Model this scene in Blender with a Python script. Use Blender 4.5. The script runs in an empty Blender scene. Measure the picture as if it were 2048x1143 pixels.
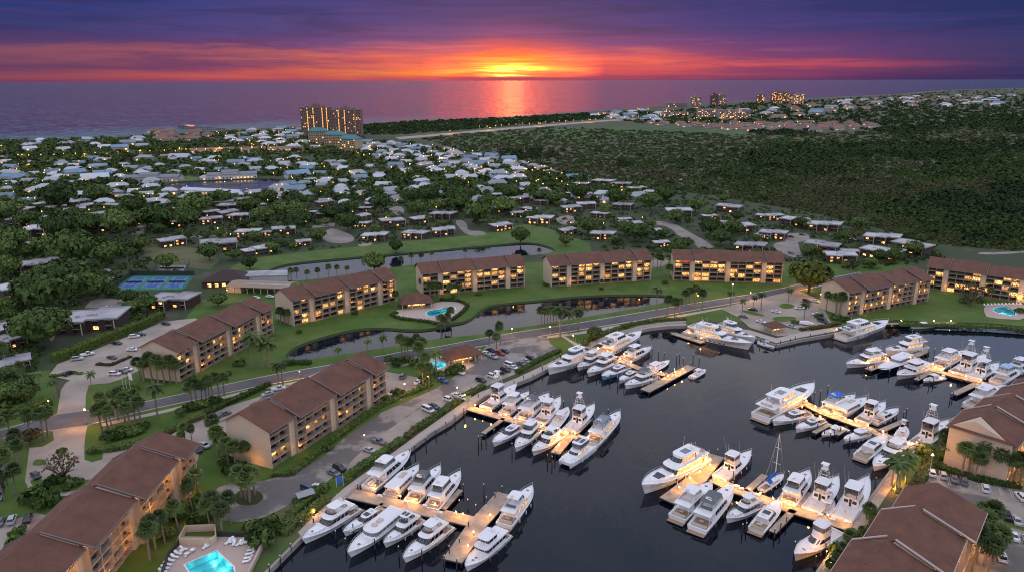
import bpy, math, random
import numpy as np
from mathutils import Vector, Matrix
from mathutils.geometry import delaunay_2d_cdt
RN = random.Random(11)
NR = np.random.RandomState(5)
PI = math.pi
COL = bpy.context.scene.collection
# ------------------------------------------------------------------ camera and survey of the ground
HC, FP, YH, ROLL = 115.0, 1450.0, 161.0, 0.00244
PITCH = math.atan((571.5 - YH) / FP)
LZ = 1.2                                            # level of the land; the water is at 0
def ray(x, y):
    x, y = x - 1024, y - 571.5
    x, y = x - ROLL * y, y + ROLL * x
    dx, dy = x / FP, -y / FP
    return Vector((dx, math.cos(PITCH) + dy * math.sin(PITCH), -math.sin(PITCH) + dy * math.cos(PITCH)))
def at(x, y, z=LZ):
    r = ray(x, y)
    t = (z - HC) / r.z
    return Vector((r.x * t, r.y * t, z))
def pts(lst, z=LZ):
    return [at(x, y, z) for x, y in lst]
def pix(p):
    s, c = math.sin(PITCH), math.cos(PITCH)
    dz = p[2] - HC
    f = p[1] * c - dz * s
    u = p[1] * s + dz * c
    return (1024 + FP * p[0] / f, 571.5 - FP * u / f)
cam = bpy.data.cameras.new('camera'); camo = bpy.data.objects.new('camera', cam); COL.objects.link(camo)
cam.sensor_width = 36; cam.lens = 36 * FP / 2048; cam.clip_start = 1; cam.clip_end = 400000
camo.location = (0, 0, HC)
camo.rotation_euler = (Matrix.Rotation(PI / 2 - PITCH, 3, 'X') @ Matrix.Rotation(-ROLL, 3, 'Z')).to_euler()
bpy.context.scene.camera = camo
sc = bpy.context.scene
sc.view_settings.view_transform = 'Standard'; sc.view_settings.look = 'None'; sc.view_settings.exposure = .22; sc.view_settings.gamma = 1
sc.cycles.max_bounces = 5; sc.cycles.diffuse_bounces = 2; sc.cycles.glossy_bounces = 3; sc.cycles.transparent_max_bounces = 6
sc.cycles.use_light_tree = True; sc.cycles.filter_width = 1.1; sc.cycles.caustics_reflective = False; sc.cycles.caustics_refractive = False
sc.cycles.sample_clamp_indirect = 3; sc.cycles.use_denoising = True

def lin(r, g, b):
    f = lambda c: (c / 255 / 12.92) if c / 255 <= .04045 else ((c / 255 + .055) / 1.055) ** 2.4
    return (f(r), f(g), f(b), 1)
# ------------------------------------------------------------------ node helpers
class NT:
    def __init__(s, tree): s.t = tree; s.n = tree.nodes; s.l = tree.links
    def node(s, typ, **k):
        n = s.n.new(typ)
        for a, v in k.items():
            if a.startswith('i_'):
                n.inputs[a[2:].replace('_', ' ')].default_value = v
            else: setattr(n, a, v)
        return n
    def put(s, inp, v):
        if hasattr(v, 'links') or hasattr(v, 'is_output'): s.l.new(v, inp)
        else: inp.default_value = v
    def math(s, op, a, b=0.0, c=None, clamp=False):
        n = s.n.new('ShaderNodeMath'); n.operation = op; n.use_clamp = clamp
        s.put(n.inputs[0], a); s.put(n.inputs[1], b)
        if c is not None: s.put(n.inputs[2], c)
        return n.outputs[0]
    def mix(s, f, a, b, blend='MIX'):
        n = s.n.new('ShaderNodeMix'); n.data_type = 'RGBA'; n.blend_type = blend; n.clamp_factor = True
        s.put(n.inputs[0], f); s.put(n.inputs[6], a); s.put(n.inputs[7], b)
        return n.outputs[2]
    def ramp(s, f, stops, interp='LINEAR'):
        n = s.n.new('ShaderNodeValToRGB'); cr = n.color_ramp; cr.interpolation = interp
        while len(cr.elements) < len(stops): cr.elements.new(.5)
        for e, (p, c) in zip(cr.elements, stops):
            e.position = p; e.color = c if hasattr(c, '__len__') else (c, c, c, 1)
        s.put(n.inputs[0], f); return n.outputs[0]
    def noise(s, vec, scale, detail=3, rough=.55, dist=0):
        n = s.n.new('ShaderNodeTexNoise'); n.inputs['Scale'].default_value = scale; n.inputs['Detail'].default_value = detail
        n.inputs['Roughness'].default_value = rough; n.inputs['Distortion'].default_value = dist
        if vec is not None: s.l.new(vec, n.inputs['Vector'])
        return n.outputs['Fac']
    def mapping(s, vec, scale=(1, 1, 1), loc=(0, 0, 0), rot=(0, 0, 0)):
        n = s.n.new('ShaderNodeMapping'); n.inputs['Scale'].default_value = scale; n.inputs['Location'].default_value = loc; n.inputs['Rotation'].default_value = rot
        s.l.new(vec, n.inputs['Vector']); return n.outputs[0]
def newmat(name):
    m = bpy.data.materials.new(name); m.use_nodes = True
    t = NT(m.node_tree); b = m.node_tree.nodes['Principled BSDF']
    return m, t, b
def pm(name, col, rough=.6, var=.2, scale=.3, rnd=0.0, isl=0.0, hue=None, metal=0.0, emit=None, es=0.0, bump=0.0, bscale=None, spec=.5, col2=None, c2scale=.02, c2lo=.4, c2hi=.6, stretch=(1, 1, 1), coord='POS'):
    """procedural surface: a base colour broken up by noise, by a random value per object and per loose piece"""
    m, t, b = newmat(name)
    if coord == 'POS': vec = t.node('ShaderNodeNewGeometry').outputs['Position']
    else: vec = t.node('ShaderNodeTexCoord').outputs['Object']
    if stretch != (1, 1, 1): vec = t.mapping(vec, stretch)
    c = (*col[:3], 1)
    base = c
    if col2 is not None:
        f = t.ramp(t.noise(vec, c2scale, 5, .6), [(c2lo, 0.0), (c2hi, 1.0)])
        base = t.mix(f, c, (*col2[:3], 1))
    if hue is not None: base = t.mix(t.math('MULTIPLY', t.node('ShaderNodeObjectInfo').outputs['Random'], .8), base, (*hue, 1))
    k = t.math('MULTIPLY_ADD', t.noise(vec, scale, 5, .65), 2 * var, 1 - var)
    if isl:
        r = t.node('ShaderNodeNewGeometry').outputs['Random Per Island']
        k = t.math('MULTIPLY', k, t.math('MULTIPLY_ADD', r, 2 * isl, 1 - isl))
    if rnd:
        r = t.node('ShaderNodeObjectInfo').outputs['Random']
        k = t.math('MULTIPLY', k, t.math('MULTIPLY_ADD', r, 2 * rnd, 1 - rnd))
    cc = t.n.new('ShaderNodeCombineColor')
    for i in range(3): t.l.new(k, cc.inputs[i])
    out = t.mix(1.0, base, cc.outputs[0], 'MULTIPLY')
    t.l.new(out, b.inputs['Base Color'])
    b.inputs['Roughness'].default_value = rough; b.inputs['Metallic'].default_value = metal
    b.inputs['Specular IOR Level'].default_value = spec
    if emit is not None:
        b.inputs['Emission Color'].default_value = (*emit[:3], 1); b.inputs['Emission Strength'].default_value = es
    if bump:
        bn = t.n.new('ShaderNodeBump'); bn.inputs['Strength'].default_value = bump; bn.inputs['Distance'].default_value = .3
        t.l.new(t.noise(vec, bscale or scale * 4, 4), bn.inputs['Height']); t.l.new(bn.outputs[0], b.inputs['Normal'])
    return m
# ------------------------------------------------------------------ mesh helpers
def link(name, data, parent=None, loc=None, rz=None):
    o = bpy.data.objects.new(name, data); COL.objects.link(o)
    if parent is not None: o.parent = parent
    if loc is not None: o.location = loc
    if rz is not None: o.rotation_euler.z = rz
    return o
def tag(o, label=None, cat=None, group=None, kind=None):
    if label: o['label'] = label
    if cat: o['category'] = cat
    if group: o['group'] = group
    if kind: o['kind'] = kind
    return o
def empty(name, loc, rz=0.0, label=None, cat=None, group=None):
    o = bpy.data.objects.new(name, None); COL.objects.link(o); o.location = loc; o.rotation_euler.z = rz
    o.empty_display_size = .5
    return tag(o, label, cat, group)
def npmesh(name, V, Q, mats, smooth=False, midx=None):
    """mesh from arrays: V (n,3), Q (m,k)"""
    V = np.asarray(V, dtype=np.float32); Q = np.asarray(Q, dtype=np.int32)
    me = bpy.data.meshes.new(name)
    me.vertices.add(len(V)); me.vertices.foreach_set('co', V.ravel())
    k = Q.shape[1]
    me.loops.add(Q.size); me.loops.foreach_set('vertex_index', Q.ravel())
    me.polygons.add(len(Q)); me.polygons.foreach_set('loop_start', np.arange(0, Q.size, k, dtype=np.int32)); 
    me.polygons.foreach_set('loop_total', np.full(len(Q), k, dtype=np.int32))
    if midx is not None: me.polygons.foreach_set('material_index', np.asarray(midx, dtype=np.int32))
    me.update(calc_edges=True)
    for m in (mats if isinstance(mats, (list, tuple)) else [mats]): me.materials.append(m)
    if smooth: me.polygons.foreach_set('use_smooth', np.ones(len(Q), dtype=bool))
    return me
class MB:
    """collects shapes for ONE mesh"""
    def __init__(s): s.v = []; s.f = []; s.m = []; s.sm = []
    def add(s, vs, fs, mi=0, smooth=False):
        o = len(s.v); s.v += [tuple(v) for v in vs]
        for f in fs: s.f.append([i + o for i in f]); s.m.append(mi); s.sm.append(smooth)
    def box(s, x0, x1, y0, y1, z0, z1, mi=0):
        s.add([(x0, y0, z0), (x1, y0, z0), (x1, y1, z0), (x0, y1, z0), (x0, y0, z1), (x1, y0, z1), (x1, y1, z1), (x0, y1, z1)],
              [(0, 3, 2, 1), (4, 5, 6, 7), (0, 1, 5, 4), (1, 2, 6, 5), (2, 3, 7, 6), (3, 0, 4, 7)], mi)
    def prism(s, poly, z0, z1, mi=0, top=True, bot=False):
        n = len(poly)
        s.add([(p[0], p[1], z0) for p in poly] + [(p[0], p[1], z1) for p in poly], [(i, (i + 1) % n, n + (i + 1) % n, n + i) for i in range(n)], mi)
        if top: s.add([(p[0], p[1], z1) for p in poly], [tuple(range(n))], mi)
        if bot: s.add([(p[0], p[1], z0) for p in poly], [tuple(range(n))[::-1]], mi)
    def tube(s, a, b, r0, r1=None, n=6, mi=0, cap=True, smooth=True):
        r1 = r0 if r1 is None else r1
        a, b = Vector(a), Vector(b); d = (b - a)
        if d.length < 1e-6: return
        d.normalize(); u = d.orthogonal().normalized(); w = d.cross(u)
        vs = []
        for p, r in ((a, r0), (b, r1)):
            for i in range(n):
                t = 2 * PI * i / n; vs.append(p + u * (r * math.cos(t)) + w * (r * math.sin(t)))
        fs = [(i, (i + 1) % n, n + (i + 1) % n, n + i) for i in range(n)]
        s.add(vs, fs, mi, smooth)
        if cap: s.add(vs[n:], [tuple(range(n))], mi); s.add(vs[:n], [tuple(range(n))[::-1]], mi)
    def path(s, P, r, n=5, mi=0):
        for a, b in zip(P[:-1], P[1:]): s.tube(a, b, r, r, n, mi, False)
    def ball(s, c, r, mi=0, n=8, k=5, sz=1.0):
        vs = []; fs = []
        for j in range(k + 1):
            ph = PI * j / k
            for i in range(n):
                t = 2 * PI * i / n
                vs.append((c[0] + r * math.sin(ph) * math.cos(t), c[1] + r * math.sin(ph) * math.sin(t), c[2] + r * sz * math.cos(ph)))
        for j in range(k):
            for i in range(n): fs.append((j * n + i, (j + 1) * n + i, (j + 1) * n + (i + 1) % n, j * n + (i + 1) % n))
        s.add(vs, fs, mi, True)
    def loft(s, rings, mi=0, closed=True, caps=True, smooth=False):
        n = len(rings[0]); vs = [v for r in rings for v in r]; fs = []
        for j in range(len(rings) - 1):
            for i in range(n if closed else n - 1):
                fs.append((j * n + i, j * n + (i + 1) % n, (j + 1) * n + (i + 1) % n, (j + 1) * n + i))
        s.add(vs, fs, mi, smooth)
        if caps:
            s.add(rings[-1], [tuple(range(n))], mi); s.add(rings[0], [tuple(range(n))[::-1]], mi)
    def mesh(s, name, mats):
        me = bpy.data.meshes.new(name); me.from_pydata(s.v, [], s.f)
        for m in (mats if isinstance(mats, (list, tuple)) else [mats]): me.materials.append(m)
        me.polygons.foreach_set('material_index', s.m); me.polygons.foreach_set('use_smooth', s.sm); me.update()
        return me
    def build(s, name, mats, parent=None, loc=None, rz=None):
        return link(name, s.mesh(name, mats), parent, loc, rz)
def inside(p, poly):
    x, y = p[0], p[1]; r = False; j = len(poly) - 1
    for i in range(len(poly)):
        a, b = poly[i], poly[j]
        if (a[1] > y) != (b[1] > y) and x < (b[0] - a[0]) * (y - a[1]) / (b[1] - a[1]) + a[0]: r = not r
        j = i
    return r
def smoothed(poly, it=2, closed=True):
    P = [Vector((p[0], p[1])) for p in poly]
    for _ in range(it):
        Q = []; n = len(P)
        for i in range(n if closed else n - 1):
            a, b = P[i], P[(i + 1) % n]; Q += [a * .75 + b * .25, a * .25 + b * .75]
        P = Q if closed else [P[0]] + Q + [P[-1]]
    return P
def sheet(name, poly, z, mat, holes=(), kind='structure', thick=0.0, side=None):
    """a flat sheet with holes cut out, optionally with a vertical rim down of the given depth"""
    vs = [Vector((p[0], p[1])) for p in poly]; loops = [list(range(len(vs)))]
    px0, px1 = min(v.x for v in vs), max(v.x for v in vs); py0, py1 = min(v.y for v in vs), max(v.y for v in vs)
    used = []
    for h in holes:
        if max(p[0] for p in h) < px0 or min(p[0] for p in h) > px1 or max(p[1] for p in h) < py0 or min(p[1] for p in h) > py1: continue
        o = len(vs); vs += [Vector((p[0], p[1])) for p in h]; loops.append(list(range(o, o + len(h)))); used.append(h)
    edges = [(l[i], l[(i + 1) % len(l)]) for l in loops for i in range(len(l))]
    r = delaunay_2d_cdt(vs, edges, [], 0, 1e-4)
    V, Fc = r[0], r[2]; keep = []
    P = [(p[0], p[1]) for p in poly]
    for f in Fc:
        c = sum((V[i] for i in f), Vector((0, 0))) / len(f)
        if inside(c, P) and not any(inside(c, h) for h in used):
            a = V[f[0]]; b = V[f[1]]; d = V[f[2]]
            keep.append(list(f) if (b - a).cross(d - a) > 0 else list(f)[::-1])
    verts = [(v.x, v.y, z) for v in V]; ms = [0] * len(keep)
    if thick:
        n0 = len(verts); n = len(poly); verts += [(p[0], p[1], z) for p in poly] + [(p[0], p[1], z - thick) for p in poly]
        for i in range(n): keep.append([n0 + i, n0 + (i + 1) % n, n0 + n + (i + 1) % n, n0 + n + i]); ms.append(1 if side else 0)
    me = bpy.data.meshes.new(name); me.from_pydata(verts, [], keep); me.materials.append(mat)
    if side: me.materials.append(side)
    me.polygons.foreach_set('material_index', ms); me.update()
    o = link(name, me)
    if kind: o['kind'] = kind
    return o
def band(P, w, off=0.0):
    """polygon that follows the open polyline P with width w, shifted sideways by off"""
    P = [Vector((p[0], p[1])) for p in P]; L, Rr = [], []
    for i, p in enumerate(P):
        d = (P[min(i + 1, len(P) - 1)] - P[max(i - 1, 0)]).normalized(); n = Vector((-d.y, d.x))
        L.append(p + n * (off + w / 2)); Rr.append(p + n * (off - w / 2))
    return L + Rr[::-1]
def tri_noise(n): return NR.rand(n)

# ------------------------------------------------------------------ sky
w = bpy.data.worlds.new('World'); sc.world = w; w.use_nodes = True
t = NT(w.node_tree); bg = w.node_tree.nodes['Background']
gen = t.node('ShaderNodeTexCoord').outputs['Generated']
sx = t.n.new('ShaderNodeSeparateXYZ'); t.l.new(gen, sx.inputs[0])
az = t.math('ARCTAN2', sx.outputs[0], sx.outputs[1])
hl = t.math('SQRT', t.math('ADD', t.math('MULTIPLY', sx.outputs[0], sx.outputs[0]), t.math('MULTIPLY', sx.outputs[1], sx.outputs[1])))
el = t.math('DIVIDE', sx.outputs[2], t.math('MAXIMUM', hl, .001))
cv = t.n.new('ShaderNodeCombineXYZ'); t.l.new(az, cv.inputs[0]); t.l.new(el, cv.inputs[1])
# cloud bands: noise drawn out along the horizon, a little tilted
v1 = t.mapping(cv.outputs[0], (2.2, 26, 1), (.3, .1, 0), (0, 0, .012)); n1 = t.noise(v1, 1.6, 6, .6, .6)
v2 = t.mapping(cv.outputs[0], (5.5, 95, 1), (3.3, 1.7, 0), (0, 0, -.02)); n2 = t.noise(v2, 1.3, 5, .6, .4)
v3 = t.mapping(cv.outputs[0], (9, 210, 1), (1.3, 5.7, 0)); n3 = t.noise(v3, 1.0, 4, .6, .3)
d1 = t.math('MULTIPLY', t.math('SUBTRACT', n1, .5), .060)
d2 = t.math('MULTIPLY', t.math('SUBTRACT', n2, .5), .020)
dd = t.math('ADD', d1, d2)
damp = t.math('MULTIPLY_ADD', el, 30.0, .15, clamp=True)
e2 = t.math('ADD', el, t.math('MULTIPLY', dd, damp))
ek = t.math('MULTIPLY', e2, 1 / .12, clamp=True)
cols = {
 -.62: [(0, (120, 60, 88)), (.06, (140, 70, 86)), (.16, (100, 60, 94)), (.28, (134, 74, 96)), (.36, (84, 58, 104)), (.5, (44, 52, 108)), (.8, (18, 48, 112)), (1, (8, 40, 104))],
 -.33: [(0, (158, 62, 90)), (.07, (190, 82, 84)), (.15, (112, 58, 98)), (.27, (160, 80, 96)), (.34, (98, 58, 112)), (.5, (66, 60, 122)), (.8, (48, 56, 122)), (1, (16, 44, 116))],
 -.10: [(0, (176, 62, 90)), (.08, (250, 124, 62)), (.17, (206, 80, 88)), (.25, (228, 94, 84)), (.33, (176, 76, 112)), (.45, (104, 64, 126)), (.7, (60, 54, 122)), (1, (28, 44, 116))],
 .0: [(0, (160, 56, 90)), (.06, (228, 82, 72)), (.12, (300, 172, 70)), (.22, (310, 124, 50)), (.34, (236, 84, 92)), (.46, (140, 64, 120)), (.7, (64, 50, 120)), (1, (26, 42, 112))],
 .12: [(0, (136, 52, 92)), (.08, (204, 70, 88)), (.17, (226, 84, 86)), (.28, (170, 70, 112)), (.4, (116, 58, 122)), (.6, (62, 52, 120)), (1, (18, 40, 112))],
 .33: [(0, (84, 48, 96)), (.08, (130, 56, 96)), (.13, (190, 72, 92)), (.2, (118, 56, 106)), (.34, (98, 56, 114)), (.55, (52, 52, 116)), (1, (10, 42, 112))],
 .62: [(0, (36, 42, 88)), (.12, (50, 50, 98)), (.3, (50, 52, 102)), (.5, (28, 48, 104)), (1, (0, 36, 98))]}
cur = None; prev = None
for a0, st in cols.items():
    r = t.ramp(ek, [(p, lin(*c)) for p, c in st], 'EASE')
    if cur is None: cur = r
    else:
        mr = t.n.new('ShaderNodeMapRange'); mr.interpolation_type = 'SMOOTHSTEP'; t.l.new(az, mr.inputs[0])
        mr.inputs[1].default_value = prev; mr.inputs[2].default_value = a0
        cur = t.mix(mr.outputs[0], cur, r)
    prev = a0
# thin bright streaks near the sunset and darker bars
near = t.math('MULTIPLY', t.ramp(t.math('ABSOLUTE', t.math('ADD', az, .02)), [(0, 1.0), (.18, .45), (.45, 0.0)]), t.ramp(t.math('MULTIPLY', el, 10), [(.0, .2), (.12, 1.0), (.35, .9), (.62, 0.0)]))
stf = t.math('MULTIPLY', near, t.ramp(n2, [(.5, 0.0), (.66, 1.0)]))
cur = t.mix(t.math('MULTIPLY', stf, .55), cur, (1.5, .26, .10, 1))
hot = t.math('MULTIPLY', t.ramp(t.math('ABSOLUTE', t.math('SUBTRACT', az, .002)), [(0, 1.0), (.045, .6), (.12, 0.0)]), t.ramp(t.math('MULTIPLY', el, 10), [(.04, 0.0), (.10, 1.0), (.16, .9), (.34, 0.0)]))
cur = t.mix(t.math('MULTIPLY', hot, t.ramp(n3, [(.42, .25), (.6, 1.0)])), cur, (12, .85, .11, 1))
core = t.math('MULTIPLY', t.ramp(t.math('ABSOLUTE', t.math('SUBTRACT', az, .002)), [(0, 1.0), (.012, .75), (.03, .15), (.055, 0.0)], 'EASE'), t.ramp(t.math('MULTIPLY', el, 10), [(.03, 0.0), (.08, 1.0), (.15, 1.0), (.22, 0.0)]))
cur = t.mix(t.math('MULTIPLY', core, t.ramp(n3, [(.44, .04), (.60, 1.0)])), cur, (52, 7, .45, 1))
bar = t.ramp(n3, [(.3, .55), (.5, 0.0)])
cur = t.mix(t.math('MULTIPLY', bar, .45), cur, lin(112, 56, 100))
dk = t.math('MULTIPLY', t.ramp(n1, [(.40, 1.0), (.56, 0.0)]), t.ramp(el, [(.035, 0.0), (.06, 1.0)]))
cur = t.mix(t.math('MULTIPLY', dk, .72), cur, lin(22, 38, 96))
cur = t.mix(1.0, cur, (.80, .86, .90, 1), 'MULTIPLY')
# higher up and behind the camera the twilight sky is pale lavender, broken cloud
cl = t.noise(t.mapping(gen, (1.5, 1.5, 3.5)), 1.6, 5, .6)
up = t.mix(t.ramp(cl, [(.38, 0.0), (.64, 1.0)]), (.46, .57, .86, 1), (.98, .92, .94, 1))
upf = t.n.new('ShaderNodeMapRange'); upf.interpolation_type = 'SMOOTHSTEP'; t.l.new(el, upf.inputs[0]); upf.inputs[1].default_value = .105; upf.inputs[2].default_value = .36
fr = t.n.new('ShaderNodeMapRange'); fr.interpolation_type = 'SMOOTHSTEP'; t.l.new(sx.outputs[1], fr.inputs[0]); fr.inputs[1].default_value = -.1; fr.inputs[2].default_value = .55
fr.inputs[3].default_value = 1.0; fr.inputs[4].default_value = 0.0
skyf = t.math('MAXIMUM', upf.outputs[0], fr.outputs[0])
md = t.n.new('ShaderNodeMapRange'); md.interpolation_type = 'SMOOTHSTEP'; t.l.new(el, md.inputs[0]); md.inputs[1].default_value = .112; md.inputs[2].default_value = .155
cur = t.mix(md.outputs[0], cur, (.19, .20, .38, 1))
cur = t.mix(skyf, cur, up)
ns = t.node('ShaderNodeTexSky', sky_type='NISHITA', sun_disc=False, sun_elevation=math.radians(1.5), sun_rotation=0.0)
cur = t.mix(1.0, cur, t.mix(1.0, ns.outputs[0], (.004, .004, .006, 1), 'MULTIPLY'), 'ADD')
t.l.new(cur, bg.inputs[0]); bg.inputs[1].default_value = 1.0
sun = bpy.data.lights.new('sun', 'SUN'); sun.energy = .001; sun.angle = math.radians(1.6); sun.color = (1, .5, .15)
so = bpy.data.objects.new('sun', sun); COL.objects.link(so)
so.rotation_euler = (math.radians(90 - 1.8), 0, PI - .003)      # low over the sea ahead

# ------------------------------------------------------------------ shared materials
M = {}
def water_mat(name, base, rough, bscale, bstr, turq=False, dist=.2, spec=.5):
    m, t, b = newmat(name)
    pos = t.node('ShaderNodeNewGeometry').outputs['Position']
    b.inputs['Base Color'].default_value = (*base, 1)
    b.inputs['Roughness'].default_value = rough; b.inputs['Specular IOR Level'].default_value = spec; b.inputs['IOR'].default_value = 1.12 if turq is True else 1.33
    n = t.noise(t.mapping(pos, (bscale * .45, bscale, 1)), 1.0, 5, .62)
    if turq is True:
        s = t.n.new('ShaderNodeSeparateXYZ'); t.l.new(pos, s.inputs[0])
        # shallow sand banks off the beach, which runs from lower left to upper right
        dist_ = t.math('SUBTRACT', s.outputs[1], t.math('MULTIPLY_ADD', s.outputs[0], 1.07, 2520.0))
        f = t.ramp(t.math('MULTIPLY_ADD', dist_, 1 / 1500, t.math('MULTIPLY', t.noise(pos, .004, 3), .12)), [(.06, 1.0), (.42, 0.0)])
        xf = t.ramp(t.math('MULTIPLY_ADD', s.outputs[0], -1 / 1200, .1), [(.15, 0.0), (.7, 1.0)])
        t.l.new(t.mix(t.math('MULTIPLY', f, xf), (*base, 1), (.03, .20, .22, 1)), b.inputs['Base Color'])
    if turq:     # wave slopes straight from noise, so that far water still glitters
        acc = None
        for sc_, am in (((.02, .14), (.11, .52), (.6, .52)) if turq is True else turq):
            nn = t.n.new('ShaderNodeTexNoise'); nn.inputs['Scale'].default_value = sc_; nn.inputs['Detail'].default_value = 3; t.l.new(t.mapping(pos, (.35 if turq is True else 1, 1, 1)), nn.inputs['Vector'])
            v_ = t.n.new('ShaderNodeVectorMath'); v_.operation = 'SUBTRACT'; t.l.new(nn.outputs['Color'], v_.inputs[0]); v_.inputs[1].default_value = (.5, .5, .5)
            w_ = t.n.new('ShaderNodeVectorMath'); w_.operation = 'MULTIPLY'; t.l.new(v_.outputs[0], w_.inputs[0]); w_.inputs[1].default_value = (am, am, 0)
            if acc is None: acc = w_.outputs[0]
            else: q = t.n.new('ShaderNodeVectorMath'); q.operation = 'ADD'; t.l.new(acc, q.inputs[0]); t.l.new(w_.outputs[0], q.inputs[1]); acc = q.outputs[0]
        q = t.n.new('ShaderNodeVectorMath'); q.operation = 'ADD'; t.l.new(acc, q.inputs[0]); q.inputs[1].default_value = (0, 0, 1)
        z = t.n.new('ShaderNodeVectorMath'); z.operation = 'NORMALIZE'; t.l.new(q.outputs[0], z.inputs[0]); t.l.new(z.outputs[0], b.inputs['Normal'])
        return m
    bn = t.n.new('ShaderNodeBump'); bn.inputs['Strength'].default_value = bstr; bn.inputs['Distance'].default_value = dist
    t.l.new(n, bn.inputs['Height']); t.l.new(bn.outputs[0], b.inputs['Normal'])
    return m
M['sea'] = water_mat('sea_water', (.006, .020, .062), .13, .035, .8, True, 3)
M['marina'] = water_mat('marina_water', (.002, .005, .012), .05, .5, .5, ((.09, .012), (.45, .035), (1.6, .05)), .06)
M['pond'] = water_mat('pond_water', (.006, .008, .016), .05, .6, .5, ((.12, .012), (.5, .04), (1.6, .05)), .06)
M['land'] = pm('land_scrub', (.045, .062, .018), .9, .35, .05, col2=(.065, .058, .030), c2scale=.012)
M['undergrowth'] = pm('town_ground', (.030, .048, .014), .9, .35, .15, col2=(.075, .06, .04), c2scale=.03, c2lo=.58, c2hi=.66)
M['lawn'] = pm('lawn_grass', (.042, .108, .004), .9, .3, .10, col2=(.095, .135, .022), c2scale=.05, c2lo=.35, c2hi=.7, bump=.4, bscale=2)
M['lawn_dry'] = pm('worn_lawn', (.06, .10, .02), .9, .35, .2, col2=(.13, .11, .05), c2scale=.06)
M['bank'] = pm('pond_bank', (.03, .05, .012), .9, .3, .3)
M['asphalt'] = pm('road_asphalt', (.070, .066, .078), .8, .25, .35, col2=(.12, .11, .115), c2scale=.05)
M['concrete'] = pm('pale_concrete', (.37, .31, .26), .8, .18, .25, col2=(.27, .225, .19), c2scale=.06)
M['patchy'] = pm('worn_asphalt', (.13, .118, .112), .8, .25, .3, col2=(.29, .26, .23), c2scale=.07, c2lo=.48, c2hi=.56)
M['lane'] = pm('lane_surface', (.20, .175, .155), .85, .2, .3, col2=(.28, .24, .21), c2scale=.08)
M['kerb'] = pm('kerb_concrete', (.45, .42, .38), .8, .12, .5)
M['walk'] = pm('path_concrete', (.42, .36, .31), .8, .12, .5)
M['brickpave'] = pm('red_paving', (.28, .15, .13), .8, .15, .8)
M['line'] = pm('road_paint', (.7, .68, .64), .7, .1, 2)
M['beige'] = pm('beige_stucco', (.56, .45, .34), .85, .08, .3, rnd=.05)
M['trim'] = pm('cream_trim', (.62, .54, .45), .8, .08, .6)
M['screen'] = pm('dark_screening', (.02, .018, .018), .5, .2, 1)
M['roof'] = pm('brown_shingle', (.165, .072, .045), .9, .30, 2.2, bump=.5, bscale=6, col2=(.112, .050, .034), c2scale=.25, c2lo=.35, c2hi=.65)
M['flash'] = pm('grey_flashing', (.16, .15, .16), .6, .1, 1)
M['flashp'] = pm('pale_flashing', (.45, .36, .34), .6, .1, 1)
M['white'] = pm('white_gelcoat', (.80, .80, .82), .22, .03, 1, spec=.5)
M['cream'] = pm('cream_gelcoat', (.72, .68, .64), .3, .03, 1)
M['canvas'] = pm('white_canvas', (.78, .77, .80), .8, .06, 1.5)
M['canvasg'] = pm('grey_canvas', (.12, .13, .14), .8, .1, 1.5)
M['canvasb'] = pm('blue_canvas', (.01, .13, .55), .7, .1, 1.5)
M['paleblue'] = pm('pale_blue_hull', (.25, .45, .68), .3, .04, 1)
M['navy'] = pm('navy_hull', (.02, .025, .05), .2, .05, 1)
M['boot'] = pm('boot_stripe', (.03, .03, .04), .4, .1, 1)
M['teak'] = pm('teak_deck', (.33, .22, .14), .6, .15, 1.5)
M['glass'] = pm('dark_glass', (.012, .013, .018), .06, .1, .5, spec=.8)
M['glassp'] = pm('pale_window_glass', (.12, .15, .18), .1, .2, 1.5, spec=.8)
M['black'] = pm('black_rubber', (.02, .02, .02), .6, .2, 1)
M['metal'] = pm('steel_rail', (.6, .6, .62), .3, .05, 1, metal=.6)
M['skin'] = pm('tan_upholstery', (.55, .48, .40), .7, .1, 1)
M['dock'] = pm('dock_boards', (.44, .36, .28), .85, .2, .8, col2=(.30, .24, .19), c2scale=.4)
M['pile'] = pm('dark_piling', (.045, .04, .04), .8, .25, 1)
M['seawall'] = pm('seawall_concrete', (.30, .27, .25), .85, .25, .4)
M['wood'] = pm('brown_bark', (.10, .075, .055), .9, .25, 1.2)
M['palmbark'] = pm('palm_bark', (.22, .18, .145), .9, .2, 1.5)
def glow(name, col, s, var=0, samp=None):
    m, t, b = newmat(name)
    b.inputs['Base Color'].default_value = (.3, .25, .2, 1); b.inputs['Emission Color'].default_value = (*col, 1)
    if var:
        # the rooms differ: curtains, lamps and furniture break the light up
        tc = t.node('ShaderNodeTexCoord').outputs['Object']; oi = t.node('ShaderNodeObjectInfo')
        ad = t.n.new('ShaderNodeVectorMath'); ad.operation = 'ADD'; t.l.new(tc, ad.inputs[0])
        sc_ = t.n.new('ShaderNodeVectorMath'); sc_.operation = 'SCALE'; t.l.new(oi.outputs['Location'], sc_.inputs[0]); sc_.inputs[3].default_value = .37
        t.l.new(sc_.outputs[0], ad.inputs[1])
        n = t.noise(ad.outputs[0], 1.9, 3, .7)
        k = t.ramp(n, [(.40, .04), (.5, .45), (.62, 1.7)])
        k2 = t.math('MULTIPLY', k, t.math('MULTIPLY_ADD', oi.outputs['Random'], .9, .45))
        t.l.new(t.math('MULTIPLY', k2, s), b.inputs['Emission Strength'])
        t.l.new(t.mix(oi.outputs['Random'], (*col, 1), (col[0], col[1] * 1.22, col[2] * 2.0, 1)), b.inputs['Emission Color'])
    else: b.inputs['Emission Strength'].default_value = s
    if samp is not None:
        try: m.cycles.emission_sampling = samp
        except Exception: pass
    return m
M['lit'] = glow('lit_room', (1.0, .41, .07), 2.1, 1)
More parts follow.
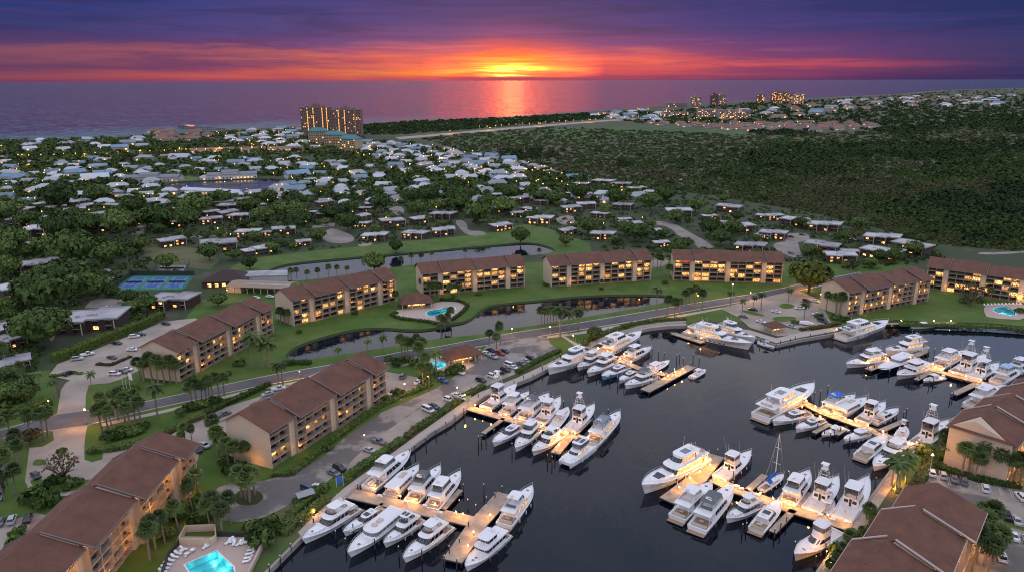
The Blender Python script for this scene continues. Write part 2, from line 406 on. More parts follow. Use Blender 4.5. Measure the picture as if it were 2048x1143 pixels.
M['litboat'] = glow('lit_cabin', (1.0, .45, .09), 1.05, 1)
M['litfar'] = glow('far_lit_window', (1.0, .43, .09), 2.8, 0, 'NONE')
M['bulb'] = glow('lamp_glass', (1.0, .50, .12), 20, 0, 'NONE')
M['bulbdock'] = glow('dock_lamp_glass', (1.0, .50, .13), 60, 0, 'NONE')
M['bulbfar'] = glow('far_lamp_glass', (1.0, .43, .09), 7, 0, 'NONE')
# ------------------------------------------------------------------ outlines of the water bodies and the coast
marina_px = [(470, 1215), (505, 1175), (537, 1143), (562, 1118), (604, 1076), (648, 1037), (692, 995), (719, 970), (772, 934), (822, 897), (862, 867), (900, 845), (935, 817), (967, 795), (1036, 766),
             (1060, 757), (1095, 739), (1140, 716), (1185, 694), (1221, 678), (1250, 668), (1281, 661), (1301, 657), (1338, 653), (1372, 652), (1445, 668), (1514, 678), (1536, 686), (1552, 691), (1600, 680), (1676, 667),
             (1735, 652), (1790, 640), (1811, 641), (1870, 645), (1930, 645), (1986, 647), (2048, 653), (2160, 664), (2400, 690), (2400, 740), (2120, 742), (1990, 800), (1905, 838), (1872, 852), (1812, 893), (1781, 942), (1730, 1011), (1690, 1066), (1635, 1143), (1590, 1215)]
marina = [(p.x, p.y) for p in pts(marina_px, .9)]
pondA = smoothed(pts([(567, 711), (590, 691), (640, 674), (700, 658), (760, 653), (824, 659), (869, 655), (895, 648), (937, 640), (957, 622), (975, 610), (1024, 604), (1074, 600), (1149, 592), (1224, 588),
                      (1320, 588), (1347, 593), (1334, 604), (1249, 620), (1174, 632), (1086, 648), (1024, 656), (960, 668), (869, 677), (787, 692), (687, 707), (624, 717), (580, 719)]), 2)
pondB = smoothed(pts([(520, 552), (545, 534), (587, 525), (687, 516), (782, 508), (837, 504), (937, 494), (1024, 487), (1060, 485), (1090, 490), (1112, 499), (1105, 506), (1049, 512), (980, 514), (900, 522), (837, 528), (750, 540), (674, 552), (612, 560), (560, 563)]), 2)
pondC = smoothed(pts([(318, 373), (345, 364), (415, 360), (512, 357), (560, 356), (578, 366), (552, 378), (512, 384), (440, 381), (362, 379), (335, 384)]), 2)
pondA, pondB, pondC = [[(p.x, p.y) for p in q] for q in (pondA, pondB, pondC)]
pool1_px = [(1480 / 4 + 0, 863 + 1065 / 4), (1730 / 4, 863 + 955 / 4), (1865 / 4, 863 + 1085 / 4), (1890 / 4, 863 + 1180 / 4), (1560 / 4, 863 + 1180 / 4)]
pool_sw = [(p.x, p.y) for p in pts(pool1_px)]
pool_mid = [(p.x, p.y) for p in smoothed(pts([(851, 626), (862, 620), (880, 619), (888, 614), (908, 613), (912, 618), (900, 624), (884, 625), (870, 632), (855, 631)]), 2)]
pool_club = [(p.x, p.y) for p in smoothed(pts([(857, 727), (868, 720), (890, 725), (893, 731), (876, 738), (860, 735)]), 2)]
pool_ne = [(p.x, p.y) for p in smoothed(pts([(1986, 617), (2000, 613), (2024, 614), (2032, 626), (2030, 631), (2008, 629), (1990, 624)]), 1)]
HOLES = [marina, pondA, pondB, pondC, pool_sw, pool_mid, pool_club, pool_ne]
coast_px = [(-900, 340), (-300, 300), (0, 281), (100, 278), (225, 274), (300, 269), (400, 263), (475, 259), (560, 255), (640, 253), (724, 250), (837, 242), (930, 238), (1024, 234), (1124, 227), (1224, 220), (1324, 211), (1400, 206), (1536, 201), (1661, 195), (1811, 188), (1860, 183), (1911, 180), (2048, 176.5), (2500, 173)]
coast = [at(x, y, 0) for x, y in coast_px]
gp = [(p.x, p.y) for p in coast] + [(26000, 9000), (26000, -900), (-4500, -900)]
o = sheet('ground', gp, LZ, M['land'], HOLES)
# the sea, and the three kinds of inland water
o = sheet('sea', [(-160000, 300), (160000, 300), (160000, 300000), (-160000, 300000)], 0.0, M['sea'], [[(p.x + (4 if i < 2 else 0), p.y - 120) for i, p in enumerate(coast)] + [(26000, -100), (-4500, -100)]])
beach = [(p.x, p.y) for p in coast] ; bi = [(p.x * .992, p.y * .985 - 12) for p in coast]
mb = MB()
for i in range(len(coast) - 1):
    a, b_, c, d = beach[i], beach[i + 1], bi[i + 1], bi[i]
    k = 1.012
    mb.add([(a[0] * k, a[1] * k, -.25), (b_[0] * k, b_[1] * k, -.25), (c[0], c[1], LZ + .5), (d[0], d[1], LZ + .5)], [(3, 2, 1, 0)])
M['sand'] = pm('beach_sand', (.42, .37, .30), .9, .15, .02)
o = mb.build('beach', M['sand']); o['kind'] = 'structure'
def grow(poly, k):
    c = Vector((sum(p[0] for p in poly) / len(poly), sum(p[1] for p in poly) / len(poly)))
    n = len(poly); out = []
    for i in range(n):
        a, b_ = Vector(poly[i - 1]), Vector(poly[(i + 1) % n]); d = (b_ - a).normalized(); nn = Vector((d.y, -d.x))
        p = Vector(poly[i]); q = p + nn * k
        if inside(q, poly) == (k > 0): q = p - nn * k
        out.append((q.x, q.y))
    return out
for nm, poly, mt, zz in (('marina_water', marina, M['marina'], 0.0), ('lagoon_water', pondA, M['pond'], .35), ('canal_water', pondB, M['pond'], .35), ('lake_water', pondC, M['pond'], .35)):
    sheet(nm, grow(poly, .3) if nm != 'marina_water' else poly, zz, mt)
def rim(name, poly, z0, z1, mat, off0=0.0, closed=True, thick=0.0):
    mb = MB(); inn = grow(poly, -abs(off0)) if off0 else poly; n = len(poly)
    for i in range(n if closed else n - 1):
        a, b_, c, d = poly[i], poly[(i + 1) % n], inn[(i + 1) % n], inn[i]
        mb.add([(a[0], a[1], z1), (b_[0], b_[1], z1), (c[0], c[1], z0), (d[0], d[1], z0)], [(0, 1, 2, 3)])
    return mb.build(name, mat)
for nm, poly in (('lagoon_bank', pondA), ('canal_bank', pondB), ('lake_bank', pondC)):
    tag(rim(nm, poly, -.2, LZ + .02, M['bank'], 1.6), kind='structure')
# ------------------------------------------------------------------ seawall of the marina: wall face with a coping
n = len(marina)
wbs = {0: MB(), 1: MB()}
for i in range(n - 1):
    if 30 <= i <= 38: continue
    wb = wbs[i > 38]
    a, b_ = Vector(marina[i]), Vector(marina[i + 1]); d = (b_ - a).normalized(); nn = Vector((-d.y, d.x))
    if inside(a.lerp(b_, .5) + nn * .3, marina): nn = -nn
    A0, B0, A1, B1 = a - nn * .25, b_ - nn * .25, a + nn * .5, b_ + nn * .5
    wb.add([(A0.x, A0.y, -1), (B0.x, B0.y, -1), (B0.x, B0.y, 1.5), (A0.x, A0.y, 1.5), (A1.x, A1.y, 1.5), (B1.x, B1.y, 1.5), (A1.x, A1.y, LZ - .1), (B1.x, B1.y, LZ - .1)],
           [(0, 1, 2, 3), (3, 2, 5, 4), (4, 5, 7, 6)])
tag(wbs[0].build('seawall', M['seawall']), 'long concrete seawall with flat coping along the left and far quays', 'seawall')
tag(wbs[1].build('seawall', M['seawall']), 'concrete seawall under the promenade at the lower right', 'seawall')
eb = MB()
for i in range(30, 39):
    a, b_ = Vector(marina[i]), Vector(marina[i + 1]); d = (b_ - a).normalized(); nn = Vector((-d.y, d.x))
    if inside(a.lerp(b_, .5) + nn * .3, marina): nn = -nn
    A0, B0 = a - nn * 1.8, b_ - nn * 1.8
    eb.add([(A0.x, A0.y, -.3), (B0.x, B0.y, -.3), (b_.x, b_.y, LZ + .02), (a.x, a.y, LZ + .02)], [(0, 1, 2, 3)])
tag(eb.build('marina_bank', M['bank']), kind='structure')
# ------------------------------------------------------------------ ground covers, each sheet a little above the one below
def gs(name, px, z, mat, sm=0, thick=0.0, side=None):
    P = pts(px)
    if sm: P = smoothed(P, sm)
    return sheet(name, [(p[0], p[1]) for p in P], LZ + z, mat, HOLES, thick=thick, side=side)
gs('town_ground', [(-400, 700), (-260, 340), (0, 295), (300, 285), (560, 270), (720, 268), (830, 278), (1000, 325), (1180, 358), (1400, 388), (1600, 418), (1760, 455), (1900, 492), (2080, 505), (2500, 560), (2500, 660), (2048, 640), (1640, 560), (1500, 545), (1000, 520), (560, 590), (300, 700), (-200, 860)], .03, M['undergrowth'])
gs('lawn', [(150, 900), (175, 765), (245, 752), (290, 735), (400, 600), (560, 560), (800, 540), (1060, 525), (1350, 505), (1640, 530), (1700, 520), (1900, 560), (2300, 620), (2300, 700), (1800, 650), (1640, 650), (1400, 640), (1200, 680), (1130, 710), (900, 800), (700, 960), (560, 1100), (480, 1215), (-100, 1215), (-300, 900), (-100, 760), (100, 740)], .06, M['lawn'])
gs('lawn_by_canal', [(430, 560), (470, 530), (520, 515), (600, 505), (727, 492), (800, 483), (900, 475), (987, 464), (1049, 448), (1100, 458), (1179, 487), (1184, 505), (1120, 520), (1050, 500), (760, 560), (540, 600)], .08, M['lawn'])
gs('lawn_by_houses', [(285, 500), (330, 490), (400, 498), (440, 520), (420, 540), (330, 530), (290, 512)], .09, M['lawn_dry'])
gs('lawn_by_lake', [(360, 366), (362, 352), (410, 356), (415, 364)], .08, M['lawn'])
gs('meadow', [(1080, 258), (1250, 250), (1400, 256), (1500, 262), (1480, 275), (1300, 282), (1000, 286), (850, 284), (960, 268)], .05, pm('bright_meadow', (.05, .10, .014), .9, .3, .03, col2=(.03, .06, .012), c2scale=.01), 2)
gs('lawn_ne', [(1700, 540), (1790, 520), (1850, 540), (1850, 640), (1700, 650)], .09, M['lawn'])
gs('grass_point', [(560, 1143), (500, 1240), (380, 1240), (440, 1080), (520, 1040), (612, 990), (640, 1030), (596, 1076)], .10, M['lawn_dry'])
gs('lawn_se', [(1781, 975), (1812, 905), (1850, 870), (1905, 920), (1862, 948), (1835, 952), (1812, 968), (1795, 985)], .10, M['lawn'])
# roads with kerbs
def road(name, up, lo, z=.12, mat=None):
    gs('kerb', [(x, y - 1.2) for x, y in up] + [(x, y + 1.4) for x, y in lo[::-1]], z - .02, M['kerb'])
    gs(name, up + lo[::-1], z + .02, mat or M['asphalt'])
road('main_road', [(-120, 880), (0, 860), (114, 829), (172, 820), (190, 824), (272, 807), (367, 787), (512, 756), (574, 744), (677, 727), (744, 715), (812, 702), (872, 694), (962, 677), (1024, 666), (1149, 647), (1274, 626), (1399, 605), (1500, 589), (1573, 575), (1640, 560), (1720, 545)],
     [(-120, 898), (0, 876), (100, 860), (175, 849), (200, 842), (272, 824), (325, 812), (512, 772), (612, 754), (677, 742), (764, 726), (824, 715), (887, 704), (957, 692), (1024, 680), (1149, 660), (1274, 640), (1399, 617), (1500, 600), (1590, 582), (1655, 568), (1730, 552)])
gs('footpath', [(200, 847), (325, 820), (512, 776), (640, 754), (640, 758), (512, 781), (325, 826), (202, 853)], .13, M['walk'])
gs('footpath', [(800, 728), (900, 708), (960, 697), (962, 700), (900, 712), (800, 733)], .13, M['walk'])
gs('footpath', [(1094, 672), (1160, 663), (1214, 653), (1349, 631), (1446, 614), (1449, 617), (1349, 636), (1214, 660), (1160, 668), (1094, 676)], .13, M['walk'])
gs('footpath', [(1122, 672), (1130, 672), (1160, 690), (1152, 692)], .132, M['walk'])
gs('driveway', [(114, 829), (122, 779), (131, 766), (140, 760), (104, 752), (100, 747), (115, 728), (150, 715), (275, 665), (327, 643), (390, 636), (420, 650), (277, 741), (245, 757), (217, 766), (178, 769), (172, 790), (171, 821)], .15, M['concrete'])
gs('apron', [(105, 860), (176, 849), (172, 863), (169, 890), (169, 919), (185, 924), (205, 918), (206, 904), (265, 895), (337, 872), (425, 822), (512, 795), (590, 765), (640, 742), (700, 735), (720, 800), (480, 860), (400, 900), (396, 920), (200, 1050), (180, 975), (160, 983), (130, 989), (100, 988), (62, 980), (50, 963), (59, 895), (85, 893), (108, 880)], .15, M['concrete'])
gs('traffic_island', [(65, 928), (70, 919), (88, 918), (95, 925), (88, 931), (68, 932)], .27, M['lawn'], 2, .13, M['kerb'])
gs('traffic_island', [(57, 960), (85, 958), (120, 968), (192, 956), (185, 972), (155, 981), (110, 986), (70, 976)], .27, M['lawn'], 2, .13, M['kerb'])
gs('footpath', [(60, 972), (80, 984), (110, 990), (150, 986), (165, 982), (165, 985), (150, 990), (105, 995), (76, 990), (54, 974)], .28, M['walk'])
gs('parking_lot', [(-60, 1060), (0, 1048), (70, 1025), (112, 1034), (60, 1090), (20, 1108), (-60, 1180)], .15, M['concrete'])
gs('paved_court', [(68, 1038), (110, 1034), (130, 1040), (60, 1100), (22, 1106), (45, 1075)], .17, M['brickpave'])
# quay road below the long apartment block
gs('quay_road', [(419, 998), (435, 975), (462, 966), (490, 968), (530, 960), (587, 946), (640, 918), (687, 877), (762, 825), (837, 792), (869, 778), (905, 755), (957, 712), (974, 690), (1024, 681), (1075, 672), (1094, 675), (1101, 687), (1119, 700), (1034, 745), (969, 772), (917, 800), (832, 855), (732, 920), (677, 945), (652, 965), (622, 990), (587, 1003), (562, 1018), (524, 1036), (480, 1044), (440, 1040), (416, 1015)], .15, M['patchy'])
gs('parking_strip', [(700, 925), (745, 880), (832, 822), (905, 785), (965, 757), (1034, 735), (1030, 748), (969, 773), (917, 801), (832, 856), (732, 921), (690, 945)], .175, M['concrete'])
gs('traffic_island', [(465, 1000), (475, 982), (500, 978), (524, 985), (528, 1000), (510, 1012), (480, 1012)], .3, M['bank'], 2, .14, M['kerb'])
gs('parking_lot', [(764, 741), (800, 748), (837, 755), (842, 780), (800, 800), (770, 792)], .17, M['concrete'])
gs('parking_lot', [(1440, 616), (1500, 601), (1593, 580), (1640, 600), (1662, 645), (1600, 668), (1555, 672), (1500, 655), (1476, 634)], .17, M['concrete'])
for q in ([(1556, 612), (1566, 606), (1590, 610), (1585, 617), (1566, 618)], [(1540, 637), (1560, 632), (1594, 634), (1590, 640), (1560, 645)], [(1480, 620), (1500, 622), (1530, 630), (1526, 634), (1495, 628)]):
    gs('traffic_island', q, .3, M['lawn'], 2, .13, M['kerb'])
gs('parking_lot', [(1805, 975), (1835, 955), (1862, 948), (1935, 958), (2048, 976), (2140, 992), (2140, 1215), (1900, 1215), (1850, 1100)], .17, M['patchy'])
gs('traffic_island', [(1966, 1034), (2060, 1058), (2060, 1066), (1964, 1041)], .3, M['lawn'], 0, .13, M['kerb'])
# promenade round the basin
gs('promenade', [(1635, 1143), (1590, 1215), (1640, 1215), (1706, 1092), (1740, 1040), (1783, 975), (1800, 945), (1850, 880), (1905, 845), (1990, 805), (1988, 798), (1905, 838), (1872, 852), (1812, 893), (1781, 942)], .14, M['dock'])
gs('promenade', [(604, 1075), (648, 1036), (692, 994), (772, 933), (862, 866), (935, 816), (967, 794), (1036, 765), (1095, 738), (1185, 693), (1221, 677), (1281, 660), (1338, 652), (1372, 650), (1372, 641), (1335, 643), (1281, 651), (1221, 668), (1180, 684), (1092, 728), (1030, 757), (960, 784), (925, 805), (850, 858), (765, 920), (685, 978), (640, 1020), (596, 1064)], .16, M['walk'])
gs('promenade', [(1445, 664), (1514, 672), (1552, 686), (1600, 675), (1676, 661), (1676, 653), (1600, 665), (1552, 676), (1500, 660), (1440, 652)], .18, M['walk'])
# lanes and turning places between the low houses
for k, q in enumerate(([(650, 462), (665, 456), (700, 468), (712, 480), (690, 488), (655, 485), (645, 478)], [(725, 480), (750, 486), (735, 494), (712, 492)], [(620, 452), (680, 445), (745, 440), (745, 444), (690, 450), (625, 457)], [(772, 420), (800, 410), (812, 425), (790, 432), (778, 432)],
          [(908, 442), (925, 440), (935, 450), (935, 462), (965, 462), (975, 470), (945, 473), (925, 465)], [(1105, 435), (1145, 430), (1155, 445), (1125, 452)], [(1304, 442), (1345, 445), (1385, 468), (1425, 490), (1430, 500), (1395, 505), (1395, 490), (1360, 475), (1340, 455), (1305, 448)], [(1550, 485), (1595, 482), (1600, 500), (1605, 520), (1570, 510), (1545, 495)], [(1560, 470), (1605, 465), (1625, 475), (1600, 486), (1570, 485)],
          [(380, 473), (420, 468), (470, 463), (470, 468), (420, 474), (382, 478)], [(0, 528), (45, 520), (110, 514), (110, 519), (45, 528), (0, 536)], [(262, 455), (288, 450), (292, 466), (270, 478), (262, 472)], [(195, 545), (215, 535), (228, 545), (228, 570), (205, 572)],
          [(185, 595), (240, 598), (250, 612), (230, 622), (165, 622)], [(100, 650), (130, 620), (132, 640), (118, 660), (100, 690)], [(1225, 505), (1300, 512), (1340, 520), (1330, 532), (1310, 535), (1230, 528)], [(560, 590), (600, 570), (640, 560), (650, 566), (600, 585), (575, 600)], [(420, 388), (300, 384), (240, 392), (240, 396), (300, 388), (420, 392)],
          [(1956, 505), (2000, 505), (2080, 500), (2080, 503), (2000, 510), (1956, 509)])):
    gs('lane', q, .12 + .001 * k, M['lane'], 1)
# main highway towards the coast towns, and the lit street at the far left
gs('highway', [(790, 275), (900, 266), (1010, 256), (1100, 249), (1200, 241), (1330, 233), (1330, 236), (1200, 244), (1100, 252.5), (1010, 260), (900, 270), (800, 279)], .1, M['concrete'])
gs('street', [(-60, 324), (50, 321), (200, 315), (300, 309), (430, 303), (610, 301), (610, 305), (430, 307), (300, 313), (200, 320), (50, 327), (-60, 330)], .1, M['concrete'])
gs('street', [(-40, 325), (0, 298), (30, 290), (30, 294), (12, 305), (0, 325)], .11, M['concrete'])
gs('sandy_clearing', [(1335, 365), (1378, 354), (1380, 356), (1348, 366)], .1, M['sand'])
gs('sandy_clearing', [(1436, 329), (1440, 328), (1468, 342), (1464, 344)], .1, M['sand'])
# bay lines in the car parks
def baylines(a, b_, n, depth, side=1):
    A, B_ = at(*a), at(*b_); d = (B_ - A); u = d.normalized(); nn = Vector((-u.y, u.x, 0)) * side; mb = MB()
    for i in range(n + 1):
        p = A + d * (i / n)
        for s_ in (-.12, .12):
            q = p + u * s_ * 2
            mb.add([q - u * .05, q + u * .05, q + u * .05 + nn * depth, q - u * .05 + nn * depth], [(0, 1, 2, 3)])
    for v in range(len(mb.v)): mb.v[v] = (mb.v[v][0], mb.v[v][1], LZ + .21)
    o = mb.build('bay_markings', M['line']); o['kind'] = 'structure'
baylines((1858, 962), (2048, 1000), 9, 5, 1)
baylines((1905, 1018), (2060, 1053), 6, 5, 1)
baylines((1962, 1046), (2060, 1070), 5, 5, -1)
# ------------------------------------------------------------------ the apartment blocks
EAVE, NF = 13.2, 5
FL = EAVE / NF
bay_cache = {}
def bay_meshes(bw, kind):
    key = (round(bw, 1), kind)
    if key in bay_cache: return bay_cache[key]
    bal = MB(); h = FL
    out = .5 if kind != 2 else .15
    bal.box(0, bw, -out, 1.55, -.14, .08)                                   # slab with its edge
    bal.box(.02, bw - .02, -out - .06, -out + .02, -.2, .14)
    bal.box(.05, bw - .05, -out - .015, -out + .015, .55, .59)   # rails
    bal.box(.05, bw - .05, -out - .03, -out + .03, 1.0, 1.06)
    for k in range(int(bw / 1.3) + 1): bal.box(.04 + k * 1.3, .08 + k * 1.3, -out - .02, -out + .02, .2, 1.04)
    bal.box(-.12, .12, -out + .04, 1.55, -.14, h - .15)                      # party fin
    door = MB()
    door.add([(.15, 1.5, .1), (bw - .15, 1.5, .1), (bw - .15, 1.5, h - .35), (.15, 1.5, h - .35)], [(0, 1, 2, 3)])
    frm = MB()
    for x in (.13, bw * .36, bw * .66, bw - .2): frm.box(x, x + .07, 1.44, 1.49, .1, h - .35)
    frm.box(.13, bw - .13, 1.43, 1.48, h - .42, h - .3)
    if kind == 1:
        frm.box(.5, .95, .1, .6, .1, .85); frm.box(bw - 1.3, bw - .7, .2, .7, .1, .8)      # chairs and a planter on the balcony
    r = bay_cache[key] = (bal.mesh('balcony', M['railm']), door.mesh('glass_door', M['lit']), door.mesh('glass_door', M['glassd']), frm.mesh('door_frame', [M['wood']]))
    return r
M['railm'] = pm('balcony_railing', (.40, .32, .25), .8, .1, .6)
M['glassd'] = pm('unlit_room_glass', (.03, .024, .02), .15, .5, .6, rnd=.5)
def condo(label, near, far, D, seed, axis=None, LL=0, step=.9, litp=.38, hipend=False, flash='flash', bays=(2, 4, 4, 2), zoff=0.0, sign=1, groundlit=.12):
    """near, far: pixels of the left and right ends of the front eave, as one looks at the balcony side"""
    rnd = random.Random(seed)
    A, B = at(*(near or far), LZ + EAVE), at(*(far or near), LZ + EAVE)
    d = B - A; L = d.length; nseg = len(bays)
    rot = math.atan2(d.y, d.x) + sign * math.atan2(step * (nseg - 1), L)
    if axis is not None:
        rot = math.radians(axis); u = Vector((math.cos(rot), math.sin(rot), 0)); vv = Vector((-u.y, u.x, 0))
        if near is None or LL < 0: L = abs(LL); A = B - u * L + vv * step * (nseg - 1)
        else: L = LL
    root = empty('apartment_block', (A.x, A.y, LZ + zoff), rot, label, 'apartment building', 'brown roofed balcony blocks round the lagoon and marina')
    pw = 2.6; nb = sum(bays); bw = (L - pw * (nseg - 1) - .6) / nb
    ry = D * .60; pitch = .36
    x = 0.0; off = 0.0
    wall = MB(); pier = []; segx = []
    bayobjs = []
    for s, nbay in enumerate(bays):
        off = -sign * step * s if sign > 0 else -sign * step * s
        x0 = x; x1 = x + nbay * bw + (.3 if s in (0, nseg - 1) else 0)
        xb = x0 + (.3 if s == 0 else 0)
        xe = x1 + (pw if s < nseg - 1 else 0)
        prof = lambda o: [(o + 1.6, 0), (o + D, 0), (o + D, EAVE + .0), (o + ry, EAVE + (D - ry) * pitch * 1.5), (o + 1.6, EAVE + .3)]
        ringa = [(x0, p[0], p[1]) for p in prof(off)]; ringb = [(xe, p[0], p[1]) for p in prof(off)]
        wall.loft([ringa, ringb], 0, True, True)
        # end wings beside the outermost balconies
        if s == 0: wall.box(x0 - .02, x0 + .3, off - .5, off + 1.62, 0, EAVE - .2)
        if s == nseg - 1: wall.box(x1 - .3, x1 + .02, off - .5, off + 1.62, 0, EAVE - .2)
        for f in range(NF):
            for k in range(nbay):
                bx = xb + k * bw
                kind = 1 if (k in (0, nbay - 1) and f > 0) else (2 if f == 0 else 0)
                bayobjs.append((bx, off, f * FL, kind, rnd.random() < (litp if f else groundlit), (f, k)))
        if s < nseg - 1:
            p = MB(); p.box(x1, x1 + pw, off - .9, off + 1.62, 0, EAVE - .1)
            p.box(x1 + pw * .42, x1 + pw * .58, off - .97, off - .89, .3, EAVE - .5)
            pier.append(p)
        segx.append((x0, xe, off)); x = xe
    for k in range(NF): wall.box(-.015, 0.012, segx[0][2] + 1.65, segx[0][2] + D - .05, k * FL - .06, k * FL + .03, 1)
    wo = wall.build('wall', [M['beige'], M['trim']], root)
    for p in pier: p.build('pier', M['beige'], root)
    # roof: one pitched run per section, each stepped sideways
    rmesh = MB(); fl = MB()
    zr = EAVE + (D - ry) * pitch * 1.5 + .25
    for s, (x0, xe, o) in enumerate(segx):
        xa, xb_ = x0 - (.9 if s == 0 else .0), xe + (.9 if s == nseg - 1 else .35)
        f0 = (o - 1.9, EAVE - .35); r0 = (o + ry, zr + .25 * (s % 2)); b0 = (o + D + .8, EAVE - .25)
        hp = 6.0 if (hipend and s == 0) else 0
        nu = 10
        for (pa, pb, flip) in ((f0, r0, 0), (r0, b0, 0)):
            ra, rb = xa, xb_
            la = xa + (hp if pa is r0 else 0); lb = xa + (hp if pb is r0 else 0)
            vs = [(la, pa[0], pa[1]), (rb, pa[0], pa[1]), (rb, pb[0], pb[1]), (lb, pb[0], pb[1])]
            vs2 = [(v[0], v[1], v[2] - .22) for v in vs]
            rmesh.add(vs + vs2, [(0, 1, 2, 3), (7, 6, 5, 4), (0, 4, 5, 1), (1, 5, 6, 2), (2, 6, 7, 3), (3, 7, 4, 0)])
        if hp:
            rmesh.add([(xa, f0[0], f0[1]), (xa + hp, r0[0], r0[1]), (xa, b0[0], b0[1])], [(0, 1, 2)])
        if s:   # flashing where the roof steps
            for (pa, pb) in ((f0, r0), ((r0[0] + sign * step, r0[1]), (b0[0] + sign * step, b0[1]))):
                fw = .28 if flash == 'flashp' else .12; xq = xa + (.35 if pa[1] > pb[1] else 0); fl.loft([[(xq - fw, p[0], p[1] + .02), (xq + fw, p[0], p[1] + .02), (xq + fw, p[0], p[1] + .32), (xq - fw, p[0], p[1] + .32)] for p in (pa, pb)])
        for p_, q_ in ((f0, 1), (b0, -1)):   # fascia and gutter
            fl.box(xa, xb_, p_[0] - .14 * (q_ > 0), p_[0] + .14 * (q_ < 0), p_[1] - .34, p_[1] - .02)
        if s < nseg - 1:
            pass
    ro = rmesh.build('roof', M['roof'], root)
    fl.build('flashing', M[flash], ro)
    for k in range(6):
        vt = MB()
        s = rnd.randrange(nseg); x0, xe, o = segx[s]; xx = rnd.uniform(x0 + 1, xe - 1); tt = rnd.uniform(.05, .5)
        yy = o + ry + tt * (D - ry); zz = zr - tt * (zr - EAVE + .25)
        vt.tube((xx, yy, zz - .2), (xx, yy, zz + .5), .16, .16, 6); vt.build('roof_vent', M['flash'], ro)
    for (bx, o, z, kind, lit, fk) in bayobjs:
        bal, dl, dd, fr = bay_meshes(bw, kind)
        b_ = link('balcony', bal, root, (bx, o, z))
        link('glass_door', dl if lit else dd, b_)
        link('door_frame', fr, b_)
    return root, L
CONDOS = [
 ('longest nearest block, brown stepped roof running to the bottom left corner', None, (384, 886), 16.0, 1, {'bays': (4, 4, 4, 4, 2), 'litp': .6, 'step': 1.9, 'axis': 90.5, 'LL': -88}),
 ('large four section block beside the quay road with bare beige gable', (534, 858), (768, 731), 16.5, 2, {'step': 1.4, 'litp': .3}),
 ('block with palms along its bare gable above the big front lawn', (350, 700), (541, 612), 16, 3, {'step': 1.3, 'litp': .33}),
 ('block behind the lagoon tip, next to the round pool terrace', (583, 599), (790, 554), 16, 4, {'step': 1.1, 'litp': .38}),
 ('block between the canal and the hip roofed pool pavilion', (844, 545), (1049, 528), 15, 5, {'step': .7, 'litp': .42}),
 ('middle block facing the lagoon with many amber reflections below it', (1103, 529), (1303, 516), 15, 6, {'step': .6, 'litp': .45}),
 ('frontal block with one red lit top floor window over the green', (1349, 517), (1567, 522), 15, 7, {'step': .5, 'litp': .34}),
 ('block with a bare beige gable beside the parking lot and yellow lit tree', (1698, 582), (1861, 555), 16, 8, {'step': .9, 'litp': .3}),
 ('furthest right block above the kidney shaped pool, cut by the frame', (1857, 531), (2090, 562), 15, 9, {'step': .5, 'litp': .35, 'bays': (2, 4, 4, 2)}),
]
CROOT = []
for lb, n_, f_, D, sd, kw in CONDOS:
    CROOT.append(condo(lb, n_, f_, D, sd, **kw))
CROOT.append(condo('block at the right edge with hipped roof end and palms under its blank wall', (2023, 886), None, 16, 10, litp=.8, axis=43, LL=56, hipend=True, flash='flashp', step=1.6, bays=(3, 3, 3, 3), groundlit=.9))
CROOT.append(condo('roof filling the bottom right corner between promenade and car park', None, (1956, 1019), 15.5, 12, litp=.85, axis=49.5, LL=-50, flash='flashp', step=1.8, bays=(3, 3, 3), groundlit=.9))
# one red lit room
m_red = glow('red_lit_room', (1.0, .03, .03), 1.2, 1)
for b_ in sorted([c for c in CROOT[6][0].children if c.name.startswith('balcony') and abs(c.location.z - 4 * FL) < .1], key=lambda c: c.location.x)[1:2]:
    for g in b_.children:
        if g.name.startswith('glass_door'): g.data = g.data.copy(); g.data.materials[0] = m_red
# ------------------------------------------------------------------ low houses
HZ = 4.6
M['flatroof'] = pm('pale_flat_roof', (.46, .45, .46), .8, .25, .3, rnd=.25, coord='OBJ', col2=(.30, .30, .33), c2scale=.15)
M['whiteroof'] = pm('white_metal_roof', (.38, .40, .44), .6, .2, .4, rnd=.38, coord='OBJ')
M['brownwall'] = pm('brown_shingle_wall', (.07, .042, .036), .9, .2, .8, rnd=.25)
M['palewall'] = pm('pale_wall', (.40, .40, .42), .85, .15, .5, rnd=.3)
M['redroof'] = pm('terracotta_roof', (.22, .115, .09), .9, .2, .5, rnd=.15)
M['teal'] = pm('teal_metal_roof', (.01, .17, .20), .5, .12, .2)
M['blueroof'] = pm('blue_grey_roof', (.15, .24, .32), .6, .12, .2, rnd=.2)
def blob_outline(rnd, w, d):
    """zigzag footprint of a row of joined flat roofed units"""
    x = -w / 2; top = []; bot = []; n = rnd.choice((2, 3)); off = rnd.uniform(-1.5, 1.5)
    for i in range(n):
        x2 = x + w / n
        top += [(x, off + d / 2), (x2, off + d / 2)]; bot += [(x, off - d / 2), (x2, off - d / 2)]
        x = x2; off += rnd.choice((-2.6, 2.2, 2.6))
    return bot + top[::-1]
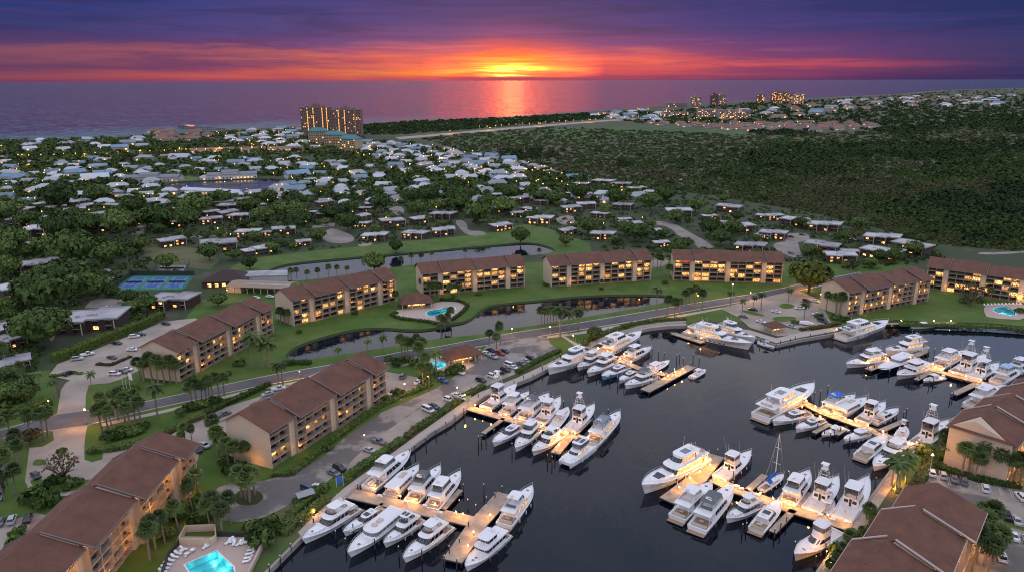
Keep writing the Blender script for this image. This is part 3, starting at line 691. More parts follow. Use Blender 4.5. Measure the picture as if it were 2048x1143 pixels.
def flat_house_proto(k):
    rnd = random.Random(100 + k); out = blob_outline(rnd, 17, 11)
    P = {}
    wl = MB(); wl.prism(out, 0, HZ, 0)
    # thick overhanging flat roof with a raised edge and inset tray
    r = MB(); big = grow(out, .8); r.prism(big, HZ - .1, HZ + .55, 0, False, True)
    inn = grow(out, .35); n = len(big)
    r.add([(p[0], p[1], HZ + .55) for p in big] + [(p[0], p[1], HZ + .55) for p in inn], [(i, (i + 1) % n, n + (i + 1) % n, n + i) for i in range(n)], 0)
    r.add([(p[0], p[1], HZ + .55) for p in inn] + [(p[0], p[1], HZ + .3) for p in inn], [(i, (i + 1) % n, n + (i + 1) % n, n + i) for i in range(n)], 0)
    r.add([(p[0], p[1], HZ + .3) for p in inn], [tuple(range(n))], 0)
    for i in range(3): x = rnd.uniform(-6, 6); y = rnd.uniform(-2, 2); r.box(x, x + 1.1, y, y + .9, HZ + .3, HZ + .95, 1)
    P['roof'] = r.mesh('roof', [M['flatroof'], M['palewall']])
    win = []
    for i in range(0, len(out) // 2, 2):
        (xa, y), (xb, _) = out[i], out[i + 1]
        for q, (lo, hi) in enumerate(((.7, 1.9), (2.9, 3.9))):
            for kx in (.2, .62):
                xx = xa + (xb - xa) * kx
                tgt = MB(); tgt.box(xx, xx + 1.5, y - .06, y - .01, lo, hi); win.append(tgt.mesh('window', M['lit'] if rnd.random() < .26 else M['glass']))
                wl.box(xx - .1, xx + 1.8, y - .1, y - .005, hi, hi + .1, 1)
        # open carport or porch posts
        wl.box(xb - .35, xb - .15, y - 1.4, y - 1.2, 0, HZ - .2, 1)
    P['window'] = win; P['trim'] = None; P['wall'] = wl.mesh('wall', [M['brownwall'], M['trim']])
    return P
def hip_mesh(w, d, h, rise, roofm, wallm, inset=.5, ov=.6):
    wl = MB(); wl.box(-w / 2, w / 2, -d / 2, d / 2, 0, h)
    r = MB(); a, b_ = w / 2 + ov, d / 2 + ov; rl = max(a - b_ * inset * 2, 0.3) if w > d else .3
    z0 = h - .1
    V = [(-a, -b_, z0), (a, -b_, z0), (a, b_, z0), (-a, b_, z0), (-rl, 0, h + rise), (rl, 0, h + rise)]
    r.add(V, [(0, 1, 5, 4), (1, 2, 5), (2, 3, 4, 5), (3, 0, 4)])
    r.add([(-a, -b_, z0 - .18), (a, -b_, z0 - .18), (a, b_, z0 - .18), (-a, b_, z0 - .18), (-a, -b_, z0), (a, -b_, z0), (a, b_, z0), (-a, b_, z0)], [(0, 3, 2, 1), (0, 1, 5, 4), (1, 2, 6, 5), (2, 3, 7, 6), (3, 0, 4, 7)])
    return wl, r
def hip_house_proto(k, roofm):
    rnd = random.Random(200 + k); w, d = rnd.choice(((15, 10), (18, 9), (12, 11), (20, 9))); h = rnd.choice((3.2, 4.8))
    wl, r = hip_mesh(w, d, h, rnd.uniform(2.4, 3.6), None, None, rnd.choice((.45, .45, .02)))
    wx = rnd.choice((-1, 1)) * w * .28; w2, r2 = hip_mesh(d * .8, w * .5, h - .2, 2.3, None, None, .45)
    for src, dst in ((w2, wl), (r2, r)):
        o = len(dst.v); dst.v += [(v[0] + wx, v[1] - d * .5, v[2]) for v in src.v]
        dst.f += [[i + o for i in f] for f in src.f]; dst.m += src.m; dst.sm += src.sm
    W_ = []; y = -d / 2; y2 = -d * .5 - w * .25
    for q in range(4):
        xx = -w / 2 + 1 + q * (w - 2) / 4
        m = MB(); m.box(xx, xx + 1.5, y - .06, y - .01, .6, 2.3); W_.append(m.mesh('window', M['lit'] if rnd.random() < .4 else M['glass']))
    m = MB(); m.box(wx - 1.2, wx + 1.2, y2 - .06, y2 - .01, .4, 2.4); W_.insert(0, m.mesh('window', M['lit']))
    P = {'wall': wl.mesh('wall', M['palewall']), 'roof': r.mesh('roof', roofm), 'window': W_, 'trim': None}
    return P
FH = [flat_house_proto(k) for k in range(5)]
HH = [hip_house_proto(k, M['whiteroof'] if k != 5 else M['blueroof']) for k in range(7)]
RH = [hip_house_proto(20 + k, M['redroof']) for k in range(4)]
FOOT = []                                           # (x, y, radius) kept clear of trees
def house(P, x, y, wpx, label, group, name='house', cat='house', zroof=None, rz=None, flatw=17.0, sc_=1.0, tiny=False):
    p = at(x, y, LZ + (HZ if zroof is None else zroof)); dist = math.hypot(p.x, p.y)
    if any(inside((p.x + dx, p.y + dy), q) for q in (pondB, pondC) for dx, dy in ((0, 0), (9, 0), (-9, 0), (0, 9), (0, -9))): return None
    s = min(1.9, max(.65, .9 * (wpx / FP * math.hypot(dist, HC) / flatw))) if wpx else sc_
    rz = RN.choice((-.25, .1, .3, -.5, .45)) - math.atan2(p.x, p.y) * .8 if rz is None else rz
    e = empty(name, (p.x, p.y, LZ), rz, label, cat, group); e.scale = (s, s, (s + 1) / 2 if s > 1 else s)
    link('wall', P['wall'], e); link('roof', P['roof'], e)
    if not tiny:
        for w_ in P['window']:
            if len(w_.vertices): link('window', w_, e)
        if P['trim']: link('window_trim', P['trim'], e)
    else:
        if len(P['window'][0].vertices): link('window', P['window'][0], e)
    FOOT.append((p.x, p.y, 8.5 * s)); return e
flat_px = [(28,421,62),(72,424,20),(52,439,52),(85,461,70),(72,480,30),(5,466,24),(195,429,46),(197,452,42),(272,439,40),(322,421,46),(345,441,36),(422,437,42),(462,411,48),(480,431,45),(345,479,48),(437,484,66),(495,462,45),(505,496,40),(65,531,66),(40,571,66),(15,603,60),(342,597,76),(10,676,60),(20,722,60),(14,650,56),
 (585,404,25),(677,416,38),(730,412,25),(617,421,25),(527,460,30),(567,455,45),(604,479,36),(532,492,45),(747,470,48),(722,442,28),(783,439,48),(828,465,48),(842,435,42),(888,459,48),(1004,449,45),(951,424,40),(897,402,40),(992,402,36),
 (1040,424,38),(1079,436,52),(1060,414,32),(1144,414,42),(1199,424,34),(1139,457,38),(1205,466,48),(1261,444,45),(1251,434,24),(1358,421,52),(1315,457,28),(1324,480,30),(1459,412,48),(1453,440,22),(1485,451,50),(1499,491,56),(1527,465,30),(1529,427,30),
 (1550,429,36),(1590,439,50),(1648,450,56),(1546,465,50),(1646,488,62),(1683,510,56),(1701,497,28),(1763,475,58),(1761,502,64),(1828,489,64),(1161,366,30),(1206,362,40),(1241,368,38),(1276,376,38),(1311,383,40),(1091,387,40),(1129,384,26),(1000,388,34),(1420,428,30)]
def where(x, y):
    if x < 120 and y > 520: return 'with dark walls under the big trees at the left edge'
    if x < 560 and y > 455: return 'on the lawns between the tennis courts and the canal'
    if x < 560: return 'among dark oaks inland of the small lake'
    if y > 455 and x < 920: return 'in the row along the far bank of the canal'
    if x < 930: return 'in the trees north of the canal row'
    if x < 1280 and y < 400: return 'on the edge of the open preserve'
    if x < 1350: return 'between the canal end and the preserve'
    if x < 1580: return 'behind the frontal balcony block'
    return 'in the last cluster before the scrubland'
for i, (x, y, w_) in enumerate(flat_px):
    house(FH[i % 5], x, y, w_, 'brown flat roofed house ' + where(x, y), 'brown houses with pale flat roofs', 'flat_roofed_house')
house(FH[2], 180, 638, 105, 'widest flat grey roof beside the long clipped hedge', 'brown houses with pale flat roofs', 'flat_roofed_house', rz=.15)
hip_px = [(145,331,34),(202,320,30),(290,315,30),(360,314,50),(430,315,30),(472,325,34),(262,334,34),(295,334,26),(222,341,28),(350,342,24),(400,337,26),(148,338,36),(150,345,36),(190,354,70),(95,377,80),(207,387,66),(302,372,34),(190,392,30),(20,345,40),(30,355,44),(60,360,36),(120,352,34),(240,352,30),(235,372,40),(270,380,34),(325,388,30),
 (594,349,50),(620,358,34),(543,336,36),(569,330,24),(619,331,36),(687,334,30),(712,345,44),(719,354,34),(767,367,44),(682,370,34),(712,372,22),(629,387,50),(689,384,26),(724,381,28),(792,330,34),(810,338,30),(909,335,30),(922,342,26),(874,341,34),(902,352,36),(957,346,26),(980,352,24),(1000,338,24),(1044,324,30),(1066,330,28),(1084,334,28),(1100,340,26),(1116,344,28),(1144,351,28),(1049,365,30),(1030,344,26),
 (208,404,44),(262,404,30),(320,403,44),(130,402,38),(60,399,30),(240,415,30),(420,400,40),(470,388,40),(510,385,40),(545,390,44),(560,372,44),(590,378,44),(650,398,36),(690,400,36),(745,398,36),(780,386,32),(820,378,34),(850,368,34),(870,385,32),(905,376,30),(930,388,30),(960,372,28),(540,356,20),(760,345,26),(740,330,26),(640,345,28),(660,322,30),(560,320,32),(590,315,30),(512,322,30),(860,325,26),(838,352,26)]
for i, (x, y, w_) in enumerate(hip_px):
    lb = 'white roofed house ' + ('left of the small lake' if x < 330 else 'on the shore of the small lake' if x < 640 and y > 345 else 'between the lake and the lit shopping street' if x < 640 else 'in the lit streets below the teal roofed hotel' if x < 880 else 'at the tip of the lit housing streets')
    house(HH[i % 7], x, y, w_ * .82, lb, 'white roofed houses around the lake', 'hip_roofed_house', zroof=4)
# far rows of small houses
def pick(poly, n, seed, mind, zz=3.5, clear=True):
    rnd = random.Random(seed); P = []; xs = [p[0] for p in poly]; ys = [p[1] for p in poly]; tries = 0
    while len(P) < n and tries < n * 60:
        tries += 1
        x, y = rnd.uniform(min(xs), max(xs)), rnd.uniform(min(ys), max(ys))
        if not inside((x, y), poly): continue
        p = at(x, y, LZ)
        k = mind * (1 + math.hypot(p.x, p.y) / 1500)
        if any((p.x - a[0]) ** 2 + (p.y - a[1]) ** 2 < (k + (a[2] if clear else 0) * .5) ** 2 for a in FOOT): continue
        FOOT.append((p.x, p.y, k * .8)); P.append((x, y, rnd))
    return P
for x, y, rnd in pick([(700, 290), (760, 285), (880, 300), (1040, 325), (1080, 345), (1000, 372), (900, 350), (760, 318)], 70, 1, 11):
    house(HH[rnd.randrange(7)], x, y, 0, 'small white house in the dense lit streets right of the twin towers', 'small houses in the dense lit streets', 'hip_roofed_house', zroof=0, sc_=1.05, tiny=True)
for x, y, rnd in pick([(470, 262), (560, 256), (605, 262), (640, 300), (560, 296), (480, 292), (440, 280)], 26, 2, 13):
    house(HH[rnd.randrange(7)], x, y, 0, 'small white beach house left of the twin towers', 'beach houses left of the towers', 'hip_roofed_house', zroof=0, sc_=1.2, tiny=True)
for x, y, rnd in pick([(300, 266), (340, 262), (440, 268), (430, 282), (320, 285)], 14, 3, 13):
    house(RH[rnd.randrange(4)], x, y, 0, 'terracotta roofed beach house below the pier', 'terracotta houses near the pier', 'terracotta_house', zroof=0, sc_=1.7, tiny=True)
for x, y, rnd in pick([(1290, 246), (1400, 250), (1500, 248), (1620, 246), (1750, 248), (1755, 256), (1640, 264), (1480, 262), (1340, 254)], 64, 4, 10):
    house(RH[rnd.randrange(4)], x, y, 0, 'terracotta roofed house at the far edge of the bright meadow', 'terracotta houses beyond the meadow', 'terracotta_house', zroof=0, sc_=1.4, tiny=True)
for x, y, rnd in pick([(60, 284), (220, 280), (300, 276), (290, 300), (60, 304)], 14, 5, 18):
    house(HH[rnd.randrange(7)], x, y, 0, 'dim grey roofed house in the dark seaside trees on the left', 'dim houses in the seaside trees', 'hip_roofed_house', zroof=0, sc_=1.3, tiny=True)
for x, y, rnd in pick([(1480, 222), (1560, 216), (1700, 200), (1900, 192), (2040, 192), (2000, 212), (1800, 214), (1700, 222), (1560, 238)], 60, 6, 26):
    house((HH + RH)[rnd.randrange(11)], x, y, 0, 'tiny distant house in the coastal suburb on the horizon side', 'distant houses of the coastal suburb', 'suburban_house', zroof=0, sc_=2.4, tiny=True)
for x, y, rnd in pick([(1180, 232), (1290, 222), (1340, 232), (1330, 243), (1200, 240)], 16, 7, 20):
    house(HH[rnd.randrange(7)], x, y, 0, 'small white roofed building where the highway meets the coast', 'buildings along the far highway', 'roadside_building', zroof=0, sc_=1.8, tiny=True)
for x, y, rnd in pick([(0, 330), (560, 320), (760, 345), (1000, 380), (1290, 395), (1260, 430), (900, 440), (500, 450), (0, 430)], 80, 8, 9):
    house(HH[rnd.randrange(7)] if y < 405 else FH[rnd.randrange(5)], x, y, 0, 'small pale roofed house half hidden among trees ' + ('behind the lake' if x < 600 and y < 380 else 'left of the middle lanes' if x < 650 else 'near the preserve side'), 'pale houses half hidden among the trees', 'hip_roofed_house' if y < 405 else 'flat_roofed_house', zroof=0, sc_=rnd.uniform(.8, 1.05), tiny=True)
for x, y, rnd in pick([(0, 325), (600, 312), (700, 330), (740, 375), (600, 400), (300, 412), (0, 420)], 48, 18, 7):
    house(HH[rnd.randrange(7)], x, y, 0, 'small grey white house squeezed between the larger lake houses', 'small houses squeezed between the lake houses', 'hip_roofed_house', zroof=0, sc_=rnd.uniform(.7, .9), tiny=True)
# long lakeside inns
def long_inn(A, B, depth, h, label, roof='flatroof2', name='lakeside_inn', cat='inn', wall='palewall', lit='lit', tall=1, rows=1, wn=14, group=None):
    a, b_ = at(*A), at(*B); d = b_ - a; L = d.length
    e = empty(name, (a.x, a.y, LZ), math.atan2(d.y, d.x), label, cat, group)
    wl = MB(); wl.box(0, L, 0, depth, 0, h)
    if tall: wl.box(L * .3, L * .62, 1, depth - 1, h, h + 3)
    wl.build('wall', M[wall], e)
    r = MB()
    def gab(x0, x1, y0, y1, z, rise):
        ym = (y0 + y1) / 2
        r.loft([[(x, y0 - .7, z - .1), (x, y1 + .7, z - .1), (x, ym, z + rise)] for x in (x0 - .6, x1 + .6)])
    gab(0, L, 0, depth, h, 2.4)
    if tall: gab(L * .3, L * .62, 1, depth - 1, h + 3, 2)
    r.build('roof', M[roof], e)
    for f in range(rows):
        for k in range(wn):
            x = L * (k + .3) / wn; m = MB(); m.box(x, x + L / wn * .45, -.07, -.01, .5 + f * 3, 2.2 + f * 3); m.build('window', M['lit'] if RN.random() < .5 else M['glass'], e)
    bl = MB(); bl.box(0, L, -1.8, -.1, .2, .35)
    for k in range(wn + 1): bl.box(L * k / wn, L * k / wn + .15, -1.8, -1.65, -.8, 1.2)
    bl.box(0, L, -1.82, -1.72, 1.15, 1.25)
    bl.build('veranda', M['trim'], e)
    FOOT.append((*(a.lerp(b_, .5)).xy, L * .45)); return e
M['flatroof2'] = pm('grey_shingle_roof', (.20, .21, .25), .8, .15, .5)
long_inn((247, 365), (356, 363), 16, 5.5, 'long grey roofed inn with raised middle on the left end of the lake', group=None)
long_inn((415, 360), (514, 356), 16, 5.5, 'long grey roofed inn on the far shore of the lake')
long_inn((362, 387), (475, 393), 9, 4, 'long low white roofed row along the near shore of the lake', 'whiteroof', tall=0)
long_inn((876, 331), (944, 331), 14, 4.5, 'long grey roofed hall with bright lit front right of the hotel', wall='beige', tall=0, wn=20)
for A, B, lb in (((380, 306), (470, 303), 'left part of the long terracotta roofed shopping parade'), ((475, 303), (530, 302), 'middle part of the long terracotta roofed shopping parade'), ((535, 302), (604, 301), 'right part of the long terracotta roofed shopping parade')):
    long_inn(A, B, 18, 4.5, lb, 'redroof', 'shopping_parade', 'shops', 'beige', tall=0, wn=10)
# club house near the tennis courts with a carport
def club():
    p = at(457, 566); e = empty('club_house', (p.x, p.y, LZ), .1, 'club house with dark brown hipped roof near the tennis courts', 'club house')
    wl, r = hip_mesh(24, 18, 3.6, 4.5, None, None, .5); wl.build('wall', M['brownwall'], e); r.build('roof', M['darkroof'], e)
    b_ = MB(); b_.box(6, 34, -2, 9, 0, 4.2); b_.build('wing', M['palewall'], e); b_ = MB(); b_.box(5.5, 34.5, -2.5, 9.5, 4.2, 4.6); b_.build('flat_roof', M['flatroof'], e)
    m = MB(); [m.box(-9 + k * 4, -7 + k * 4, -9.07, -9.01, .5, 2.4) for k in range(5)]; m.build('window', M['lit'], e)
    FOOT.append((p.x, p.y, 18))
    a, b2 = at(455, 585), at(577, 590); d = b2 - a; e = empty('carport', (a.x, a.y, LZ), math.atan2(d.y, d.x), 'long tan roofed carport with lit end behind the balcony blocks', 'carport')
    L = d.length; r = MB()
    r.loft([[(x, -1, 4), (x, 6, 5.4), (x, 13, 4), (x, 13, 3.7), (x, 6, 5.1), (x, -1, 3.7)] for x in (0, L)]); r.build('roof', M['tanroof'], e)
    s = MB(); s.loft([[(x, 2, 4.62), (x, 3.6, 4.96), (x, 3.6, 5.05), (x, 2, 4.72)] for x in (L * .3, L)]); s.build('roof_stripe', M['flatroof'], e)
    q = MB(); [q.box(k * L / 9, k * L / 9 + .3, y, y + .3, 0, 3.9) for k in range(10) for y in (-.6, 12)]; q.build('post', M['trim'], e)
    w_ = MB(); w_.box(0, 8, .2, 12, 0, 3.7); w_.build('store_room', M['beige'], e)
    FOOT.append((*(a.lerp(b2, .5)).xy, L * .4))
M['darkroof'] = pm('dark_brown_roof', (.05, .032, .03), .9, .15, .5)
M['tanroof'] = pm('tan_roof', (.30, .22, .16), .85, .12, .5)
club()
def pavilion(x, y, w, d, label, rz, h=3.2, rise=3.4, roof='roof', n=8, lit=True):
    p = at(x, y); e = empty('pavilion', (p.x, p.y, LZ), rz, label, 'pavilion')
    _, r = hip_mesh(w, d, h, rise, None, None, .5, 1.0); r.build('roof', M[roof], e)
    c = MB(); c.box(-w * .32, w * .32, -d * .2, d * .4, 0, h - .1); c.build('wall', M['beige'], e)
    q = MB()
    for sx_ in (-1, 1):
        for k in range(n // 2):
            xx = -w / 2 + (w) * k / (n // 2 - 1); q.box(xx - .15, xx + .15, sx_ * d / 2 - .15, sx_ * d / 2 + .15, 0, h)
    q.build('post', M['trim'], e)
    if lit:
        m = MB(); m.box(-w * .28, w * .28, -d * .2 - .07, -d * .2 - .01, .9, 2.4); m.build('window', M['lit'], e)
    FOOT.append((p.x, p.y, w * .6)); return e
pavilion(832, 611, 15, 11, 'brown hip roofed pool pavilion with lit bar in the lagoon garden', .25, rise=4)
pavilion(887, 642, 5.5, 4.5, 'small brown roofed hut at the water edge of the lagoon garden', .2, 2.4, 1.5, n=4, lit=False)
pavilion(922, 719, 15, 9, 'brown roofed club pavilion with lit colonnade beside the quay car park', .5, rise=3.4, n=12)
pavilion(1548, 661, 7, 6, 'small brown hip roofed dock office on the far quay', .4, 3, 2.2)
# towers and large buildings near the sea
def tower(x, y, wpx, hpx, depth, label, wall, nx, nfl, litcols=(), litp=.15, crown=True, rz=0.0, name='tower_block', roofm='palewall', stepw=None, group=None, lmat='litfar'):
    p = at(x, y); sl = math.hypot(p.length, 0); w = wpx / FP * sl; h = hpx / FP * sl
    e = empty(name, (p.x, p.y, LZ), rz, label, 'tower', group)
    b_ = MB(); b_.box(-w / 2, w / 2, 0, depth, 0, h)
    nb = max(2, nx // 3)
    for k in range(nb + 1): xx = -w / 2 + w * k / nb; b_.box(xx - w * .012, xx + w * .012, -1.2, 0.0, 0, h + .6)
    b_.build('wall', M[wall], e)
    fl = MB()
    for f in range(nfl): fl.box(-w / 2 + .2, w / 2 - .2, -.9, -.02, (f + 1) * h / (nfl + .5), (f + 1) * h / (nfl + .5) + .45)
    fl.build('balcony_slab', M['towerslab'], e)
    lit = MB(); dk = MB()
    for f in range(nfl):
        for k in range(nx):
            xx = -w / 2 + w * (k + .5) / nx; ww = w / nx * .2; zz = (f + .35) * h / (nfl + .5) + .4
            (lit if ((k in litcols and RN.random() < .93) or RN.random() < litp) else dk).box(xx - ww, xx + ww, -.12, -.03, zz, zz + h / nfl * .5)
    lit.build('lit_windows', M[lmat], e)['kind'] = 'stuff'; dk.build('dark_windows', M['glass'], e)['kind'] = 'stuff'
    if crown:
        c = MB(); c.box(-w * .16, w * .1, depth * .2, depth * .8, h, h + h * .09); c.box(-w * .09, w * .04, depth * .3, depth * .7, h + h * .09, h + h * .13); c.box(w * .2, w * .3, depth * .2, depth * .6, h, h + h * .05); c.box(-w * .36, -w * .28, depth * .2, depth * .6, h, h + h * .05)
        c.build('roof_plant', M[wall], e)
    FOOT.append((p.x, p.y, w)); return e
M['towerwall'] = pm('tower_stucco', (.20, .13, .115), .85, .1, .1)
M['towerslab'] = pm('tower_slab', (.30, .20, .17), .85, .1, .1)
M['towerpale'] = pm('pale_tower', (.30, .25, .25), .85, .1, .1)
tower(634, 271, 56, 52, 22, 'left of the two tall condominium towers by the sea, four lit window columns', 'towerwall', 20, 18, (4, 8, 14, 17), .05, name='twin_tower')
tower(693, 273, 58, 50, 22, 'right of the two tall condominium towers by the sea, three lit window columns', 'towerwall', 20, 18, (5, 9, 16), .10, name='twin_tower')
def hotel(x, y, wpx, hpx, depth, label, rz):
    e = tower(x, y, wpx, hpx, depth, label, 'beigefar', 8, 7, (), .10, False, rz, 'hotel_block')
    e['category'] = 'hotel'; p = at(x, y); w = wpx / FP * p.length; h = hpx / FP * p.length
    r = MB(); a = w / 2 + 1.5
    r.add([(-a, -2, h), (a, -2, h), (a, depth + 2, h), (-a, depth + 2, h), (-a * .55, depth / 2, h + 6), (a * .55, depth / 2, h + 6)], [(0, 1, 5, 4), (1, 2, 5), (2, 3, 4, 5), (3, 0, 4), (0, 3, 2, 1)])
    r.build('roof', M['teal'], e); return e
M['beigefar'] = pm('hotel_stucco', (.40, .34, .22), .85, .1, .1)
hotel(636, 288, 33, 24, 18, 'small separate teal roofed hotel wing in front of the towers', .0)
hotel(667, 293, 38, 22, 18, 'middle teal roofed hotel wing with long ridge', -.3)
hotel(696, 303, 38, 24, 18, 'right teal roofed hotel wing with one bright lit stair column', -.5)
for (x, y, w_, h_, nx, nf, wl_, lp, lb) in ((1391, 217, 20, 21, 8, 12, 'towerpale', .25, 'far slab tower left of the bright resort, beside low white flats'), (1428, 213, 13, 22, 5, 14, 'darktower', .05, 'far dark tower, left half of a pair'), (1443, 212, 14, 21, 5, 14, 'towerpale', .12, 'far pale tower, right half of a pair'),
        (1521, 206, 14, 14, 5, 9, 'towerwall', .2, 'lone small far tower between the two groups'), (1558, 206, 28, 19, 10, 12, 'towerwall', .35, 'broad reddish lit far tower'), (1580, 207, 12, 16, 5, 10, 'towerwall', .5, 'narrow brightly lit far tower beside the broad one'), (1597, 208, 18, 17, 7, 11, 'towerpale', .45, 'pale lit far tower at the right end of the group'),
        (1353, 215, 40, 9, 12, 4, 'towerpale', .1, 'low pale flats by the far beach'), (1420, 234, 46, 14, 14, 5, 'towerpale', .3, 'left wing of the big white lit resort'), (1462, 238, 44, 16, 14, 6, 'towerpale', .35, 'middle wing of the big white lit resort'), (1490, 238, 20, 16, 7, 6, 'towerpale', .2, 'right wing of the big white lit resort'),
        (1334, 234, 12, 15, 4, 5, 'towerpale', .3, 'small white block left of the resort'), (1286, 222, 24, 5, 8, 2, 'towerpale', .5, 'low lit beach building left of the far towers'), (1205, 231, 40, 6, 12, 2, 'towerpale', .1, 'long low white building by the far beach'), (1358, 231, 36, 6, 12, 2, 'towerpale', .25, 'long low building just left of the resort')):
    if wl_ == 'darktower' and wl_ not in M: M[wl_] = pm('dark_tower', (.10, .08, .10), .8, .1, .1)
    tower(x, y, w_, h_, 20, lb, wl_, nx, nf, (), lp, h_ > 12, 0.0, 'tower_block' if h_ > 12 else 'beach_flats')
# pier
a, b_ = at(358, 256, 0), at(450, 262, 0)
d = b_ - a; e = empty('pier', (a.x, a.y, 0), math.atan2(d.y, d.x), 'long wooden fishing pier with red lit shelter at its seaward end', 'pier')
mb = MB(); mb.box(0, d.length, -3, 3, 5, 6); mb.build('deck', M['wood'], e)
mb = MB()
for k in range(26):
    for y in (-2.5, 2.5): mb.box(d.length * k / 26, d.length * k / 26 + 1, y, y + .8, -1, 5)
mb.build('pile', M['pile'], e)
mb = MB(); mb.box(d.length * .16, d.length * .34, -4, 4, 8.6, 9.4); mb.build('shelter_roof', M['flatroof'], e)
mb = MB(); mb.box(d.length * .17, d.length * .33, -3.6, 3.6, 6, 6.3); mb.box(d.length * .17, d.length * .33, 3.0, 3.4, 6, 8.6); mb.build('shelter_light', glow('red_pier_light', (1, .25, .12), 1.0), e)
# ------------------------------------------------------------------ vegetation
def leaf_mat(name, a, b_, isl=.45, trans=.0):
    return pm(name, a, .75, .25, .25, isl=isl, rnd=.35, hue=(.090, .125, .03), col2=b_, c2scale=.09, c2lo=.38, c2hi=.62, spec=.25)
M['oak'] = leaf_mat('oak_leaves', (.048, .095, .020), (.078, .130, .028))
M['oak2'] = leaf_mat('ficus_leaves', (.055, .108, .020), (.040, .078, .022))
M['yellowleaf'] = leaf_mat('yellow_green_leaves', (.13, .15, .018), (.08, .11, .016))
M['brownleaf'] = leaf_mat('brown_leaves', (.14, .075, .035), (.09, .06, .03))
M['palm'] = leaf_mat('palm_fronds', (.080, .120, .040), (.055, .090, .028), .35)
M['hedge'] = leaf_mat('hedge_leaves', (.055, .105, .018), (.035, .075, .014))
M['hedgey'] = leaf_mat('golden_hedge_leaves', (.12, .17, .02), (.07, .12, .018))
M['hedgeb'] = leaf_mat('rusty_hedge_leaves', (.12, .07, .03), (.06, .07, .02))
M['scrub'] = pm('scrub_leaves', (.048, .078, .022), .9, .3, .02, isl=.12, col2=(.070, .078, .034), c2scale=.006, c2lo=.42, c2hi=.56, spec=.1)
M['wood_leaf'] = pm('woodland_leaves', (.022, .042, .016), .9, .3, .02, isl=.35, col2=(.040, .066, .020), c2scale=.005, spec=.1)
M['town_leaf'] = pm('town_tree_leaves', (.048, .078, .028), .9, .3, .05, isl=.5, col2=(.078, .112, .030), c2scale=.02, spec=.1)
def leaves(C, N, S, asp=.7, seed=0):
    """leaf quads: centres C, normals N, sizes S"""
    rs = np.random.RandomState(seed); n = len(C)
    N = N / np.maximum(np.linalg.norm(N, axis=1, keepdims=True), 1e-6)
    r = rs.normal(size=(n, 3)); U = np.cross(N, r); U /= np.maximum(np.linalg.norm(U, axis=1, keepdims=True), 1e-6); W = np.cross(N, U)
    U = U * S[:, None]; W = W * (S * asp)[:, None]
    V = np.stack([C - U - W * .6, C + U * .2 - W, C + U + W * .5, C - U * .3 + W], axis=1).reshape(-1, 3)
    return V, np.arange(4 * n).reshape(-1, 4)
def clump(n, rs, flat=.8, jit=.25):
    d = rs.normal(size=(n, 3)); d[:, 2] = np.abs(d[:, 2]) * 1.0 - .25; d /= np.linalg.norm(d, axis=1, keepdims=True)
    r = 1 - jit * rs.rand(n) ** 1.5
    P = d * r[:, None]; P[:, 2] *= flat
    return P, d + rs.normal(size=(n, 3)) * .35
def crown_arrays(R_, Hc, nsub, nleaf, ls, seed, flat=.75, gap=0.0):
    rs = np.random.RandomState(seed); Cs, Ns, Ss = [], [], []
    for k in range(nsub):
        a = 2.399 * k + rs.rand() * .5; rr = R_ * .66 * math.sqrt((k + .3) / nsub); q = R_ * rs.uniform(.34, .5)
        cz = Hc + R_ * flat * .62 * (1 - (rr / R_) ** 2) * rs.uniform(.7, 1.15) - R_ * .12
        P, N = clump(nleaf, rs)
        if gap: m = rs.rand(len(P)) > gap; P, N = P[m], N[m]
        Cs.append(P * q + [rr * math.cos(a), rr * math.sin(a), cz]); Ns.append(N); Ss.append(ls * rs.uniform(.6, 1.25, len(P)))
    return np.concatenate(Cs), np.concatenate(Ns), np.concatenate(Ss)
def tree_proto(seed, R_=6.0, Hc=3.4, nsub=20, nleaf=76, ls=.58, mat='oak', flat=.95, gap=0.0, core=True):
    C, N, S = crown_arrays(R_, Hc, nsub, nleaf, ls, seed, flat, gap)
    V, Q = leaves(C, N, S, .75, seed)
    if core:     # a few big inner leaves fill the crown so that it is dense where the real one is
        rs = np.random.RandomState(seed + 50); d = rs.normal(size=(46, 3)); d /= np.linalg.norm(d, axis=1, keepdims=True)
        c2 = d * [R_ * .58, R_ * .58, R_ * .3] + [0, 0, Hc + R_ * .12]; V2, Q2 = leaves(c2, d, np.full(46, R_ * .24), .9, seed)
        V, Q = np.concatenate([V, V2]), np.concatenate([Q, Q2 + len(V)])
    crown = npmesh('crown', V, Q, M[mat])
    tr = MB(); rnd = random.Random(seed); tr.tube((0, 0, -.2), (.2, .1, Hc * .55), R_ * .07, R_ * .05, 7)
    for k in range(6 if not gap else 16):
        a = k * 2.4; e = (R_ * rnd.uniform(.45, .75) * math.cos(a), R_ * rnd.uniform(.45, .75) * math.sin(a), Hc + R_ * rnd.uniform(.05, .4))
        m_ = (e[0] * .45, e[1] * .45, Hc * .85)
        tr.tube((.2, .1, Hc * .5), m_, R_ * .035, R_ * .022, 5); tr.tube(m_, e, R_ * .022, R_ * .007, 4)
        if gap:
            for q in range(3):
                e2 = (e[0] * 1.25 + rnd.uniform(-1, 1), e[1] * 1.25 + rnd.uniform(-1, 1), e[2] + rnd.uniform(-.4, 1.6)); tr.tube(m_, e2, R_ * .014, R_ * .005, 4)
    return {'crown': crown, 'trunk': tr.mesh('trunk', M['wood'])}
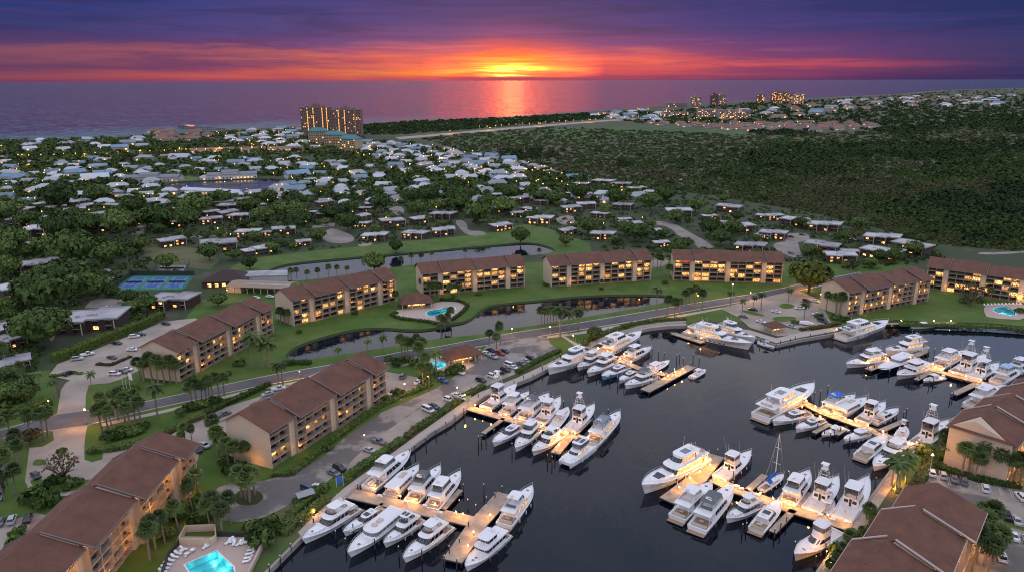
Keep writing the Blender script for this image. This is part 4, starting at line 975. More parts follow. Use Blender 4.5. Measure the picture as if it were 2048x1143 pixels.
def palm_proto(seed, kind='sabal', H_=6.5):
    rs = np.random.RandomState(seed); mb = MB(); rnd = random.Random(seed); bend = rnd.uniform(-.5, .5)
    tr = MB(); P = [(bend * (k / 5) ** 2, .3 * bend * k / 5, H_ * k / 5) for k in range(6)]
    for k in range(5): tr.tube(P[k], P[k + 1], .26 - .02 * k, .24 - .02 * k, 7, 0, False)
    top = Vector(P[-1]); n = 34 if kind == 'sabal' else 20
    for k in range(n):
        a = k * 2.399; u = (k + .5) / n
        el = math.radians(78 - 115 * u) if kind == 'sabal' else math.radians(58 - 70 * u)
        Lf = rnd.uniform(1.5, 1.95) if kind == 'sabal' else rnd.uniform(2.6, 3.4)
        d = Vector((math.cos(a) * math.cos(el), math.sin(a) * math.cos(el), math.sin(el))); side = Vector((-math.sin(a), math.cos(a), 0)); up = d.cross(side) * -1
        if kind == 'sabal':      # fan: stalk, then a folded fan with drooping tips
            c = top + d * Lf * .45; vs = [c]
            for q in range(7):
                t_ = math.radians(-78 + 26 * q); tip = c + (d * math.cos(t_) + side * math.sin(t_)) * Lf * (.95 - .12 * abs(q - 3) / 3) - Vector((0, 0, .30 * Lf * (1 - abs(q - 3) * .05)))
                mid = c + (d * math.cos(t_) + side * math.sin(t_)) * Lf * .5 + up * .06 * (q % 2)
                vs += [mid, tip]
            fs = []
            for q in range(6): i = 1 + 2 * q; fs += [(0, i, i + 2)]
            for q in range(7): i = 1 + 2 * q; p_ = vs[i]; w_ = side * math.cos(math.radians(-78 + 26 * q)) * .16 * Lf - d * math.sin(math.radians(-78 + 26 * q)) * .16 * Lf; vs += [p_ - w_, p_ + w_]; fs.append((i, len(vs) - 2, i + 1)); fs.append((i, i + 1, len(vs) - 1))
            mb.add(vs, fs)
        else:                    # feather frond arching down
            pr = top.copy(); dd_ = d.copy(); row = []
            for q in range(6):
                w_ = Lf * .17 * math.sin(PI * (q + .6) / 6.4) ** .7
                row.append((pr - side * w_ - Vector((0, 0, w_ * .55)), pr.copy(), pr + side * w_ - Vector((0, 0, w_ * .55))))
                dd_ = (dd_ - Vector((0, 0, .27))).normalized(); pr = pr + dd_ * Lf / 5
            vs = [v for r_ in row for v in r_]; fs = []
            for q in range(5): i = q * 3; fs += [(i, i + 1, i + 4, i + 3), (i + 1, i + 2, i + 5, i + 4)]
            mb.add(vs, fs)
    return {'crown': mb.mesh('crown', M['palm']), 'trunk': tr.mesh('trunk', M['palmbark'])}
OAK = [tree_proto(s, mat='oak' if s % 3 else 'oak2') for s in range(6)]
YEL = tree_proto(21, mat='yellowleaf'); BRIGHT = tree_proto(22, mat='oak2', flat=1.2, nleaf=100); BRN = tree_proto(23, mat='brownleaf', gap=.45, core=False)
BARE = tree_proto(24, nsub=18, nleaf=16, ls=.42, mat='brownleaf', flat=1.0, gap=.3, core=False)
SAB = [palm_proto(s) for s in range(4)]; COCO = [palm_proto(30 + s, 'coco', 8.0) for s in range(3)]
BUSH = [tree_proto(40 + s, R_=1.6, Hc=.35, nsub=5, nleaf=34, ls=.34, mat='hedge', flat=.8, core=False) for s in range(3)]
for b_ in BUSH: b_['trunk'] = None
TREES = []
def plant(P, x, y, s, name, label, cat, group, z=LZ, sz=None, world=None):
    p = at(x, y, z) if world is None else Vector((world[0], world[1], z))
    rz = RN.uniform(0, 6.28)
    if P['trunk'] is None:
        o = link(name, P['crown'], None, p, rz); o.scale = (s, s, sz or s * RN.uniform(.85, 1.15)); tag(o, label, cat, group); return o
    e = empty(name, p, rz, label, cat, group); e.scale = (s * RN.uniform(.85, 1.15), s * RN.uniform(.85, 1.15), sz or s * RN.uniform(.85, 1.2))
    link('crown', P['crown'], e); link('trunk', P['trunk'], e); return e
# oaks named one by one from the photograph: base x, base y, crown radius in pixels
oaks = [(215,530,32),(240,512,26),(150,535,44),(143,575,48),(177,598,40),(85,630,52),(30,505,34),(95,512,28),(155,510,26),(125,488,38),(325,462,40),(295,456,26),(390,438,34),(240,473,36),(375,460,30),(335,540,22),(420,522,24),(280,505,22),(257,608,20),(437,612,24),(85,692,50),(15,560,30),(237,452,26),(150,450,24),(120,424,38),(55,806,28),(20,800,28),(362,832,14),(180,470,28),(60,455,26),(20,440,26),(10,520,26),(270,430,24),(200,405,26),(440,410,24),(500,425,24),(535,410,22),
 (587,440,30),(600,450,28),(667,440,26),(697,462,28),(637,482,20),(525,450,26),(560,430,24),(750,545,32),(837,432,30),(880,424,24),(917,428,30),(762,424,28),(957,450,34),(1010,430,28),(930,410,26),(860,405,24),(1176,468,26),(1279,482,34),(1250,470,22),(1351,446,20),(1369,498,22),(1356,510,20),(1300,420,26),(1230,412,24),(1110,410,24),(1160,400,24),(1390,425,22),(1420,470,24),(1465,470,22),(1440,490,22),(1826,512,20),(1720,460,20),(1600,455,18),(1330,405,26),(1080,405,24),(1020,400,22),(975,420,22),(815,405,20),(700,425,20),(640,395,20),
 (575,605,16),(45,590,22),(120,655,26),(20,630,30),(500,540,18),(545,505,16),(470,520,18)]
def near_foot(p, r):
    return any((p.x - a[0]) ** 2 + (p.y - a[1]) ** 2 < (a[2] * .6 + r * .5) ** 2 for a in FOOT)
for i, (x, y, r) in enumerate(oaks):
    p = at(x, y); R_ = r / FP * p.length * .92
    lb = 'big dark spreading oak ' + ('in the dense grove left of the tennis courts' if x < 260 and y > 480 else 'among the flat roofed houses on the left' if x < 560 else 'north of the canal' if x < 1000 else 'by the low houses near the preserve edge')
    plant(OAK[i % 6], x, y, R_ / 6, 'oak_tree', lb, 'tree', 'dark spreading oaks among the houses'); TREES.append((p.x, p.y, R_ * .8))
for (x, y, r, P, lb) in ((1617, 585, 42, YEL, 'big yellow green tree lit from below beside the road end'), (390, 428, 26, YEL, 'lime green crown among dark oaks'), (1189, 680, 18, BRIGHT, 'round bright green tree on the lawn above the docks'), (792, 505, 15, BRIGHT, 'lone round green tree on the canal bank'), (1041, 488, 23, BRIGHT, 'round green tree at the right end of the canal'), (1131, 492, 17, BRIGHT, 'smaller round tree on the lawn right of the canal end'),
                        (1230, 690, 12, BRN, 'rusty leaved tree beside the bright green one'), (128, 962, 38, BARE, 'thin leafed grey brown tree on the kerbed island'), (1941, 612, 30, BARE, 'bare pinkish tree before the far right block'), (62, 888, 20, BRN, 'orange brown tree by the street lamp'), (1710, 478, 18, BARE, 'bare grey tree beside the last houses')):
    p = at(x, y); R_ = r / FP * p.length; plant(P, x, y, R_ / 6, 'lone_tree', lb, 'tree', None); TREES.append((p.x, p.y, R_))
# palms: base x, base y, height factor
pg = {
 'sabal palm under the bare gable of the front lawn block': ('s', 1.25, [(281,757),(288,762),(305,763),(317,767),(329,766),(341,765),(353,766)]),
 'tall slim palm on the lawn at the right end of that front block': ('c', 1.5, [(506,735),(526,734),(538,734)]),
 'sabal palm in the thicket between the road and the lower hedge': ('s', 1.15, [(385,810),(394,808),(404,802),(413,800),(420,800),(426,797),(439,792),(449,790),(204,862),(207,840),(226,865),(236,840),(250,842),(258,838),(270,837),(282,847),(245,828),(216,858),(262,858)]),
 'lone coconut palm on the road verge': ('c', 1.3, [(316,837)]),
 'palm at the left edge beside the road junction': ('s', 1.2, [(5,885),(20,872),(62,880),(89,880),(97,872),(49,775),(35,915),(30,925),(37,933),(15,968),(32,988),(8,1000)]),
 'small palm on the verge of the side street': ('c', .8, [(110,795),(82,780),(184,778)]),
 'sabal palm in the cluster under the glowing gable light': ('s', 1.15, [(427,885),(437,905),(447,913),(457,928),(471,935),(489,930),(437,913)]),
 'fan palm by the two cars behind the longest block': ('s', .8, [(362,892),(372,890),(385,888)]),
 'palm on the round island of the turning circle': ('s', 1.2, [(492,1000),(501,996),(510,990),(484,996),(500,1004)]),
 'palm in the row above the walled pool terrace': ('s', 1.15, [(420,1054),(430,1043),(445,1067),(462,1048)]),
 'leaning palm against the balconies of the longest block': ('s', 1.1, [(357,1063),(312,1098),(385,1023),(398,1000),(330,1085),(300,1120)]),
 'palm beside the lower road near the balcony block roof': ('c', 1.1, [(557,770),(566,772)]),
 'small palm on the lagoon bank': ('c', .8, [(677,722),(734,702),(766,705),(882,677)]),
 'palm in the clump beside the blue club pool': ('s', 1.15, [(804,712),(810,714),(816,715),(826,716),(836,716),(847,715),(840,735),(852,752),(846,770),(858,775)]),
 'tall palm in front of the club pool': ('c', 1.3, [(872,747)]),
 'palm at the upper corner of the quay car park': ('s', 1.1, [(978,690),(993,697),(1001,689)]),
 'short palm in the tight row on the lagoon road verge': ('s', 1.0, [(1083,648),(1089,648),(1095,648),(1101,648),(1107,648),(1112,648)]),
 'tall thin palm beside the curved footpath': ('c', 1.5, [(1120,672),(1138,668),(1156,661),(1313,620)]),
 'palm of the lit group where road and footpath meet': ('s', 1.15, [(1334,630),(1349,635),(1359,627),(1379,604),(1404,617),(1390,606),(1372,610)]),
 'palm between the two frontal balcony blocks': ('s', 1.1, [(1321,540),(1314,538),(1344,555),(1336,560),(1306,530)]),
 'small palm planted against a balcony front': ('s', .7, [(1203,577),(1471,564)]),
 'palm on the planted strip of the far car park': ('c', .9, [(1484,625),(1506,617),(1576,605),(1608,637),(1522,620),(1460,610)]),
 'palm in the garden between pool pavilion and balcony block': ('s', 1.1, [(844,587),(860,598),(879,600),(901,600),(919,602),(791,615),(870,596)]),
 'palm on the tip of the lagoon garden': ('s', .9, [(884,654),(896,650),(890,658),(902,648)]),
 'palm along the canal promenade': ('s', .9, [(562,645),(569,647),(577,649),(557,642),(584,562),(594,557),(614,562),(637,560),(657,556),(674,553),(694,551),(803,532),(824,530),(842,527),(862,523),(930,517),(1078,518)]),
 'palm under the bare gable by the far car park': ('s', 1.2, [(1652,620),(1661,622),(1671,627),(1686,630),(1678,630)]),
 'palm behind the far right blocks': ('s', .9, [(1688,550),(1713,550),(1976,602),(2018,600),(1700,545),(1810,545),(1830,540)]),
 'wind blown palm leaning over the promenade': ('c', 1.15, [(1783,970),(1798,975),(1811,967),(1790,985)]),
 'palm in the row before the blank wall at the right edge': ('s', 1.2, [(1922,950),(1936,946),(1948,957),(1961,950),(1993,962),(2017,968),(2027,966),(2040,970),(1891,922),(1884,915),(1905,905)]),
 'palm crowded between the corner roof and the lower car park': ('s', 1.25, [(1965,1080),(1974,1092),(1962,1105),(1980,1112),(1952,1122),(1968,1130),(1988,1128),(1945,1140),(1975,1150)]),
 'lamp lit palm on the planted edge below the near right dock': ('s', .8, [(1700,1100),(1693,1118),(1682,1132),(1708,1112),(1672,1146)]),
 'bushy palm at the notch of the corner roof': ('s', .9, [(1736,1058)]),
 'tall seaside palm against the water': ('c', 1.7, [(37,290),(46,291),(58,292),(66,291),(72,292),(94,291),(105,289),(112,290),(126,290),(135,289),(147,288),(152,286),(158,287),(163,286),(305,272),(309,272),(475,270),(482,268),(206,285),(222,284)])}
for lb, (k, s, L_) in pg.items():
    P = SAB if k == 's' else COCO
    for i, (x, y) in enumerate(L_):
        if 'seaside' in lb: y = y + 6
        plant(P[i % len(P)], x, y, s * RN.uniform(.92, 1.1), 'palm_tree', lb, 'palm', 'palms ' + lb.split(' ', 1)[1] if len(L_) > 1 else None)
        p = at(x, y); TREES.append((p.x, p.y, 1.5))
# fill: trees among the houses. The nearest are trees of their own, the far ones one canopy
fill = [(0, 300), (120, 290), (300, 292), (600, 290), (735, 288), (830, 290), (980, 325), (1140, 352), (1330, 378), (1600, 425), (1850, 480), (1890, 520), (1700, 540), (1600, 525), (1240, 520), (1180, 485), (1060, 448), (980, 462), (720, 490), (520, 512), (330, 500), (400, 560), (330, 620), (160, 690), (60, 780), (0, 850), (-60, 700), (-60, 320)]
clear_px = [[(222, 585), (262, 545), (395, 545), (400, 585)], [(640, 455), (705, 452), (715, 492), (640, 492)], [(320, 355), (520, 350), (585, 356), (578, 392), (325, 392)], [(905, 438), (980, 455), (980, 478), (905, 465)], [(1304, 440), (1350, 440), (1430, 490), (1430, 505), (1390, 505)], [(1545, 465), (1625, 465), (1605, 520), (1550, 515)],
            [(160, 590), (250, 596), (250, 625), (160, 625)], [(1225, 500), (1340, 515), (1330, 540), (1225, 535)], [(100, 640), (330, 640), (60, 780)], [(285, 488), (440, 490), (440, 545), (300, 540)], [(440, 560), (600, 560), (600, 600), (440, 610)]]
rnd = random.Random(77); cand = []
def ok_tree(x, y, r, k=1.0):
    if any(inside((x, y), q) for q in clear_px): return False
    p = at(x, y)
    if any(inside((p.x, p.y), q) for q in (pondB, pondC)): return False
    if near_foot(p, r): return False
    return not any((p.x - a[0]) ** 2 + (p.y - a[1]) ** 2 < ((a[2] + r) * .62 * k) ** 2 for a in TREES)
nt = 0; tries = 0
while nt < 175 and tries < 9000:
    tries += 1
    x, y = rnd.uniform(0, 1890), rnd.uniform(372, 800)
    r = rnd.uniform(3.2, 6.2)
    if not inside((x, y), fill) or not ok_tree(x, y, r): continue
    p = at(x, y); TREES.append((p.x, p.y, r)); nt += 1
    if rnd.random() < .2: plant(rnd.choice(SAB), x, y, rnd.uniform(.9, 1.2), 'palm_tree', 'palm standing among the oaks and low houses', 'palm', 'palms scattered among the low houses')
    else: plant(rnd.choice(OAK), x, y, r / 6, 'broadleaf_tree', 'medium dark broadleaf tree filling the gaps between low houses', 'tree', 'medium broadleaf trees between the houses')
def canopy(name, poly, n, rmin, rmax, nl, mat, seed, ls=.42, kind='stuff', flat=.8, chk=None, ypow=1.0, up=0.0):
    """one mass of many small crowns; sampled in the picture so that far ones stand wider apart"""
    rs = np.random.RandomState(seed); rnd = random.Random(seed); xs = [p[0] for p in poly]; ys = [p[1] for p in poly]
    Cs, Ns, Ss = [], [], []; got = 0; tr_ = 0
    while got < n and tr_ < n * 8:
        tr_ += 1
        x, y = rnd.uniform(min(xs), max(xs)), min(ys) + (max(ys) - min(ys)) * rnd.random() ** ypow
        if not inside((x, y), poly): continue
        p = at(x, y); far = min(p.length / 700, 5.0); r = rnd.uniform(rmin, rmax) * (.6 + .4 * far)
        if chk and not chk(x, y, r): continue
        P, N = clump(nl, rs, flat); Cs.append(P * r + [p.x, p.y, LZ + r * .1 + up]); Ns.append(N); Ss.append(np.full(nl, r * ls) * rs.uniform(.7, 1.2, nl)); got += 1
    if not Cs: return
    V, Q = leaves(np.concatenate(Cs), np.concatenate(Ns), np.concatenate(Ss), .8, seed)
    o = link(name, npmesh(name, V, Q, M[mat])); o['kind'] = kind; return o
canopy('town_tree_canopy', [(0, 288), (300, 284), (600, 280), (735, 284), (830, 288), (980, 322), (1160, 352), (1330, 378), (1330, 400), (1000, 400), (700, 400), (0, 440), (-60, 440)], 2600, 2.6, 5.2, 26, 'town_leaf', 1, .42, chk=lambda x, y, r: ok_tree(x, y, r * .4, .7), up=1.0)
canopy('town_undergrowth', fill, 4200, 1.0, 2.6, 18, 'town_leaf', 2, .42, chk=lambda x, y, r: y > 380 and ok_tree(x, y, r * .2, .4), up=.0)
pres = [(835, 276), (1000, 262), (1100, 255), (1300, 262), (1480, 270), (1760, 262), (2060, 240), (2060, 500), (1900, 492), (1750, 455), (1600, 420), (1400, 388), (1180, 356), (1000, 325)]
canopy('preserve_scrub', pres, 15000, 1.2, 3.2, 12, 'scrub', 3, .5, up=-.1, flat=.45)
canopy('preserve_scrub', [(1500, 330), (2060, 330), (2060, 505), (1900, 492), (1750, 455), (1600, 420), (1450, 395)], 5000, .8, 1.9, 12, 'scrub', 13, .5, up=-.1, flat=.45)
blobs = [(1600,318,120,14),(1700,300,180,12),(1900,300,160,14),(1960,340,90,14),(1850,310,60,10),(1640,345,70,8),(1560,330,60,8),(1980,430,80,26),(1900,400,60,12),(2030,380,40,16),(1450,430,20,10),(1250,330,18,6),(1370,325,14,5),(1050,310,60,10),(1480,350,50,8),(1700,365,20,5),(1830,420,60,12),(2000,470,60,14)]
canopy('preserve_woodland', [(1480, 262), (1760, 256), (2060, 236), (2060, 500), (1880, 490), (1780, 440), (1500, 400), (1000, 330), (1000, 290), (1300, 300)], 3400, 2.4, 4.6, 22, 'wood_leaf', 4, .42,
       chk=lambda x, y, r: y < 262 + 10 * math.sin(x / 40) + rnd.uniform(-6, 8) or any(((x - a) / c) ** 2 + ((y - b_) / d) ** 2 < rnd.uniform(.15, 1.9) * (1 + .3 * math.sin(x * .11 + y * .2)) for a, b_, c, d in blobs) or rnd.random() < .02)
canopy('coastal_woodland', [(724, 251), (837, 243), (1024, 236), (1224, 224), (1330, 224), (1200, 238), (1100, 246), (900, 262), (790, 270), (735, 270)], 1500, 2.0, 3.4, 16, 'wood_leaf', 5, .5)
canopy('distant_woodland', [(1300, 226), (1480, 208), (1661, 199), (1811, 190), (1911, 181), (2060, 177), (2060, 246), (1760, 252), (1500, 246), (1290, 250), (1240, 240)], 3000, 1.8, 3.2, 14, 'wood_leaf', 6, .5, chk=lambda x, y, r: not near_foot(at(x, y), 1))
canopy('seaside_trees', [(0, 282), (120, 281), (225, 278), (300, 272), (400, 267), (475, 262), (600, 258), (735, 256), (735, 284), (600, 298), (300, 300), (0, 300)], 900, 2.4, 4.2, 18, 'town_leaf', 7, .45, chk=lambda x, y, r: not near_foot(at(x, y), 3))
# hedges: boxes of leaves along a line
def hedge(P, w_, h_, mat, label, name='hedge', seed=0, dens=7, z=LZ, group=None):
    pp = [Vector((p[0], p[1], 0)) for p in pts(P, z)]; rs = np.random.RandomState(seed); C, N = [], []
    core = MB()
    for a, b_ in zip(pp[:-1], pp[1:]):
        d = b_ - a; L = d.length; u = d / L; nn = Vector((-u.y, u.x, 0)); k = int(L * (w_ + 2 * h_) * dens)
        for i in range(k):
            s = rs.rand() * L; q = rs.rand() * (w_ + 2 * h_)
            if q < h_: off, zz, no = -w_ / 2, q, -nn
            elif q < h_ + w_: off, zz, no = q - h_ - w_ / 2, h_, Vector((0, 0, 1))
            else: off, zz, no = w_ / 2, q - h_ - w_, nn
            wob = .12 * math.sin(s * 1.3) + rs.normal() * .07
            c = a + u * s + nn * (off * (1 + wob)) ; C.append((c.x, c.y, z + zz * (1 + wob * .6))); N.append(tuple(no + Vector(rs.normal(size=3) * .45)))
        c4 = [a - nn * w_ * .42, b_ - nn * w_ * .42, b_ + nn * w_ * .42, a + nn * w_ * .42]; core.prism([(v.x, v.y) for v in c4], z, z + h_ * .88)
    V, Q = leaves(np.array(C), np.array(N), np.full(len(C), .30), .8, seed)
    n0 = len(V); cv_ = [v for v in core.v]; cq = [f for f in core.f]
    V = np.concatenate([V, np.array(cv_)]); Q = np.concatenate([Q, np.array(cq) + n0])
    return tag(link(name, npmesh(name, V, Q, M[mat])), label, 'hedge', group)
hedge([(107, 722), (150, 707), (200, 685), (275, 657), (327, 634)], 3.4, 3.2, 'hedgey', 'long tall golden green clipped hedge along the upper parking', seed=1)
hedge([(193, 729), (222, 731), (262, 714)], 1.4, .9, 'hedgeb', 'low rusty hedge in the middle of the upper parking', seed=2)
hedge([(100, 752), (118, 752), (138, 746), (165, 748)], 1.4, .8, 'hedge', 'low hedge round the end of the upper parking', seed=3)
hedge([(180, 906), (240, 899), (300, 884), (332, 872)], 2.2, 1.6, 'hedge', 'dark hedge behind the longest block, along the back lane', seed=4)
hedge([(332, 868), (380, 845), (412, 833)], 2.2, 1.6, 'hedgeb', 'rusty orange stretch of hedge above the back lane', seed=5)
hedge([(412, 830), (460, 806), (500, 788), (540, 770)], 2.2, 1.6, 'hedge', 'green stretch of hedge between lower road and back lane', seed=6)
hedge([(545, 732), (580, 728), (622, 727)], 2.4, 1.6, 'hedge', 'free standing hedge on the lawn below the lagoon tip', seed=7)
hedge([(545, 950), (580, 950), (610, 928), (660, 885), (700, 857), (757, 815), (800, 795), (838, 780), (862, 768)], 2.2, 1.2, 'hedge', 'long low hedge between the big balcony block and the quay road', seed=8)
hedge([(680, 966), (730, 930), (775, 900), (806, 880)], 2.6, 1.4, 'hedge', 'thick green hedge above the first dock, lower stretch', seed=9)
hedge([(812, 876), (828, 862), (832, 856)], 2.2, 1.2, 'hedgeb', 'short rusty hedge at the notch of the seawall', seed=10)
hedge([(836, 858), (880, 828), (918, 802)], 2.6, 1.4, 'hedge', 'thick green hedge above the seawall, middle stretch', seed=11)
hedge([(925, 795), (968, 773)], 2.2, 1.3, 'hedge', 'short hedge just left of the second dock head', seed=12)
hedge([(1034, 746), (1080, 720), (1120, 702)], 2.2, 1.3, 'hedge', 'hedge along the quay car park towards the third dock', seed=13)
hedge([(1170, 684), (1215, 664), (1260, 650), (1310, 641), (1372, 639)], 2.2, 1.2, 'hedgeb', 'rusty hedge following the curved seawall', seed=14)
hedge([(566, 1072), (590, 1048), (625, 1022), (655, 1000)], 2.6, 1.6, 'hedgeb', 'rusty shrub border along the lower seawall', seed=15)
hedge([(570, 1060), (580, 1036), (612, 1008), (640, 985), (656, 972)], 2.4, 1.6, 'hedge', 'green hedge above the lower seawall border', seed=16)
hedge([(1600, 661), (1640, 655), (1680, 648)], 1.8, 1.2, 'hedgeb', 'rusty hedge on the far quay behind the dock office', seed=17)
hedge([(1825, 985), (1840, 960), (1856, 930), (1862, 915)], 3.0, 1.4, 'hedgeb', 'rusty border hedge at the entrance of the right car park', seed=18)
hedge([(1868, 930), (1910, 948), (1960, 962), (2040, 975)], 2.6, 1.3, 'hedge', 'dark hedge under the palms of the right car park', seed=19)
hedge([(795, 626), (782, 630), (800, 638), (860, 645), (878, 650)], 1.6, 1.2, 'hedge', 'hedge round the left side of the lagoon garden pool', seed=20)
hedge([(905, 640), (925, 625), (936, 612), (920, 603), (880, 600)], 1.6, 1.2, 'hedge', 'hedge round the right side of the lagoon garden pool', seed=21)
hedge([(170, 622), (230, 622), (245, 620)], 2.2, 1.4, 'hedge', 'dark hedge above the widest flat roofed house', seed=22)
hedge([(210, 424), (300, 424)], 3, 2.4, 'hedge', 'tall dark straight hedge among the left houses', seed=23)
hedge([(30, 830), (60, 825), (100, 808)], 4, 3, 'hedge', 'broad dark hedge mass at the left street corner', seed=24)
hedge([(1800, 650), (1900, 652), (1985, 655), (2100, 664)], 2.6, 1.3, 'hedge', 'waterside hedge band along the far right bank', seed=25)
bush_px = [(598,665,1),(225,792,1.1),(710,628,1.1),(1330,568,1.3),(1092,572,1.1),(1203,579,.8),(1100,560,1),(455,749,1.1),(480,730,1.5),(385,760,1),(125,905,1),(184,905,.9),(796,790,1.6),(765,800,1.4),(915,745,2.0),(902,748,1.8),(780,722,1.5),(800,728,1.6),(815,722,1.4),(790,732,1.2),(830,730,1.5),(850,762,1.6),(862,745,1.4),(880,752,1.3),(655,900,1.2),(640,985,1.3),(600,1005,1.2),(540,1060,2.2),(520,1075,2.4),(530,1090,2),(505,1060,1.6),(40,1070,1.4),(35,1090,1.4),(85,1005,2.4),(95,1015,2.2),(70,1000,2),(120,965,1.6),(150,970,1.5),(140,975,1.4),(105,968,1.4),(1250,655,1),(1170,690,1.4),(1150,700,1.2),(1640,635,1.6),(1672,638,1.6),(1690,642,1.5),(1590,648,1.2),(1850,905,1.8),(1880,915,1.8),(1862,925,1.5),(1730,1070,1.3),(1745,1045,1.2),(1700,1110,2.0),(1690,1120,2.2),(1676,1136,2.0),(1960,605,1.5),(1930,605,1.6),(2040,625,1.6),(340,1040,1.8),(400,1010,1.6),(360,1035,1.8),(330,1075,1.8),(420,1030,1.5),(395,1045,1.6),(450,925,1.5),(480,940,1.6),(460,945,1.5),(240,870,1.8),(222,880,2),(255,872,2),(270,865,1.8),(285,858,1.6),(380,820,1.8),(400,815,1.8),(430,806,1.5),(905,595,1.1),(958,590,1.2),(1160,620,1)]
for i, (x, y, s) in enumerate(bush_px):
    side = 'left of the big balcony block' if x < 520 and y > 700 else 'near the lagoon and quay' if x < 1300 else 'on the right shore'
    plant(BUSH[i % 3], x, y, s * 1.15, 'shrub', 'rounded green garden shrub ' + side, 'shrub', 'rounded garden shrubs')
# ------------------------------------------------------------------ boats: local x forward, z = 0 at the waterline
def plan(x0, x1, w, nose, n=7, p=2.0, aft=.15):
    """outline of a deckhouse, aft end at x0, rounded front ending at x1"""
    h = w / 2; o = [(x0, -h + aft), (x0 + aft, -h)] if aft else [(x0, -h)]
    for k in range(n + 1):
        a = -PI / 2 + PI * k / n
        o.append((x1 - nose + nose * abs(math.cos(a)) ** (2 / p), h * (1 if math.sin(a) > 0 else -1) * abs(math.sin(a)) ** (2 / p)))
    o += [(x0 + aft, h), (x0, h - aft)] if aft else [(x0, h)]
    return o
def house_at(o, t, rake, arake, tum, zh, x0, x1):
    """outline moved for height fraction t"""
    L = x1 - x0; r = []
    for x, y in o:
        f = (x - x0) / L
        r.append((x - rake * t * f + arake * t * (1 - f), y * (1 - tum * t)))
    return r
def house(mb, x0, x1, w, z0, z1, nose=.8, rake=1.0, arake=.1, tum=.08, p=2.4, mi=0, roof=None, rov=.0):
    o = plan(x0, x1, w, nose, p=p)
    a = house_at(o, 0, rake, arake, tum, 0, x0, x1); b_ = house_at(o, 1, rake, arake, tum, 0, x0, x1)
    mb.loft([[(x, y, z0) for x, y in a], [(x, y, z1) for x, y in b_]], mi, True, False)
    mb.add([(x, y, z1) for x, y in b_], [tuple(range(len(b_)))], mi)
    if roof:
        c = [((x - (x0 + x1) / 2) * (1 + rov) + (x0 + x1) / 2 - .1, y * (1 + rov)) for x, y in b_]
        mb.prism(c, z1 + .005, z1 + .12, roof, True, True)
    return o
def band_windows(mb, x0, x1, w, z0, z1, ta, tb, nose, rake, arake, tum, p, mi=0, off=.03, gaps=0, aftopen=0.12, sides=(0, 1)):
    o = plan(x0, x1, w, nose, p=p); n = len(o)
    ra = house_at(o, ta, rake, arake, tum, 0, x0, x1); rb = house_at(o, tb, rake, arake, tum, 0, x0, x1)
    za, zb = z0 + (z1 - z0) * ta, z0 + (z1 - z0) * tb
    cx = (x0 + x1) / 2
    def out(pn): return ((pn[0] - cx) * (1 + off / (x1 - x0) * 2) + cx, pn[1] * (1 + 2 * off / w))
    for i in range(1, n - 2):
        A, B, C, D = out(ra[i]), out(ra[i + 1]), out(rb[i + 1]), out(rb[i])
        side = abs(A[1] - B[1]) < .3 * abs(A[0] - B[0])
        segs = max(1, int(math.hypot(A[0] - B[0], A[1] - B[1]) / 1.5)) if side else 1
        for s in range(segs):
            f0, f1 = s / segs, (s + 1) / segs; g = .06 if gaps or segs > 1 else .02
            if segs > 1 and s == 0 and i == 1: f0 += aftopen * .6
            f0 += g * (f1 - f0); f1 -= g * (f1 - f0)
            L = lambda P, Q, f: (P[0] + (Q[0] - P[0]) * f, P[1] + (Q[1] - P[1]) * f)
            a, b_, c, d = L(A, B, f0), L(A, B, f1), L(D, C, f1), L(D, C, f0)
            mb.add([(*a, za), (*b_, za), (*c, zb), (*d, zb)], [(0, 1, 2, 3)], mi if side else mi + 1)
